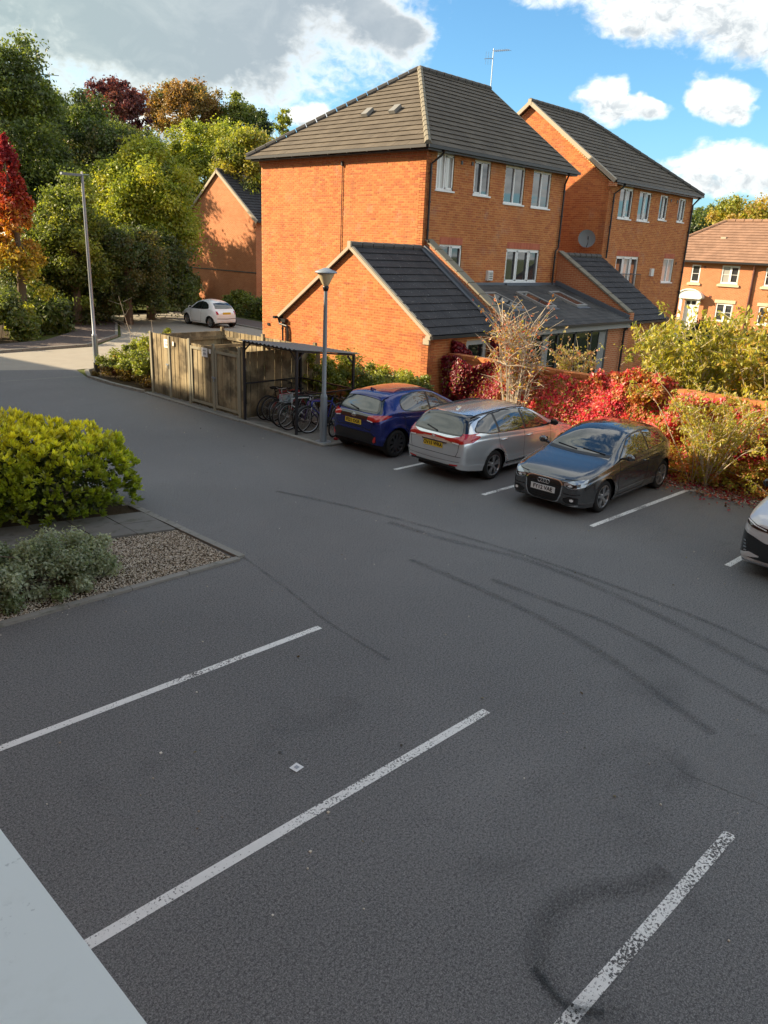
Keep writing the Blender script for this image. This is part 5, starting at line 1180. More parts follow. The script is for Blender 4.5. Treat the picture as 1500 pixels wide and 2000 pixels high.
# deep blue hatchback, tail to the lane
def car_blue():
    R_ = empty('parked_car', label='deep blue hatchback with yellow rear plate parked next to the bicycle shelter', cat='car')
    L = 3.94
    c = Car(R_, L, 'paint_blue', top=[(0, .62), (.08, .71), (.2, .79), (.6, .90), (.9, .97), (1.1, 1.06), (1.5, 1.27), (1.9, 1.44), (2.2, 1.49), (2.6, 1.50), (3.0, 1.485), (3.35, 1.43), (3.5, 1.38), (3.62, 1.25), (3.76, 1.06), (3.86, .98), (L, .90)],
            belt=[(0, .55), (.08, .64), (.2, .72), (.6, .84), (1.0, .91), (1.6, .95), (2.4, .98), (3.0, 1.02), (3.4, 1.06), (3.6, 1.03), (3.8, .95), (L, .84)],
            bottom=[(0, .23), (.3, .19), (1, .20), (3.0, .22), (3.5, .26), (L, .34)],
            wide=[(0, .52), (.05, .65), (.12, .74), (.3, .82), (.6, .85), (1.0, .862), (2, .865), (3.0, .872), (3.3, .872), (3.6, .84), (3.78, .78), (L, .68)],
            railw=[(0, .42), (.3, .64), (1.0, .70), (1.5, .64), (2.0, .58), (2.6, .57), (3.3, .55), (3.5, .55), (3.7, .62), (L, .56)],
            axles=(.78, 3.34), wr=.322, zc=.60, kz=.85, arch=1.2)
    X = c.X; c.wheels(10, 'alloy_dark', False)
    c.panel('windscreen', 'F', [(-.66, 1.04), (0, 1.02), (.66, 1.04)], [(-.66, 1.12), (-.56, 1.38), (0, 1.45), (.56, 1.38), (.66, 1.12)], 'car_glass', .004, 36, 18)
    c.panel('tailgate_surround', 'B', [(-.70, 1.03), (0, 1.01), (.70, 1.03)], [(-.70, 1.07), (-.58, 1.30), (-.5, 1.365), (0, 1.395), (.5, 1.365), (.58, 1.30), (.70, 1.07)], 'gloss_black', .004, 44, 18)
    c.panel('rear_window', 'B', [(-.58, 1.06), (0, 1.045), (.58, 1.06)], [(-.58, 1.10), (-.50, 1.27), (-.44, 1.305), (0, 1.325), (.44, 1.305), (.50, 1.27), (.58, 1.10)], 'car_glass', .009, 40, 16)
    c.panel('spoiler', 'T', [(X(3.56), -.54), (X(3.34), -.55)], [(X(3.56), .54), (X(3.34), .55)], 'paint_blue', .025, 6, 30)
    c.side_glass([(1.28, .97), (2.0, .985), (2.7, 1.015), (3.05, 1.06), (3.16, 1.12)], [(1.28, .985), (1.6, 1.17), (1.9, 1.335), (2.2, 1.395), (2.6, 1.405), (2.95, 1.36), (3.12, 1.26), (3.16, 1.16)], [2.18])
    c.door_lines([[(1.26, .93), (1.24, .5), (1.34, .28), (2.16, .28), (2.22, .5), (2.22, .97)], [(2.22, .28), (2.82, .28), (3.0, .58), (3.10, .80), (3.14, 1.05)]], 0, 0)
    for sd in 'LR': c.handle(sd, 2.05, .85); c.handle(sd, 3.0, .92); c.panel('sill_cladding', sd, [(X(2.9), .23), (X(1.25), .22)], [(X(2.9), .30), (X(1.25), .29)], 'trim_black', .004, 30, 3)
    c.panel('tail_band', 'B', [(-.80, .925), (-.5, .885), (0, .875), (.5, .885), (.80, .925)], [(-.80, .985), (-.5, .985), (0, 1.0), (.5, .985), (.80, .985)], 'gloss_black', .006, 50, 6)
    for sg in (1, -1):
        q = lambda pts: sorted([(sg * u, z) for u, z in pts])
        tl = c.panel('tail_lamp', 'B', q([(.44, .895), (.60, .86), (.72, .875), (.80, .93)]), q([(.44, .965), (.62, .995), (.72, 1.0), (.80, 1.01)]), 'lamp_red', .012, 24, 8)
        c.panel('tail_lamp', 'L' if sg > 0 else 'R', [(X(3.80), .90), (X(3.66), .93), (X(3.52), .98)], [(X(3.80), 1.0), (X(3.66), 1.0), (X(3.52), .995)], 'lamp_red', .010, 12, 5)
        c.panel('reversing_lamp', 'B', q([(.44, .868), (.60, .842)]), q([(.44, .888), (.60, .865)]), 'lamp_white', .014, 10, 3, parent=tl)
        c.panel('rear_reflector', 'B', q([(.62, .40), (.655, .38), (.69, .41)]), q([(.62, .43), (.655, .51), (.69, .54)]), 'lamp_red', .014, 8, 6)
        c.line('tailgate_seam', 'B', [(sg * .62, .87), (sg * .58, .74), (sg * .50, .64)], .011, 'black', .002)
        c.panel('headlight', 'F', q([(.42, .62), (.75, .68)]), q([(.42, .68), (.75, .80)]), 'lamp_clear', .006, 16, 8)
    c.panel('rear_bumper_insert', 'B', [(-.70, .38), (-.55, .355), (0, .35), (.55, .355), (.70, .38)], [(-.70, .50), (-.55, .60), (0, .60), (.55, .60), (.70, .50)], 'trim_black', .007, 50, 10)
    c.line('boot_crease_shade', 'B', [(-.56, .66), (-.3, .69), (0, .695), (.3, .69), (.56, .66)], .016, 'trim_black', .003)  # shade under the boot fold drawn as a dark strip
    b = MB(); x = c.proj('B', 0, .94, .03).x
    b.tube([(x, .07 * math.cos(a), .945 + .042 * math.sin(a)) for a in [2 * math.pi * i / 18 for i in range(19)]], .006, 5, caps=False); b.tube([(x, .032 * math.cos(a), .945 + .042 * math.sin(a)) for a in [2 * math.pi * i / 14 for i in range(15)]], .005, 5, caps=False); b.tube([(x, .05 * math.cos(a), .966 + .016 * math.sin(a)) for a in [2 * math.pi * i / 14 for i in range(15)]], .005, 5, caps=False); b.build('badge', 'chrome', R_)
    c.plate('B', .80, 'FE21 OGR', 'plate_yellow', off=.014)
    b = MB(); p, q = c.proj('B', 0, 1.05, .022), c.proj('B', .30, 1.10, .022); b.tube([p, q], .014, 6); b.build('rear_wiper', 'trim_black', R_)
    p = c.proj('T', X(3.3), 0, 0); b = MB(); b.prism([p + Vector((.12, -.025, -.005)), p + Vector((-.09, -.025, -.01)), p + Vector((-.07, -.008, .075))], (0, .05, 0)); b.build('roof_aerial', 'paint_blue', R_)
    c.mirrors(1.32, 1.03, 'paint_blue')
    place_car(R_, 12.22 + L / 2, 12.62, R(0)); return R_
car_blue()

# small rounded white car far down the lane
def car_white():
    R_ = empty('parked_car', label='small rounded white hatchback parked at the far kerb by the gabled house', cat='car')
    L = 3.546
    c = Car(R_, L, 'paint_white', top=[(0, .60), (.08, .70), (.25, .80), (.6, .92), (.85, .99), (1.1, 1.13), (1.45, 1.36), (1.8, 1.46), (2.1, 1.488), (2.5, 1.465), (2.85, 1.38), (3.1, 1.22), (3.3, 1.0), (3.42, .88), (L, .78)],
            belt=[(0, .52), (.08, .62), (.25, .72), (.6, .84), (1.0, .90), (1.6, .93), (2.4, .96), (2.9, .98), (3.2, .93), (L, .72)],
            bottom=[(0, .22), (.3, .18), (1, .19), (2.8, .20), (3.2, .24), (L, .30)],
            wide=[(0, .46), (.06, .60), (.15, .68), (.35, .76), (.7, .80), (1.5, .813), (2.7, .81), (3.1, .78), (3.35, .70), (L, .58)],
            railw=[(0, .36), (.3, .58), (.9, .64), (1.4, .58), (1.9, .54), (2.5, .53), (2.9, .53), (3.2, .58), (L, .48)], axles=(.70, 3.0), wr=.30, zc=.55, kz=.83)
    X = c.X; c.wheels(7, 'alloy', False)
    c.panel('windscreen', 'F', [(-.60, 1.02), (0, 1.0), (.60, 1.02)], [(-.60, 1.1), (-.52, 1.36), (0, 1.41), (.52, 1.36), (.60, 1.1)], 'car_glass', .004, 30, 14)
    c.panel('rear_window', 'B', [(-.56, 1.03), (0, 1.02), (.56, 1.03)], [(-.56, 1.07), (-.50, 1.30), (0, 1.35), (.50, 1.30), (.56, 1.07)], 'car_glass', .005, 30, 14)
    c.side_glass([(1.18, .94), (1.8, .95), (2.4, .975), (2.85, 1.02)], [(1.18, .955), (1.45, 1.17), (1.7, 1.31), (2.0, 1.36), (2.4, 1.335), (2.7, 1.22), (2.85, 1.07)], [2.16])
    c.door_lines([[(1.14, .90), (1.12, .5), (1.2, .26), (2.12, .27), (2.18, .5), (2.20, .95)]], 0, 0)
    for sd in 'LR': c.handle(sd, 2.04, .84)
    for sg in (1, -1):
        q = lambda pts: sorted([(sg * u, z) for u, z in pts])
        c.panel('tail_lamp', 'B', q([(.52, .74), (.62, .74)]), q([(.52, .90), (.62, .90)]), 'lamp_red', .010, 8, 10); c.panel('headlight', 'F', q([(.44, .60), (.62, .62)]), q([(.44, .74), (.62, .76)]), 'lamp_clear', .006, 12, 8)
    c.plate('B', .80, None, 'plate_yellow'); c.line('bumper_strip', 'B', [(-.6, .52), (0, .50), (.6, .52)], .03, 'trim_black', .006)
    c.mirrors(1.25, 1.0, 'paint_white'); place_car(R_, 25.62, 38.55, math.pi / 2 - R(.5)); return R_
car_white()

# white and black electric crossover, only its front corner in the frame
def car_pearl():
    R_ = empty('parked_car', label='white crossover with black lower grille, only its front corner showing at the right edge', cat='car')
    L = 4.58
    c = Car(R_, L, 'paint_pearl', top=[(0, .80), (.06, .88), (.15, .94), (.5, 1.03), (1.0, 1.12), (1.2, 1.18), (1.6, 1.38), (2.0, 1.57), (2.4, 1.63), (3.0, 1.64), (3.8, 1.58), (4.1, 1.48), (4.3, 1.28), (4.45, 1.12), (L, 1.0)],
            belt=[(0, .72), (.06, .80), (.15, .86), (.5, .95), (1.1, 1.03), (2, 1.06), (3, 1.09), (4, 1.12), (4.4, 1.05), (L, .95)],
            bottom=[(0, .22), (.3, .20), (1, .24), (3.6, .26), (L, .34)],
            wide=[(0, .60), (.05, .72), (.12, .80), (.3, .87), (.6, .905), (1, .92), (3.6, .92), (4.2, .88), (4.4, .82), (L, .72)],
            railw=[(0, .52), (.3, .70), (1.1, .76), (1.6, .70), (2.2, .63), (3.6, .61), (4.2, .62), (L, .60)], axles=(.88, 3.65), wr=.355, zc=.55, kz=.85, arch=1.15)
    X = c.X; c.wheels(5, 'alloy_dark', True)
    c.panel('windscreen', 'F', [(-.70, 1.18), (0, 1.16), (.70, 1.18)], [(-.70, 1.26), (-.62, 1.52), (0, 1.58), (.62, 1.52), (.70, 1.26)], 'car_glass', .004, 30, 14)
    c.side_glass([(1.5, 1.08), (2.4, 1.10), (3.4, 1.13), (4.0, 1.18)], [(1.5, 1.1), (1.9, 1.36), (2.3, 1.50), (2.9, 1.54), (3.5, 1.49), (4.0, 1.24)], [2.55, 3.45])
    c.panel('rear_window', 'B', [(-.6, 1.18), (.6, 1.18)], [(-.56, 1.45), (.56, 1.45)], 'car_glass', .004, 20, 10)
    c.panel('lower_grille', 'F', [(-.84, .34), (-.6, .31), (0, .29), (.6, .31), (.84, .34)], [(-.84, .71), (-.66, .67), (-.45, .60), (0, .60), (.45, .60), (.66, .67), (.84, .71)], 'gloss_black', .006, 50, 10)
    c.panel('front_band', 'F', [(-.80, .83), (-.4, .76), (0, .75), (.4, .76), (.80, .83)], [(-.80, .87), (-.4, .82), (0, .81), (.4, .82), (.80, .87)], 'gloss_black', .006, 50, 6)
    c.panel('skid_plate', 'F', [(-.74, .25), (0, .235), (.74, .25)], [(-.74, .275), (0, .265), (.74, .275)], 'chrome', .016, 40, 3)
    for sg in (1, -1):
        q = lambda pts: sorted([(sg * u, z) for u, z in pts])
        hl = c.panel('headlight', 'F', q([(.44, .77), (.60, .78), (.82, .83)]), q([(.44, .81), (.62, .85), (.82, .89)]), 'gloss_black', .010, 20, 6); c.line('daytime_lamp', 'F', [(sg * .46, .80), (sg * .62, .83), (sg * .80, .872)], .014, 'lamp_white', .016, parent=hl)
        for k in range(4): c.panel('air_curtain', 'F', q([(.70 + .012 * k, .40 + .05 * k), (.745 + .012 * k, .40 + .05 * k)]), q([(.70 + .012 * k, .425 + .05 * k), (.745 + .012 * k, .425 + .05 * k)]), 'lamp_clear', .012, 4, 3)
        c.panel('bumper_wing', 'F', q([(.50, .36), (.62, .33), (.80, .31)]), q([(.50, .38), (.66, .41), (.80, .36)]), 'paint_pearl', .012, 14, 5)
        c.panel('tail_lamp', 'B', q([(.45, .95), (.75, .98)]), q([(.45, 1.03), (.75, 1.06)]), 'lamp_red', .008, 14, 5)
    c.mirrors(1.55, 1.13, 'gloss_black'); c.plate('F', .45, None, 'plate_white'); place_car(R_, 11.98 + L / 2, 2.86, math.pi); return R_
car_pearl()
# ------------------------------------------------------------------ bin store
def bin_store():
    H = empty('bin_store', (12.3, 16.9, 0), label='weathered timber bin store with double gates and two white notices', cat='bin store')
    x0, x1, y0, y1 = 12.30, 14.9, 16.95, 21.72
    def board(name, p, q, w, t, z0, z1, axis):
        b = MB(); (xa, ya) = p; 
        if axis == 'y': b.box((xa, ya, z0), (xa + t, ya + w, z1))
        else: b.box((xa, ya, z0), (xa + w, ya + t, z1))
        WB(b, name, 'weathered_wood', H)
    gates = [(17.12, 18.30, 1.80), (18.36, 19.50, 1.83)]        # doors, then fixed fence
    y = y0 + .03
    while y < y1 - .03:
        ingate = any(a - .03 <= y <= b for a, b, _ in gates) ; top = 1.80 if ingate else 1.86 + (.02 if y > 19.6 else 0)
        board('board', (x0 + (.0 if int(y * 10) % 2 else .012), y), None, .112, .018, .07 + random.uniform(-.01, .01), top + random.uniform(-.004, .004), 'y'); y += .122
    for yy, zt in ((y0 - .02, 1.98), (17.08, 1.95), (18.29, 1.9), (19.52, 1.92), (20.6, 1.88), (y1 - .08, 1.92)):
        b = MB(); b.box((x0 - .035, yy, .03), (x0 + .0, yy + .09, zt)); WB(b, 'post', 'wood_frame' if yy > y0 else 'weathered_wood', H)
    for yy in (17.16, 18.20, 18.36, 19.42): b = MB(); b.box((x0 - .022, yy, .12), (x0 - .002, yy + .07, 1.74)); WB(b, 'gate_stile', 'wood_frame', H)
    for yy in ((17.24, 18.2), (18.44, 19.42)):
        for z in (.14, 1.66): b = MB(); b.box((x0 - .021, yy[0], z), (x0 - .003, yy[1], z + .07)); WB(b, 'gate_rail', 'wood_frame', H)
    for yy, z in ((18.25, .95), (20.65, 1.0)): b = MB(); b.box((x0 - .05, yy, z), (x0 - .02, yy + .16, z + .05)); b.tube([(x0 - .06, yy + .04, z + .02), (x0 - .06, yy + .04, z - .08)], .012, 6); WB(b, 'latch', 'galvanised', H)
    for yy, z in ((20.62, 1.52), (18.62, 1.50)):
        b = MB(); b.box((x0 - .03, yy, z), (x0 - .02, yy + .27, z + .25)); o = WB(b, 'notice', 'paper', H)
        b = MB(); b.box((x0 - .034, yy + .05, z + .16), (x0 - .031, yy + .22, z + .19)); b.box((x0 - .034, yy + .06, z + .06), (x0 - .031, yy + .2, z + .12)); q = b.build('print', 'paper_print'); q.parent = o
    for yy in (18.45, 20.35): b = MB(); b.box((x0 - .03, yy, 1.62), (x0 - .02, yy + .08, 1.74)); WB(b, 'notice', 'paper', H)
    # right, back, left and dividing fences
    x = x0 + .1
    while x < x1: board('board', (x, y0 + (.0 if int(x * 10) % 2 else .014)), None, .112, .018, .06, 1.84 + random.uniform(-.004, .004), 'x'); x += .119
    x = x0 + .1
    while x < x1: board('board', (x, y1 - .05), None, .112, .018, .06, 1.82 + random.uniform(-.004, .004), 'x'); x += .119
    y = y0 + .05
    while y < y1: board('board', (x1 - (.0 if int(y * 10) % 2 else .014), y), None, .112, .018, .06, 1.84 + random.uniform(-.004, .004), 'y'); y += .119
    for a, c in (((x0 + .1, y0 + .05, 1.62), (x1, y0 + .05, 1.62)), ((x1 - .05, y0, 1.62), (x1 - .05, y1, 1.62)), ((x0 + .05, y0 + .1, 1.62), (x0 + .05, y1, 1.62)), ((x0 + .05, y0 + .1, .5), (x0 + .05, y1, .5)), ((x1 - .05, y0, .6), (x1 - .05, y1, .6)), ((x0, y1 - .1, 1.62), (x1, y1 - .1, 1.62)), ((x0 + .1, 19.45, 1.66), (x1, 19.45, 1.66))):
        b = MB(); b.beam(a, c, .045, .09); WB(b, 'rail', 'weathered_wood', H)
    for a in ((x1 - .06, y0 + .06), (x1 - .06, 19.45), (x1 - .06, y1 - .1)): b = MB(); b.box((a[0], a[1], 0), (a[0] + .09, a[1] + .09, 1.94)); WB(b, 'post', 'weathered_wood', H)
    b = MB(); b.box((x1 - .75, y0 + .02, .03), (x1 - .66, y0 + .1, 1.9)); WB(b, 'post', 'weathered_wood', H)
    return H
bin_store()
for i, (x, y, m, l) in enumerate([(13.3, 20.9, 'bin_green', 'dark wheeled bin inside the left compartment of the timber store'), (13.6, 18.6, 'bin_green', 'dark wheeled bin inside the right compartment of the timber store')]):
    mat('bin_green', (.02, .035, .03), .5)
    r = empty('wheelie_bin', (x, y, .04), label=l, cat='bin', group='wheeled bins in the timber store')
    b = MB(); b.prism([(-.27, -.26, 0), (.27, -.26, 0), (.27, .26, 0), (-.27, .26, 0)], (0, 0, .001)); b.v += []; 
    b = MB(); b.add([(-.25, -.24, .06), (.25, -.24, .06), (.25, .24, .06), (-.25, .24, .06), (-.32, -.29, .98), (.32, -.29, .98), (.32, .29, .98), (-.32, .29, .98)], [(0, 3, 2, 1), (4, 5, 6, 7), (0, 1, 5, 4), (1, 2, 6, 5), (2, 3, 7, 6), (3, 0, 4, 7)]); b.build('body', m, r)
    b = MB(); b.add([(-.34, -.31, .98), (.34, -.31, .98), (.34, .31, .98), (-.34, .31, .98), (-.30, -.27, 1.06), (.30, -.27, 1.06), (.30, .27, 1.06), (-.30, .27, 1.06)], [(0, 3, 2, 1), (4, 5, 6, 7), (0, 1, 5, 4), (1, 2, 6, 5), (2, 3, 7, 6), (3, 0, 4, 7)]); b.build('lid', m, r)
    for sy in (-.26, .26): b = MB(); b.lathe([(0, -.03), (.09, -.03), (.1, 0), (.09, .03), (0, .03)], (.24, sy, .1), 14, 'y'); b.build('wheel', 'black', r)

# ------------------------------------------------------------------ bicycle shelter
def shelter():
    H = empty('bicycle_shelter', (12.3, 14.76, 0), label='open bicycle shelter with dark corrugated roof on slim black posts', cat='bicycle shelter')
    xf, xb, y0, y1 = 12.28, 14.22, 14.74, 16.90; zf, zb = 2.14, 1.93
    for x, z in ((xf, zf), (xb, zb)):
        for y in (y0, y1): b = MB(); b.box((x - .028, y - .028, .03), (x + .028, y + .028, z)); WB(b, 'post', 'rail_metal', H)
    for y in (y0, y1):
        b = MB(); b.beam((xf, y, zf - .02), (xb, y, zb - .02), .04, .04); WB(b, 'roof_rail', 'rail_metal', H); b = MB(); b.beam((xf, y, 1.02), (xb, y, 1.02), .035, .035); WB(b, 'side_rail', 'rail_metal', H)
        for x, z, s in ((xf, zf, 1), (xb, zb, -1)): b = MB(); b.beam((x, y, z - .26), (x + s * .25, y, z - .04), .03, .02, up=(0, 1, 0)); WB(b, 'brace', 'rail_metal', H)
    for x, z in ((xf, zf), (xb, zb)):
        b = MB(); b.beam((x, y0, z - .02), (x, y1, z - .02), .04, .04); WB(b, 'roof_rail', 'rail_metal', H)
        for y, s in ((y0, 1), (y1, -1)): b = MB(); b.beam((x, y, z - .26), (x, y + s * .25, z - .04), .03, .02, up=(1, 0, 0)); WB(b, 'brace', 'rail_metal', H)
    b = MB(); b.beam((xb, y0, 1.02), (xb, y1, 1.02), .035, .035); WB(b, 'side_rail', 'rail_metal', H)
    b = MB(); n = 84; L = y1 - y0 + .16; vs = []
    for k in range(n + 1):
        y = y0 - .08 + L * k / n; h = .018 * math.sin(2 * math.pi * k / 6.0)
        for x, z in ((xf - .12, zf + .035), (xb + .14, zb + .015)): vs.append((x, y, z + h))
    for k in range(n + 1):
        y = y0 - .08 + L * k / n; h = .018 * math.sin(2 * math.pi * k / 6.0)
        for x, z in ((xf - .12, zf + .028), (xb + .14, zb + .008)): vs.append((x, y, z + h))
    N = 2 * (n + 1); fs = [(2 * k, 2 * k + 1, 2 * k + 3, 2 * k + 2) for k in range(n)] + [(N + 2 * k, N + 2 * k + 2, N + 2 * k + 3, N + 2 * k + 1) for k in range(n)] + [(2 * k, 2 * k + 2, N + 2 * k + 2, N + 2 * k) for k in range(n)] + [(2 * k + 1, N + 2 * k + 1, N + 2 * k + 3, 2 * k + 3) for k in range(n)]
    b.add(vs, fs); WB(b, 'roof_sheet', 'sheet_metal', H)
shelter()
for i, (y, l) in enumerate([(16.55, 'low black hoop stand nearest the timber side of the shelter'), (16.0, 'low black hoop stand second from the timber fence'), (15.45, 'low black hoop stand in the middle of the parked bicycles')]):
    b = MB(); b.tube([(12.75, y, .02), (12.75, y, .42), (12.80, y, .5), (13.6, y, .5), (13.66, y, .42), (13.66, y, .02)], .022, 8); o = b.build('bicycle_stand', 'rail_metal', smooth=True); tag(o, l, 'bicycle stand', 'hoop stands under the shelter')

# ------------------------------------------------------------------ bicycles
def bicycle(x, y, yaw, frame, label, lean=.0, wheel=.34, white=False, basket=False):
    r = empty('bicycle', (x, y, .035), yaw, label, 'bicycle', 'bicycles under the shelter'); r.rotation_euler = (lean, 0, yaw)
    mat('bike_' + frame, {'black': (.02, .02, .022), 'white': (.6, .62, .64), 'red': (.30, .02, .03), 'blue': (.03, .05, .30), 'paleblue': (.40, .58, .70), 'green': (.03, .13, .13), 'purple': (.10, .05, .22)}[frame], .3, spec=.5)
    fm = 'bike_' + frame; wb = 1.03; R2 = wheel
    for k, cx in ((0, -wb / 2), (1, wb / 2)):
        b = MB(); b.tube([(cx + R2 * math.cos(a), 0, R2 + R2 * .97 * math.sin(a)) for a in [2 * math.pi * i / 28 for i in range(29)]], .021, 6, caps=False); w = b.build('wheel', 'tyre', r, smooth=True)
        b = MB(); b.tube([(cx + R2 * .92 * math.cos(a), 0, R2 + R2 * .90 * math.sin(a)) for a in [2 * math.pi * i / 28 for i in range(29)]], .009, 5, caps=False); b.tube([(cx, -.045, R2), (cx, .045, R2)], .022, 8)
        for i in range(18):
            a = 2 * math.pi * i / 18; b.tube([(cx, .03 * (1 if i % 2 else -1), R2), (cx + R2 * .91 * math.cos(a), 0, R2 + R2 * .89 * math.sin(a))], .0016, 3, caps=False)
        o = b.build('rim', 'alloy', w)
        if k == 1 or white:
            b = MB(); b.tube([(cx + (R2 + .03) * math.cos(a), 0, R2 + (R2 + .02) * math.sin(a)) for a in [math.pi * (.25 + .75 * i / 10) if k == 0 else math.pi * (.1 + .6 * i / 10) for i in range(11)]], .016, 5); b.build('mudguard', 'bike_black' if 'bike_black' in MATS else 'trim_black', r)
    bb = (-.07, 0, .28); st = (-.24, 0, .76); ht = (.36, 0, .80); hb = (.40, 0, .66); ra = (-wb / 2, 0, R2); fa = (wb / 2, 0, R2)
    b = MB(); b.tube([st, ht], .017, 6); b.tube([bb, hb], .020, 6); b.tube([bb, st, (-.27, 0, .86)], .017, 6); b.tube([ht, hb], .022, 6)
    for s in (.035, -.035): b.tube([(ra[0], s, ra[2]), (bb[0], s * .7, bb[2])], .010, 5); b.tube([(ra[0], s, ra[2]), (st[0], s * .5, st[2] - .03)], .009, 5)
    b.build('frame', fm, r, smooth=True)
    b = MB()
    for s in (.045, -.045): b.tube([(fa[0], s, fa[2]), (.43, s, .62), (.405, s * .6, .66)], .011, 5)
    b.build('fork', fm if not white else 'alloy', r, smooth=True)
    b = MB(); b.tube([(.36, 0, .80), (.34, 0, .93)], .014, 6); b.tube([(.24, .30, .96), (.33, .22, .96), (.38, .08, .94), (.38, -.08, .94), (.33, -.22, .96), (.24, -.30, .96)], .011, 6); hb_ = b.build('handlebar', 'alloy' if white else 'trim_black', r, smooth=True)
    for s in (1, -1): b = MB(); b.tube([(.22, s * .31, .96), (.31, s * .25, .96)], .017, 6); b.tube([(.36, s * .2, .95), (.42, s * .27, .93)], .006, 4); b.build('grip', 'black', hb_)
    b = MB(); b.add([(-.40, .075, .89), (-.40, -.075, .89), (-.25, -.06, .90), (-.12, -.015, .89), (-.12, .015, .89), (-.25, .06, .90), (-.38, .05, .845), (-.38, -.05, .845), (-.14, 0, .86)], [(0, 1, 2, 5), (5, 2, 3, 4), (1, 0, 6, 7), (2, 1, 7), (2, 7, 8), (3, 2, 8), (4, 3, 8), (5, 4, 8), (5, 8, 6), (0, 5, 6), (6, 8, 7)]); b.build('saddle', 'black', r)
    b = MB(); b.lathe([(0, .035), (.085, .035), (.088, .04), (0, .042)], (bb[0], 0, bb[2]), 20, 'y'); b.tube([(bb[0], .05, bb[2]), (bb[0] + .13, .055, bb[2] - .11)], .009, 5); b.tube([(bb[0], -.05, bb[2]), (bb[0] - .13, -.055, bb[2] + .11)], .009, 5); b.box((bb[0] + .09, .06, bb[2] - .125), (bb[0] + .18, .14, bb[2] - .10)); b.box((bb[0] - .18, -.14, bb[2] + .10), (bb[0] - .09, -.06, bb[2] + .125)); b.build('crank', 'alloy_dark', r)
    if basket:
        b = MB()
        for k in range(7): z = .74 + .03 * k; b.tube([(.44, .14, z), (.68, .14, z), (.68, -.14, z), (.44, -.14, z), (.44, .14, z)], .005, 4, caps=False)
        b.build('basket', 'galvanised', r)
    return r
BK = [(13.25, 16.62, R(4), 'black', 'black bicycle right against the timber fence side of the shelter', .10, .34, False, False),
      (13.30, 16.28, R(-6), 'red', 'dark red bicycle second from the timber fence', -.12, .33, False, False),
      (13.18, 15.92, R(183), 'red', 'red and white bicycle facing out, third from the timber fence', .12, .33, True, False),
      (13.06, 15.55, R(174), 'green', 'dark green bicycle with large wheels behind the front shelter post', -.10, .35, False, False),
      (13.00, 15.28, R(181), 'white', 'bicycle with silver forks and front wheel beside the front shelter post', .08, .34, True, True),
      (13.12, 14.98, R(186), 'purple', 'purple bicycle just left of the grey lamp post', -.12, .33, False, False),
      (13.16, 14.62, R(172), 'blue', 'blue bicycle directly behind the grey lamp post', .10, .34, True, False),
      (13.40, 14.22, R(200), 'paleblue', 'pale blue bicycle between the lamp post and the blue car', -.14, .33, False, False),
      (13.75, 13.98, R(190), 'black', 'black bicycle at the right end of the shelter, beside the blue car', .12, .33, True, False)]
for a in BK: bicycle(*a)
b = MB(); b.beam((12.72, 13.75, .06), (13.35, 14.1, .07), .10, .05); o = b.build('scooter_deck', 'bike_red'); tag(o, 'flat red and grey board lying on the concrete beside the lamp base', 'board')

# ------------------------------------------------------------------ lamps
def car_park_lamp():
    r = empty('lamp_post', (12.36, 13.81, .03), label='grey car park lamp post with conical lantern in front of the shelter', cat='lamp post')
    b = MB(); b.lathe([(.20, -.03), (.20, .012), (.085, .014), (.085, .02), (.083, 1.10), (.080, 1.14), (.052, 1.19), (.050, 2.4), (.042, 3.58), (.044, 3.60)], n=24); b.build('pole', 'lamp_grey', r, smooth=True, autos=40)
    b = MB(); b.box((-.088, -.05, .30), (-.083, .05, .85)); b.build('service_door', 'lamp_grey', r)
    b = MB(); b.lathe([(0, 3.58), (.055, 3.58), (.075, 3.66), (.06, 3.70), (0, 3.70)], n=20); b.build('lantern_base', 'black_plastic', r, smooth=True)
    b = MB(); b.lathe([(.06, 3.70), (.09, 3.74), (.215, 3.985), (.0, 3.985)], n=28); b.build('diffuser', 'lamp_diffuser', r, smooth=True, autos=40)
    b = MB(); b.lathe([(0, 3.97), (.25, 3.975), (.262, 3.99), (.25, 4.01), (.14, 4.05), (.06, 4.085), (0, 4.09)], n=28); b.build('lantern_cap', 'galvanised', r, smooth=True, autos=50)
    b = MB(); b.beam((-.22, -.26, -.005), (.22, -.26, -.005), .06, .03); b.beam((-.24, -.26, -.005), (-.24, .26, -.005), .06, .03); b.build('base_kerb', 'kerb', r)
car_park_lamp()
def street_lamp():
    r = empty('street_lamp', (12.70, 26.2, 0), label='tall galvanised street lamp with short LED head at the road junction', cat='street lamp')
    b = MB(); b.lathe([(.105, 0), (.105, .36)], n=20); b.build('base_sleeve', 'black_plastic', r, smooth=True)
    b = MB(); b.lathe([(.092, .36), (.092, 1.28), (.088, 1.32), (.058, 1.36), (.054, 3), (.044, 6.42), (0, 6.44)], n=20); b.build('pole', 'galvanised', r, smooth=True, autos=40)
    b = MB(); b.prism([(-.05, -.07, 6.40), (-.50, .28, 6.42), (-.58, .20, 6.42), (-.54, .42, 6.42), (-.42, .44, 6.42), (.05, .07, 6.40)], (0, 0, .07)); b.build('lamp_head', 'galvanised', r); b = MB(); b.lathe([(0, 6.44), (.03, 6.44), (.03, 6.54), (0, 6.55)], n=10); b.build('photocell', 'render_white', r)
    b = MB(); b.tube([(-.05, .0, 6.44), (.16, -.14, 6.46)], .016, 6); b.build('bracket', 'galvanised', r)
street_lamp()

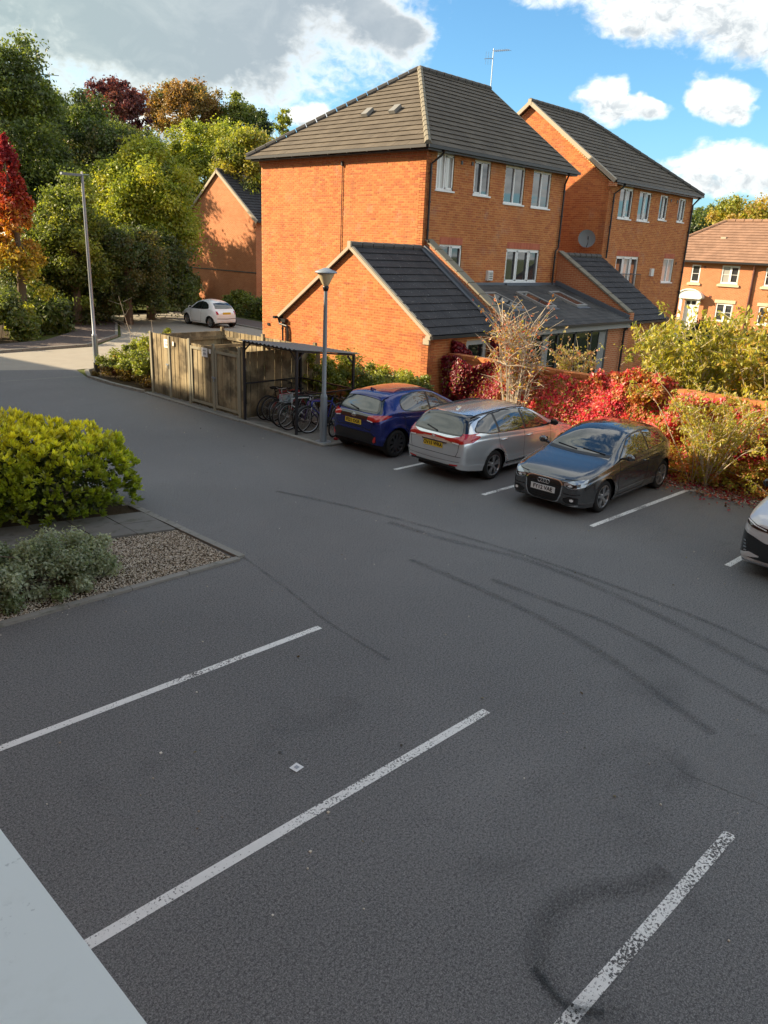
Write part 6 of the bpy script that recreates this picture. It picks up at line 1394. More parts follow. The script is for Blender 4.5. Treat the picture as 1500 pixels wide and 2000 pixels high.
# ------------------------------------------------------------------ plants
def hexcol(*c): return np.array(c, float)
def leaves(name, C, size, tint, parent=None, elong=1.7, up=.35, nrm=None, kind=None, droop=0.0):
    """leaf blades: one folded rhombus of four points per leaf at points C"""
    n = len(C); s = size * rng.uniform(.65, 1.3, n); d = rng.normal(size=(n, 3))
    if nrm is not None: d = d * .75 + nrm
    d[:, 2] += up; d /= np.linalg.norm(d, axis=1)[:, None] + 1e-9
    a = rng.normal(size=(n, 3)); a[:, 2] -= droop; a -= d * (a * d).sum(1)[:, None]; a /= np.linalg.norm(a, axis=1)[:, None] + 1e-9; b = np.cross(d, a)
    V = np.zeros((n, 4, 3)); L = (s * elong / 2)[:, None]; W = (s / 2)[:, None]
    V[:, 0] = C - a * L; V[:, 1] = C + b * W + d * W * .25; V[:, 2] = C + a * L; V[:, 3] = C - b * W + d * W * .25
    F = np.arange(n * 4).reshape(n, 4); o = fast_mesh(name, V.reshape(-1, 3), F, 'leaf', parent, tint=np.repeat(tint, 4, axis=0))
    if kind: o['kind'] = kind
    return o
def clumps(n, c, rad, rr, jitter=.55, low=-.6, flat=1.0):
    """centres of foliage clumps spread over and inside an ellipsoid"""
    d = rng.normal(size=(n, 3)); d /= np.linalg.norm(d, axis=1)[:, None]; d[:, 2] = np.where(d[:, 2] < low, -d[:, 2] * .5, d[:, 2])
    r = rng.uniform(.35, 1.0, n) ** .5; P = np.array(c) + d * np.array(rad) * r[:, None]; P += rng.normal(size=(n, 3)) * rr * .3; return P, rng.uniform(1 - jitter, 1 + jitter * .6, n) * rr
def crown_points(n, P, Rr, shell=.5, squash=.8):
    k = rng.integers(0, len(P), n); d = rng.normal(size=(n, 3)); d /= np.linalg.norm(d, axis=1)[:, None]; r = rng.uniform(0, 1, n) ** shell
    off = d * (Rr[k] * r * np.abs(rng.normal(1, .22, n)))[:, None]; off[:, 2] *= squash; return P[k] + off, k, d
def palette(n, cols, w=None):
    cols = np.array(cols, float); i = rng.choice(len(cols), n, p=w); c = cols[i]; return np.clip(c * rng.uniform(.75, 1.25, (n, 1)), 0, 1)
def zone_tint(C, k, cols, w=None, clump=.35):
    """leaf colours: each clump leans to one colour, single leaves vary"""
    cols = np.array(cols, float); nk = int(k.max()) + 1; lean = cols[rng.choice(len(cols), nk, p=w)]; own = cols[rng.choice(len(cols), len(C), p=w)]; t = lean[k] * (1 - clump) + own * clump
    return np.clip(t * rng.uniform(.72, 1.28, (len(C), 1)), 0, 1)
def limbs(base, top, spread, n, r0, seed=0, lean=(0, 0)):
    b = MB(); base, top = Vector(base), Vector(top); rs = random.Random(seed); mid = base.lerp(top, .45) + Vector((rs.uniform(-.15, .15), rs.uniform(-.15, .15), 0)) * (top - base).length * .2
    b.tube([base - Vector((0, 0, .15)), base.lerp(mid, .5), mid, top], [r0 * 1.25, r0, r0 * .7, r0 * .12], 9)
    for i in range(n):
        t = rs.uniform(.25, .9); p = base.lerp(mid, t * 2) if t < .5 else mid.lerp(top, t * 2 - 1); a = 6.283 * (i / n) + rs.uniform(-.5, .5); L = spread * (1.1 - t * .6) * rs.uniform(.6, 1)
        q = p + Vector((math.cos(a) * L, math.sin(a) * L, L * rs.uniform(.4, 1.0))); m = p.lerp(q, .5) + Vector((0, 0, L * .12)); rr = r0 * (.5 - t * .3)
        b.tube([p, m, q], [rr, rr * .6, rr * .15], 6)
        for j in range(3):
            s = m.lerp(q, rs.uniform(0, .8)); e = s + Vector((rs.uniform(-1, 1), rs.uniform(-1, 1), rs.uniform(.1, 1))) * L * .4; b.tube([s, e], [rr * .4, rr * .08], 4)
    return b
def tree(name, label, base, c, rad, nl, size, cols, w=None, trunk=.22, nc=60, cr=None, cat='tree', group=None, tint_fn=None, bark='bark', up=.3, droop=0, low=-.6, spread=.6, squash=.8, clump=.35, shell=.5, cone=0.0):
    """tree > trunk, crown"""
    H = empty(name, tuple(base), label=label, cat=cat, group=group)
    top = (c[0], c[1], c[2] + rad[2] * .8); mb = limbs(base, top, max(rad[:2]) * spread, 12, trunk, seed=int(abs(base[0] * 7 + base[1] * 13))); WB(mb, 'trunk', bark, H)
    cr = cr or min(rad) * .38; nc = int(nc * 1.5); cr *= .8; nl = int(nl * 1.55); size *= .62; P, Rr = clumps(nc, c, rad, cr, low=low); C, k, d = crown_points(nl, P, Rr, shell, squash)
    C[:, 2] = np.maximum(C[:, 2], base[2] + .08)
    if cone:
        u_ = np.clip((C[:, 2] - (c[2] - rad[2])) / (2 * rad[2]), 0, 1); f_ = 1.25 - cone * u_ ** 1.1; C[:, 0] = c[0] + (C[:, 0] - c[0]) * f_; C[:, 1] = c[1] + (C[:, 1] - c[1]) * f_
    t = zone_tint(C, k, cols, w, clump)
    if tint_fn is not None: t = tint_fn(C, k, t)
    o = leaves('crown', C, size, t, None, up=up, nrm=d * .6, droop=droop); child_of(o, H); return H
def px_tree(name, label, px, py0, py1, half, dist, base_z=None, **k):
    """size a far tree by its outline in the photograph: centre column px, top py0, foot py1, half width in pixels, distance in metres"""
    a = far_point(px, py0, dist); c = far_point(px, (py0 + py1) / 2, dist); f = far_point(px, py1, dist); hw = half * dist / math.cos(math.atan(abs(px - 750) / 1502)) / 1502 * .93
    zt, zb = a[2], f[2]; bz = base_z if base_z is not None else max(0, zb - 1.5)
    base = (f[0], f[1], bz); cz = (zt + zb) / 2; cx, cy = (a[0] + f[0]) / 2, (a[1] + f[1]) / 2
    base = (cx, cy, bz); return tree(name, label, base, (cx, cy, cz), (hw, hw, (zt - zb) / 2), **k)
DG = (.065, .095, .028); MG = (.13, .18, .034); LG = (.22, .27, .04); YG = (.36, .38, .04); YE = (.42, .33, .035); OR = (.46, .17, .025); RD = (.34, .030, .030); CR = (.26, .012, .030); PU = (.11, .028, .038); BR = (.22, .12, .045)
G = 'trees along the lane and the slope behind'
px_tree('broadleaf_tree', 'tall dark green tree rising out of the top left corner of the tree line', 5, 78, 420, 88, 58, nl=19000, size=.22, cols=[DG, MG, LG], w=[.4, .4, .2], nc=90, cr=1.3, group=G)
px_tree('broadleaf_tree', 'feathery green tree hanging over the chimney of the old house', 72, 150, 330, 42, 66, nl=9000, size=.20, cols=[MG, LG, DG], nc=34, cr=.95, group=G)
def redgold(C, k, t):
    z = C[:, 2]; z0, z1 = z.min(), z.max(); u = (z - z0) / (z1 - z0) + rng.normal(0, .07, len(z)); out = np.zeros_like(t); st = [(0, YG), (.22, YE), (.38, (.46, .26, .03)), (.50, OR), (.62, (.42, .06, .03)), (.75, RD), (1, (.30, .03, .055))]
    for j in range(3): out[:, j] = np.interp(u, [a for a, _ in st], [c[j] for _, c in st])
    return np.clip(out * rng.uniform(.65, 1.35, (len(z), 1)), 0, 1)
px_tree('sweet_gum_tree', 'conical autumn tree shading from crimson top through orange to yellow skirt', 25, 275, 630, 50, 41, nl=15000, size=.17, cols=[RD], nc=60, cr=.62, shell=.75, tint_fn=redgold, group=G, base_z=0, cone=1.0)
px_tree('broadleaf_tree', 'slim leafy green tree directly behind the street lamp column', 140, 325, 650, 60, 45, nl=24000, size=.15, cols=[MG, LG, DG, YG], w=[.3, .35, .1, .25], nc=80, cr=.75, group=G, base_z=0)
px_tree('field_maple', 'broad bright yellow green tree filling the space left of the orange gable', 285, 268, 560, 88, 52, nl=42000, size=.18, cols=[(.30, .36, .04), (.44, .43, .04), (.22, .28, .03), MG], w=[.34, .32, .24, .10], nc=110, cr=1.05, group=G, base_z=0, up=.5)
px_tree('field_maple', 'bright yellow green tree behind the ridge of the gabled house', 400, 245, 470, 88, 72, nl=36000, size=.20, cols=[(.30, .36, .04), (.44, .43, .04), (.22, .28, .03), MG], w=[.34, .32, .24, .10], nc=100, cr=1.2, group=G, base_z=0, up=.5)
px_tree('field_maple', 'yellow green tree reaching behind the left edge of the hipped roof', 490, 255, 420, 62, 60, nl=16000, size=.20, cols=[LG, YG, (.36, .30, .05), MG], nc=50, cr=1.0, group=G, base_z=0)
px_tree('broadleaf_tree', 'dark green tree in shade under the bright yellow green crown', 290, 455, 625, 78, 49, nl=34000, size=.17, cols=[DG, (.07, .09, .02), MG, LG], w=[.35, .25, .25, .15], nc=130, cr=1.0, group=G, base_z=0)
px_tree('broadleaf_tree', 'dusky olive tree with rusty leaves standing at the bend of the lane', 245, 430, 640, 62, 46, nl=24000, size=.14, cols=[DG, MG, (.16, .13, .03)], w=[.5, .3, .2], nc=70, cr=.8, group=G, base_z=0)
px_tree('copper_beech', 'purple leaved tree against the grey cloud', 228, 152, 300, 58, 82, nl=9500, size=.27, cols=[PU, (.17, .045, .05), (.24, .09, .06)], w=[.5, .3, .2], nc=60, cr=1.0, group=G, shell=.7)
px_tree('autumn_tree', 'domed golden brown tree on the skyline', 365, 160, 290, 74, 92, nl=17000, size=.26, cols=[(.34, .20, .05), BR, (.24, .19, .05), MG], w=[.4, .25, .25, .1], nc=110, cr=1.2, group=G, shell=.7)
px_tree('broadleaf_tree', 'small rounded green tree on the skyline right of the golden brown dome', 470, 195, 290, 40, 90, nl=8000, size=.25, cols=[MG, LG, (.2, .2, .05)], nc=40, cr=1.1, group=G)
px_tree('broadleaf_tree', 'blue green bush on the skyline next to the roof edge', 505, 222, 290, 22, 88, nl=3000, size=.24, cols=[(.06, .09, .05), MG], nc=18, cr=.8, group=G)
px_tree('young_tree', 'thin spire of a young tree left of the hipped roof', 551, 212, 275, 15, 84, nl=900, size=.24, cols=[YG, LG, MG], nc=16, cr=.5, group=G, spread=1.0, shell=.9)
px_tree('broadleaf_tree', 'dark tree between the old house and the purple tree', 158, 195, 350, 62, 72, nl=22000, size=.23, cols=[DG, MG, LG], w=[.5, .35, .15], nc=70, cr=1.3, group=G)
px_tree('broadleaf_tree', 'green tree filling the slope behind the red tree', 60, 280, 480, 90, 60, nl=20000, size=.21, cols=[DG, MG, LG], w=[.5, .35, .15], nc=80, cr=1.4, group=G)
px_tree('broadleaf_tree', 'dark tree in the gap above the lane lamp', 225, 250, 420, 75, 66, nl=24000, size=.22, cols=[DG, MG, (.12, .09, .03)], w=[.55, .3, .15], nc=80, cr=1.4, group=G)
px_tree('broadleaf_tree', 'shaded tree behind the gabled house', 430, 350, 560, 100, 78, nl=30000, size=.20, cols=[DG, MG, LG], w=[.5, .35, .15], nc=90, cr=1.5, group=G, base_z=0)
px_tree('broadleaf_tree', 'wide dark tree between the conical red tree and the lane', 110, 430, 660, 85, 47, nl=26000, size=.17, cols=[DG, MG, (.16, .14, .03)], w=[.5, .35, .15], nc=80, cr=1.1, group=G, base_z=0)
# cast the dappled shade on the gabled house
tree('broadleaf_tree', 'open branched tree at the kerb throwing dappled shade on the gabled house', (24.0, 57.5, 0), (24.0, 57.5, 7.4), (3.2, 3.2, 3.6), 15000, .22, [MG, LG, DG], nc=34, cr=1.2, group=G)
# right of the second house
for px, t, hw, d in ((1362, 405, 8, 120), (1382, 397, 8, 122), (1400, 400, 8, 121)):
    px_tree('poplar', 'narrow poplar, %s of the three beyond the brown roof' % {1362: 'leftmost', 1382: 'middle', 1400: 'rightmost'}[px], px, t, 470, hw, d, nl=3500, size=.34, cols=[(.07, .10, .05), MG, LG], nc=30, cr=.8, group='poplars beyond the brown roof')
px_tree('broadleaf_tree', 'dark low tree behind the left slope of the brown roof', 1352, 425, 500, 30, 100, nl=6000, size=.3, cols=[DG, MG], nc=30, cr=1.4)
px_tree('autumn_tree', 'thinning golden tree above the brown roof', 1462, 388, 470, 60, 84, nl=5200, size=.26, cols=[YE, YG, (.5, .33, .08), LG], nc=46, cr=1.2, shell=.8)

# old house on the slope
H = empty('old_house', (*far_point(95, 300, 76)[:2], 8), label='old house roof with chimney and aerial showing between the left trees', cat='house')
c0 = far_point(98, 240, 76); cx, cy, cz = c0
mat('old_tile', (.10, .065, .055), .9)
b = MB(); b.prism([(cx - 5, cy - 3, cz - .8), (cx + 3.2, cy - 3, cz - 1.6), (cx - 3, cy - 3, cz + 1.6)], (2.5, 7, 0)); WB(b, 'roof', 'old_tile', H)
b = MB(); b.box((cx - 4, cy - 1, 2), (cx + 2.6, cy + 3.4, cz - 1.2)); WB(b, 'wall', 'render_white', H)
p = far_point(103, 222, 75); b = MB(); b.box((p[0] - .35, p[1] - .35, p[2] - 1.6), (p[0] + .35, p[1] + .35, p[2] + .5)); b.lathe([(.12, .5), (.14, .95), (0, .96)], (p[0] - .15, p[1], p[2]), 8); b.lathe([(.12, .5), (.14, .95), (0, .96)], (p[0] + .18, p[1], p[2]), 8); WB(b, 'chimney', 'far_brick', H)
b = MB(); b.tube([(p[0], p[1], p[2] + .4), (p[0], p[1], p[2] + 3)], .04, 5); b.tube([(p[0] - .6, p[1] + .4, p[2] + 2.8), (p[0] + .6, p[1] - .4, p[2] + 2.8)], .03, 4); WB(b, 'aerial', 'galvanised', H)

# shrubs: shrub > foliage, stem
def shrub(name, label, boxes, nl, size, cols, w=None, cat='shrub', group=None, elong=1.7, up=.5, nclump=60, cr=.28, tint_fn=None, stems=14, bark='bark', droop=0, clump=.35, shell=.5, squash=.85):
    """boxes: list of (centre, radii)"""
    H = empty(name, (boxes[0][0][0], boxes[0][0][1], 0), label=label, cat=cat, group=group)
    PP = []; RR = []
    tot = sum(np.prod(np.array(r)) ** .66 for _, r in boxes)
    for c, r in boxes:
        P, Rr = clumps(max(4, int(nclump * np.prod(np.array(r)) ** .66 / tot)), c, r, cr, low=-.9); PP.append(P); RR.append(Rr)
    P = np.vstack(PP); Rr = np.concatenate(RR); P[:, 2] = np.maximum(P[:, 2], .12); C, k, d = crown_points(nl, P, Rr, shell, squash); C[:, 2] = np.where(C[:, 2] < .03, .03 + rng.uniform(0, .1, len(C)), C[:, 2])
    t = zone_tint(C, k, cols, w, clump)
    if tint_fn is not None: t = tint_fn(C, k, t)
    o = leaves('foliage', C, size, t, None, elong=elong, up=up, nrm=d * .7, droop=droop); child_of(o, H)
    b = MB()
    for i in range(stems):
        q = P[rng.integers(0, len(P))]; c = boxes[int(rng.integers(0, len(boxes)))][0]; s = Vector((c[0] + random.uniform(-.2, .2), c[1] + random.uniform(-.2, .2), 0)); e = Vector(q); m = s.lerp(e, .5) + Vector((random.uniform(-.1, .1), random.uniform(-.1, .1), .1)); b.tube([s, m, e], [.018, .012, .004], 5)
    WB(b, 'stem', bark, H); return H

# big golden evergreen at the left: rosettes of long leaves
def choisya():
    H = empty('evergreen_shrub', (4.3, 13.5, 0), label='large rounded golden green evergreen shrub beside the slab path', cat='shrub')
    n = 5200; boxes = [((3.4, 13.6, .55), (1.9, 1.3, 1.0)), ((5.35, 12.8, .5), (1.35, 1.05, .95)), ((4.4, 13.2, .72), (1.6, 1.1, .95)), ((2.3, 14.0, .5), (1.5, 1.2, .95))]
    C = []; N_ = []
    for i, (c, r) in enumerate(boxes):
        m = n // len(boxes); d = rng.normal(size=(m, 3)); d /= np.linalg.norm(d, axis=1)[:, None]; d[:, 2] = np.where(d[:, 2] < -.35, -d[:, 2], d[:, 2]); rr = rng.uniform(.90, 1.02, m) + .11 * np.sin(d[:, 0] * 9 + i) * np.cos(d[:, 1] * 8 + 2 * d[:, 2]) + .05 * np.sin(d[:, 2] * 17 + d[:, 0] * 11)
        C.append(np.array(c) + d * np.array(r) * rr[:, None]); N_.append(d)
    C = np.vstack(C); Nn = np.vstack(N_); keep = np.ones(len(C), bool)
    for c, r in boxes: keep &= (((C - np.array(c)) / np.array(r)) ** 2).sum(1) > .62
    keep &= C[:, 2] > .1; C, Nn = C[keep], Nn[keep]; Nn[:, 2] += .9; Nn /= np.linalg.norm(Nn, axis=1)[:, None]
    K = 13; m = len(C); V = np.zeros((m, K, 4, 3)); T = np.zeros((m, K, 4, 3)); ref = np.tile([[.31, .7, .2]], (m, 1)); A = np.cross(Nn, ref); A /= np.linalg.norm(A, axis=1)[:, None]; B = np.cross(Nn, A)
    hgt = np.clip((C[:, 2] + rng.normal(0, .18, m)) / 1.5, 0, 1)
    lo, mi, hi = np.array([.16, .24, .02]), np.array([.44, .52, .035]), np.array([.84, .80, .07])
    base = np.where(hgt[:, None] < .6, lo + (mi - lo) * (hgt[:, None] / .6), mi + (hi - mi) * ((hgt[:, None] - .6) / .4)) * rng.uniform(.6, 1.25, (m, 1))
    for k in range(K):
        a = 6.283 * k / K * 2.6 + rng.uniform(0, 6.28, m); tilt = rng.uniform(.25, 1.25, m) if k > 3 else rng.uniform(.1, .5, m)
        D = (A * np.cos(a)[:, None] + B * np.sin(a)[:, None]) * np.sin(tilt)[:, None] + Nn * np.cos(tilt)[:, None]; S = np.cross(D, Nn); S /= np.linalg.norm(S, axis=1)[:, None] + 1e-6; L = rng.uniform(.07, .125, m)[:, None]; O = C + rng.normal(0, .015, (m, 3)); W = L * .2
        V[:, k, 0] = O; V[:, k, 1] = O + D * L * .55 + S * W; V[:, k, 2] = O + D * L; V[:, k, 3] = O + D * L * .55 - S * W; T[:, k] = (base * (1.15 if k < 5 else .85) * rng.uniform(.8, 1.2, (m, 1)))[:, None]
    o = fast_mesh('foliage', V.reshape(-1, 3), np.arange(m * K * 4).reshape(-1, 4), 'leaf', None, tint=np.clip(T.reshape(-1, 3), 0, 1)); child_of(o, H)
    # inner darker leaves so the heart is not empty
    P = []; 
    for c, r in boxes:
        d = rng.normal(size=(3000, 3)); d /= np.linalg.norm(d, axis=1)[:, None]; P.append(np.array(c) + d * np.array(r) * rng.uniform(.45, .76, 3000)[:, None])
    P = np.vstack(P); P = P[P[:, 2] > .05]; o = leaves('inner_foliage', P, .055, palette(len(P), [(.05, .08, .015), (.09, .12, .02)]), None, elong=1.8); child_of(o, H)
    b = MB()
    for i in range(30): e = C[rng.integers(0, len(C))]; s = (4.0 + random.uniform(-.9, .9), 13.6 + random.uniform(-.3, .3), 0); b.tube([s, tuple((np.array(s) + e) / 2 + np.array([0, 0, .15])), tuple(e)], [.025, .016, .006], 5)
    WB(b, 'stem', 'bark', H)
choisya()
GG = (.34, .39, .26); GS = (.48, .53, .40); GD = (.17, .22, .12)
shrub('grey_leaved_shrub', 'low silvery green shrub spilling over the gravel', [((3.55, 9.95, .30), (1.15, .75, .42)), ((2.5, 10.1, .32), (1.1, .8, .45)), ((4.25, 9.85, .26), (.55, .55, .36))], 44000, .030, [GG, GS, GD, (.16, .22, .08)], w=[.35, .25, .2, .2], nclump=120, cr=.17, elong=1.9, up=.6, stems=30)
# hedges
HG = 'clipped and straggling hedges round the buildings'
shrub('hedge', 'rough hedge along the foot of the garage gable behind the bicycles', [((15.5, 18.6, .55), (.8, 1.2, .7)), ((15.5, 16.7, .65), (.8, 1.3, .85)), ((15.55, 15.0, .65), (.8, 1.2, .85)), ((15.4, 13.9, .65), (.8, .8, .8))], 62000, .048, [MG, LG, YG, DG], w=[.3, .3, .25, .15], cat='hedge', group=HG, nclump=260, cr=.24)
shrub('hedge', 'yellow green shrubs left of the timber bin store, reddish at the kerb', [((13.1, 23.2, .55), (.85, 1.5, .75)), ((14.3, 24.6, .6), (1.3, 1.9, .85)), ((12.75, 24.9, .3), (.6, .9, .4))], 34000, .055, [LG, YG, MG, (.22, .10, .04)], w=[.35, .3, .25, .1], cat='hedge', group=HG, nclump=150, cr=.27, tint_fn=lambda C, k, t: np.where((C[:, 2] < .45)[:, None] & (C[:, 0] < 12.9)[:, None], t * .5 + np.array([.10, .02, .015]), t))
shrub('hedge', 'ivy clump climbing between the shelter and the brick gable', [((14.6, 16.75, .9), (.22, .25, .9))], 2500, .05, [MG, LG, YG], cat='ivy', nclump=20, cr=.14, stems=4)
shrub('hedge', 'bank of yellow green shrubs across the road under the red tree', [((10.5, 36.4, .8), (2.5, 1.2, 1.1)), ((6, 36.6, .9), (2.5, 1.2, 1.2)), ((13.5, 36.6, .7), (1.8, 1.1, 1.0))], 36000, .11, [MG, LG, YG, DG], w=[.35, .25, .15, .25], cat='hedge', group=HG, nclump=120, cr=.5)
shrub('hedge', 'dark undergrowth at the back of the pavement bend', [((15.8, 39, .8), (1.6, 1.8, 1.3)), ((18.2, 43.5, .8), (1.4, 2.5, 1.2)), ((20.5, 48, .7), (1.6, 3.0, 1.1)), ((25, 50.5, .6), (3.6, 1.2, .9))], 36000, .13, [DG, MG], w=[.6, .4], cat='hedge', group=HG, nclump=120, cr=.6)
shrub('hedge', 'low green hedge right of the white car under the gabled house', [((31.2, 42.2, .6), (.9, 3.0, .85)), ((31.0, 38.6, .6), (1.0, 1.6, .8))], 20000, .10, [MG, LG, DG, YG], w=[.35, .3, .2, .15], cat='hedge', group=HG, nclump=80, cr=.4)
shrub('hedge', 'rounded bush behind the bonnet of the white car', [((31.2, 50.0, .9), (1.2, 1.6, 1.2))], 9000, .12, [MG, YG, DG], cat='shrub', group=HG, nclump=30, cr=.45)
# twiggy dead stems by the lane
b = MB()
for i, (x, y, h) in enumerate([(13.9, 25.9, 2.6), (14.4, 26.4, 1.6), (15.0, 26.2, 1.7)]):
    b.tube([(x, y, 0), (x + .1, y + .2, h * .5), (x - .1 + .3 * (i == 2), y + .5, h)], [.015, .01, .004], 5)
    for k in range(8): t = random.uniform(.3, .95); b.tube([(x, y + .4 * t, h * t), (x + random.uniform(-.5, .5), y + .4 * t + random.uniform(-.3, .3), h * t + random.uniform(0, .5))], [.006, .002], 4)
o = b.build('dead_stems', 'pale_bark'); tag(o, 'dry bare stems sticking up out of the shrubs by the street lamp', 'plant')

# garden wall and its creeper
def garden_wall():
    H = empty('garden_wall', (17.3, 8, 0), label='brick garden wall behind the parked cars, buried in red creeper', cat='wall')
    W = Wall('x', 17.3); W.build(H, -10, 14.1, 0, 1.74, thick=.23, keep=0, brick_z0=.9)
    b = MB(); y = -10
    while y < 14.0: b.box((17.27, y + .004, 1.745), (17.56, y + .22, 1.85)); y += .225
    o = WB(b, 'coping_brick', 'brick', H); o['kind'] = 'stuff'
    for yy in (8.2,): b = MB(); b.box((17.2, yy, 0), (17.6, yy + .42, 2.0)); WB(b, 'pier', 'far_brick', H)
garden_wall()
def creeper():
    H = empty('creeper', (17.0, 9, 0), label='crimson and pink virginia creeper covering the garden wall and garage corner', cat='creeper')
    n = 70000; y = rng.uniform(2.0, 14.0, n); z = rng.uniform(0.02, 1.0, n) ** .85 * 1.86
    th = .22 + .20 * np.sin(y * 1.7) * np.sin(z * 2.2 + y) + .12 * np.sin(y * 4.1 + z * 3); depth = np.clip(th, .08, .6) * rng.uniform(.55, 1.1, n); x = 17.27 - depth
    top = 1.80 + .09 * np.sin(y * 2.3) + .07 * np.sin(y * 5.7); keep = (z < top) & ((y > 8.3) | (rng.uniform(0, 1, n) < .42)); y, z, x = y[keep], z[keep], x[keep]
    C = np.column_stack([x, y, z]); m = len(C); cell = (np.floor(y * 3.2) * 31 + np.floor(z * 3.6)).astype(int); cell -= cell.min()
    u = (y - 2) / 12; pr = np.clip(.55 + .5 * np.sin(y * .9 + 1.2), .2, 1)
    A = np.array([(.70, .055, .10), (.80, .20, .22), (.54, .018, .06), (.72, .34, .20), (.62, .50, .16)]); pal = zone_tint(C, cell, A, [.34, .26, .2, .12, .08], .45)
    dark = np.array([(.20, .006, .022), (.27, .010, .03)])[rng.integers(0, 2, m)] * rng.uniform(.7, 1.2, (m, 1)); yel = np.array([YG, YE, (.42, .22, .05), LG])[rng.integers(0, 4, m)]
    f = np.clip((y - 11.2) / 1.2, 0, 1)[:, None]; t = pal * (1 - f) + dark * f  # shade towards the garage end put into the leaf tint
    pick = (rng.uniform(0, 1, m) < np.where(y < 8.4, .46, np.where((y > 9.6) & (y < 11.2), .30, .14)) * (.6 + .6 * np.sin(cell * 1.3) ** 2)); t[pick] = yel[pick]
    o = leaves('foliage', C, .058, np.clip(t, 0, 1), None, elong=1.5, up=.25, nrm=np.tile([[-1.1, .1, .35]], (m, 1)), droop=.8); child_of(o, H)
    # round the corner on the garage front, its shade put into darker tints
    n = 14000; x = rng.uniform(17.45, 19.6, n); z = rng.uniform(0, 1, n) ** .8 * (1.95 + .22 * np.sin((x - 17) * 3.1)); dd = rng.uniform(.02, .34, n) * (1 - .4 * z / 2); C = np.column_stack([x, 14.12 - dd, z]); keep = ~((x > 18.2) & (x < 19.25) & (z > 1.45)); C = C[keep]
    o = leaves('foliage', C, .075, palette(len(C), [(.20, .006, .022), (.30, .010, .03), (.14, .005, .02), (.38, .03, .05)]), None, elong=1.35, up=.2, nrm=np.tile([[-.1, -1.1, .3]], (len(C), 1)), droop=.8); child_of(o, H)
    # trailing over the top near the pier
    P, Rr = clumps(26, (17.35, 8.3, 1.75), (.35, .95, .32), .22); C, k, d = crown_points(7000, P, Rr); o = leaves('foliage', C, .07, zone_tint(C, k, [(.50, .08, .06), (.52, .30, .08), YG, (.45, .03, .05)], None, .5), None, elong=1.4, nrm=d * .6); child_of(o, H)
    b = MB()
    for i in range(60): y0 = random.uniform(2.2, 13.8); b.tube([(17.22, y0, 0), (17.2, y0 + random.uniform(-.3, .3), .8), (17.22, y0 + random.uniform(-.7, .7), 1.7)], [.014, .009, .004], 4)
    WB(b, 'stem', 'bark', H)
creeper()
def arch_shrub(name, label, base, n, h, spread, nl, size, cols, w, bark='pale_bark', cat='shrub', bias=(0, 0), leafy=(.25, 1), sub=3, rad=.016, elong=2.4, droop=1.2, lo=.1):
    """fountain of arching stems with narrow leaves strung along them"""
    H = empty(name, (base[0], base[1], 0), label=label, cat=cat); b = MB(); pts = []
    for i in range(n):
        a = random.uniform(0, 6.283); L = h * random.uniform(.6, 1.05); s = spread * random.uniform(.35, 1.0); bx, by = base[0] + random.uniform(-.15, .15), base[1] + random.uniform(-.2, .2)
        ex, ey = bx + math.cos(a) * s + bias[0], by + math.sin(a) * s + bias[1]; q = [Vector((bx, by, 0)), Vector((bx + (ex - bx) * .34, by + (ey - by) * .34, L * .46)), Vector((bx + (ex - bx) * .70, by + (ey - by) * .70, L * .86)), Vector((ex, ey, L * random.uniform(.75, 1.05)))]
        q = [Vector((*p[:3],)) for p in smooth_line([tuple(v) for v in q], 4)]; b.tube(q, [rad * (1 - .8 * j / (len(q) - 1)) for j in range(len(q))], 5)
        pts += [tuple(q[int(random.uniform(*leafy) * (len(q) - 1))] + Vector((random.gauss(0, .03), random.gauss(0, .03), random.gauss(0, .03)))) for _ in range(30)]
        for j in range(sub):
            s0 = q[random.randint(len(q) // 3, len(q) - 1)]; e = s0 + Vector((random.uniform(-.45, .45), random.uniform(-.45, .45), random.uniform(-.05, .5))) * (h / 2.2); m = s0.lerp(e, .5) + Vector((0, 0, .05)); b.tube([s0, m, e], [rad * .35, rad * .25, rad * .1], 4)
            pts += [tuple(s0.lerp(e, random.random())) for _ in range(14)]
    WB(b, 'stem', bark, H); P = np.array(pts); P = P[P[:, 2] > lo]; k = rng.integers(0, len(P), nl); C = P[k] + rng.normal(0, size * .9, (nl, 3)); t = zone_tint(C, k, cols, w, .5)
    o = leaves('foliage', C, size, t, None, elong=elong, up=.1, droop=droop); child_of(o, H); return H
def smooth_line(pts, n=6):
    P = [np.array(p, float) for p in pts]; out = []
    for i in range(len(P) - 1):
        p0, p1, p2, p3 = P[max(i - 1, 0)], P[i], P[i + 1], P[min(i + 2, len(P) - 1)]
        for k in range(n): t = k / n; out.append(tuple(.5 * ((2 * p1) + (-p0 + p2) * t + (2 * p0 - 5 * p1 + 4 * p2 - p3) * t * t + (-p0 + 3 * p1 - 3 * p2 + p3) * t ** 3)))
    out.append(tuple(P[-1])); return out
arch_shrub('bare_shrub', 'tall half bare shrub with pale twisting twigs in front of the glazed extension', (16.5, 11.15), 26, 3.25, .80, 1900, .05, [(.50, .14, .08), (.48, .30, .10), YG, (.40, .08, .06)], [.3, .3, .25, .15], leafy=(.55, 1), sub=14, rad=.026, elong=1.8, droop=.6, bias=(0, .1))
arch_shrub('bare_shrub', 'lower bare twigs with buff seed heads right of the tall half bare shrub', (18.2, 10.4), 20, 2.35, .9, 1700, .045, [(.42, .30, .16), (.45, .16, .08), YG], [.5, .2, .3], leafy=(.6, 1), sub=5, rad=.012, elong=1.8)
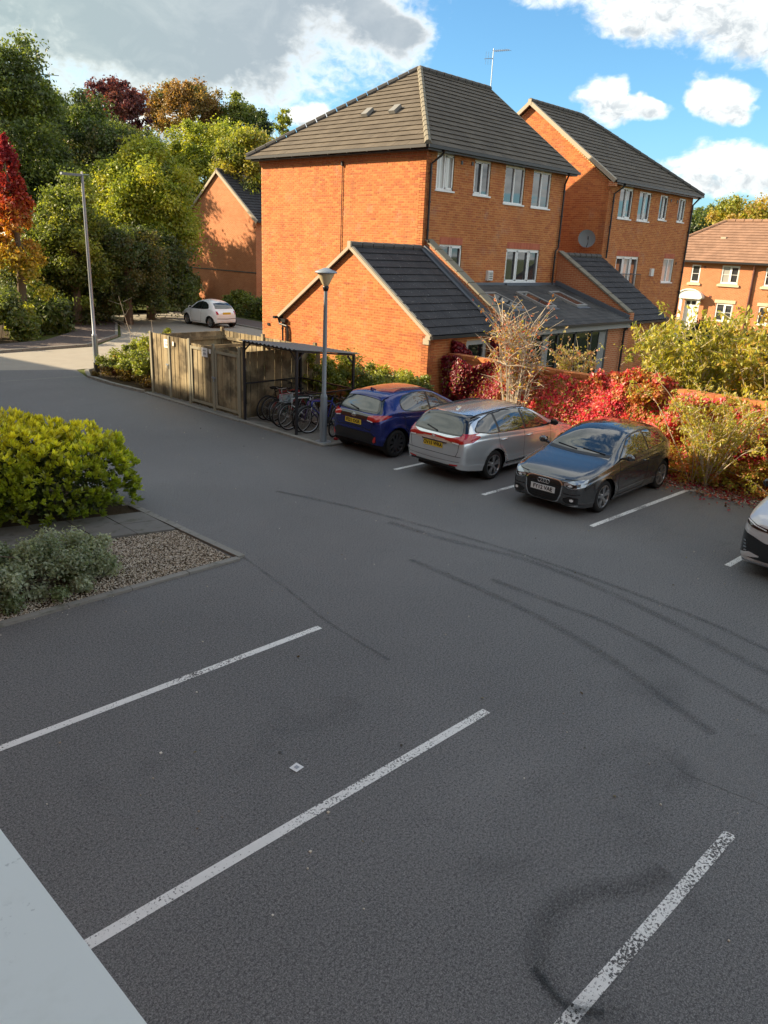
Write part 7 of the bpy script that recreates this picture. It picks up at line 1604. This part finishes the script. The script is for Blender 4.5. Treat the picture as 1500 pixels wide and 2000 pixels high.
arch_shrub('fountain_shrub', 'yellow green fountain of arching stems beside the dark grey car', (16.55, 6.1), 56, 2.0, 1.6, 6200, .034, [(.46, .44, .05), YE, (.30, .34, .05), (.50, .26, .06)], [.38, .26, .24, .12], sub=4, rad=.012, leafy=(.05, 1))
arch_shrub('fountain_shrub', 'thin yellowing shrub against the creeper at the right edge', (16.7, 4.2), 26, 1.9, 1.4, 2800, .034, [(.46, .44, .05), LG, (.50, .26, .06), RD], [.35, .25, .25, .15], sub=4, rad=.012, leafy=(.1, 1))
shrub('ground_shrub', 'tangled yellow, orange and red low growth at the foot of the creeper wall', [((16.75, 6.6, .3), (.5, 1.3, .42)), ((16.7, 4.6, .3), (.5, 1.3, .45)), ((16.8, 8.2, .2), (.4, .8, .3))], 11000, .034, [(.46, .44, .05), (.54, .28, .08), (.30, .34, .05), (.56, .06, .08)], w=[.34, .24, .24, .18], nclump=110, cr=.17, elong=1.9, clump=.6)
arch_shrub('buddleia', 'large straggly yellow green shrub rising behind the garden wall', (19.0, 7.9), 58, 3.35, 1.75, 9000, .055, [(.50, .47, .05), LG, (.46, .42, .07), MG, (.46, .32, .07)], [.34, .22, .22, .10, .12], sub=5, rad=.020, leafy=(.3, 1), elong=2.6)
arch_shrub('buddleia', 'second straggly shrub behind the wall towards the right edge', (19.2, 5.7), 50, 3.3, 1.7, 8000, .055, [(.50, .47, .05), LG, (.46, .38, .06), (.50, .27, .06)], [.32, .24, .24, .20], sub=5, rad=.020, leafy=(.3, 1), elong=2.6)
shrub('orange_shrub', 'glowing orange leaved shrub at the right edge in front of the low red house', [((21.5, 6.3, 2.4), (1.4, 1.0, 1.2)), ((21.4, 5.6, 1.6), (1.6, 1.1, 1.4))], 17000, .085, [OR, (.50, .24, .03), YE, (.40, .10, .03)], w=[.4, .3, .2, .1], nclump=60, cr=.45, stems=20)
shrub('hedge', 'dark evergreen hedge inside the garden behind the yellow shrubs', [((23.5, 8.6, .9), (1.2, 2.2, 1.1)), ((24, 5.5, .9), (1.2, 2.0, 1.1))], 26000, .09, [DG, (.035, .05, .03)], cat='hedge', group=HG, nclump=110, cr=.45)
# low shrubs at the foot of the creeper wall, and fallen leaves
n = 5200; y = rng.uniform(2.4, 8.2, n); x = 17.0 - np.abs(rng.normal(0, .55, n)); C = np.column_stack([x, y, rng.uniform(.012, .06, n)]); C = C[C[:, 0] > 15.1]
o = leaves('fallen_leaves', C, .055, palette(len(C), [(.36, .012, .04), (.28, .01, .03), (.45, .10, .06), (.35, .25, .12), (.12, .06, .03)]), elong=1.3, up=2.5); tag(o, 'crimson fallen leaves strewn along the edge of the bays under the creeper', 'fallen leaves', kind='stuff')
n = 700; y = rng.uniform(8.2, 13.2, n); x = 16.9 - np.abs(rng.normal(0, .5, n)); C = np.column_stack([x, y, rng.uniform(.012, .04, n)]); o = leaves('fallen_leaves', C, .05, palette(len(C), [(.30, .012, .04), (.45, .10, .06), (.35, .25, .12)]), elong=1.3, up=2.5); tag(o, 'thin scatter of red leaves on the chippings behind the silver car', 'fallen leaves', kind='stuff')
n = 110; C = np.column_stack([rng.uniform(2, 16, n), rng.uniform(2, 22, n), np.full(n, .012)]); o = leaves('fallen_leaves', C, .026, palette(len(C), [(.10, .06, .03), (.06, .05, .03), (.25, .2, .1)]), elong=1.5, up=3); tag(o, 'odd dry leaves blown over the asphalt', 'fallen leaves', kind='stuff')
# lawn inside the garden
sheet('lawn', [(17.56, -10), (40, -10), (40, 13.9), (17.56, 13.9)], .012, 'grass')
sheet('patio', [(20.0, 9.6), (27.6, 9.6), (27.6, 14.0), (20.0, 14.0)], .03, 'slab')

f = far_point(1335, 628, 40)
shrub('hedge', 'clipped dark hedge in front of the low red house, below its white door', [((float(f[0]), float(f[1]), .75), (1.2, 3.2, 1.0)), ((float(f[0]) + 1.5, float(f[1]) - 4.5, .75), (1.2, 3.2, 1.0))], 20000, .09, [DG, (.035, .05, .03), MG], cat='hedge', group=HG, nclump=90, cr=.45)
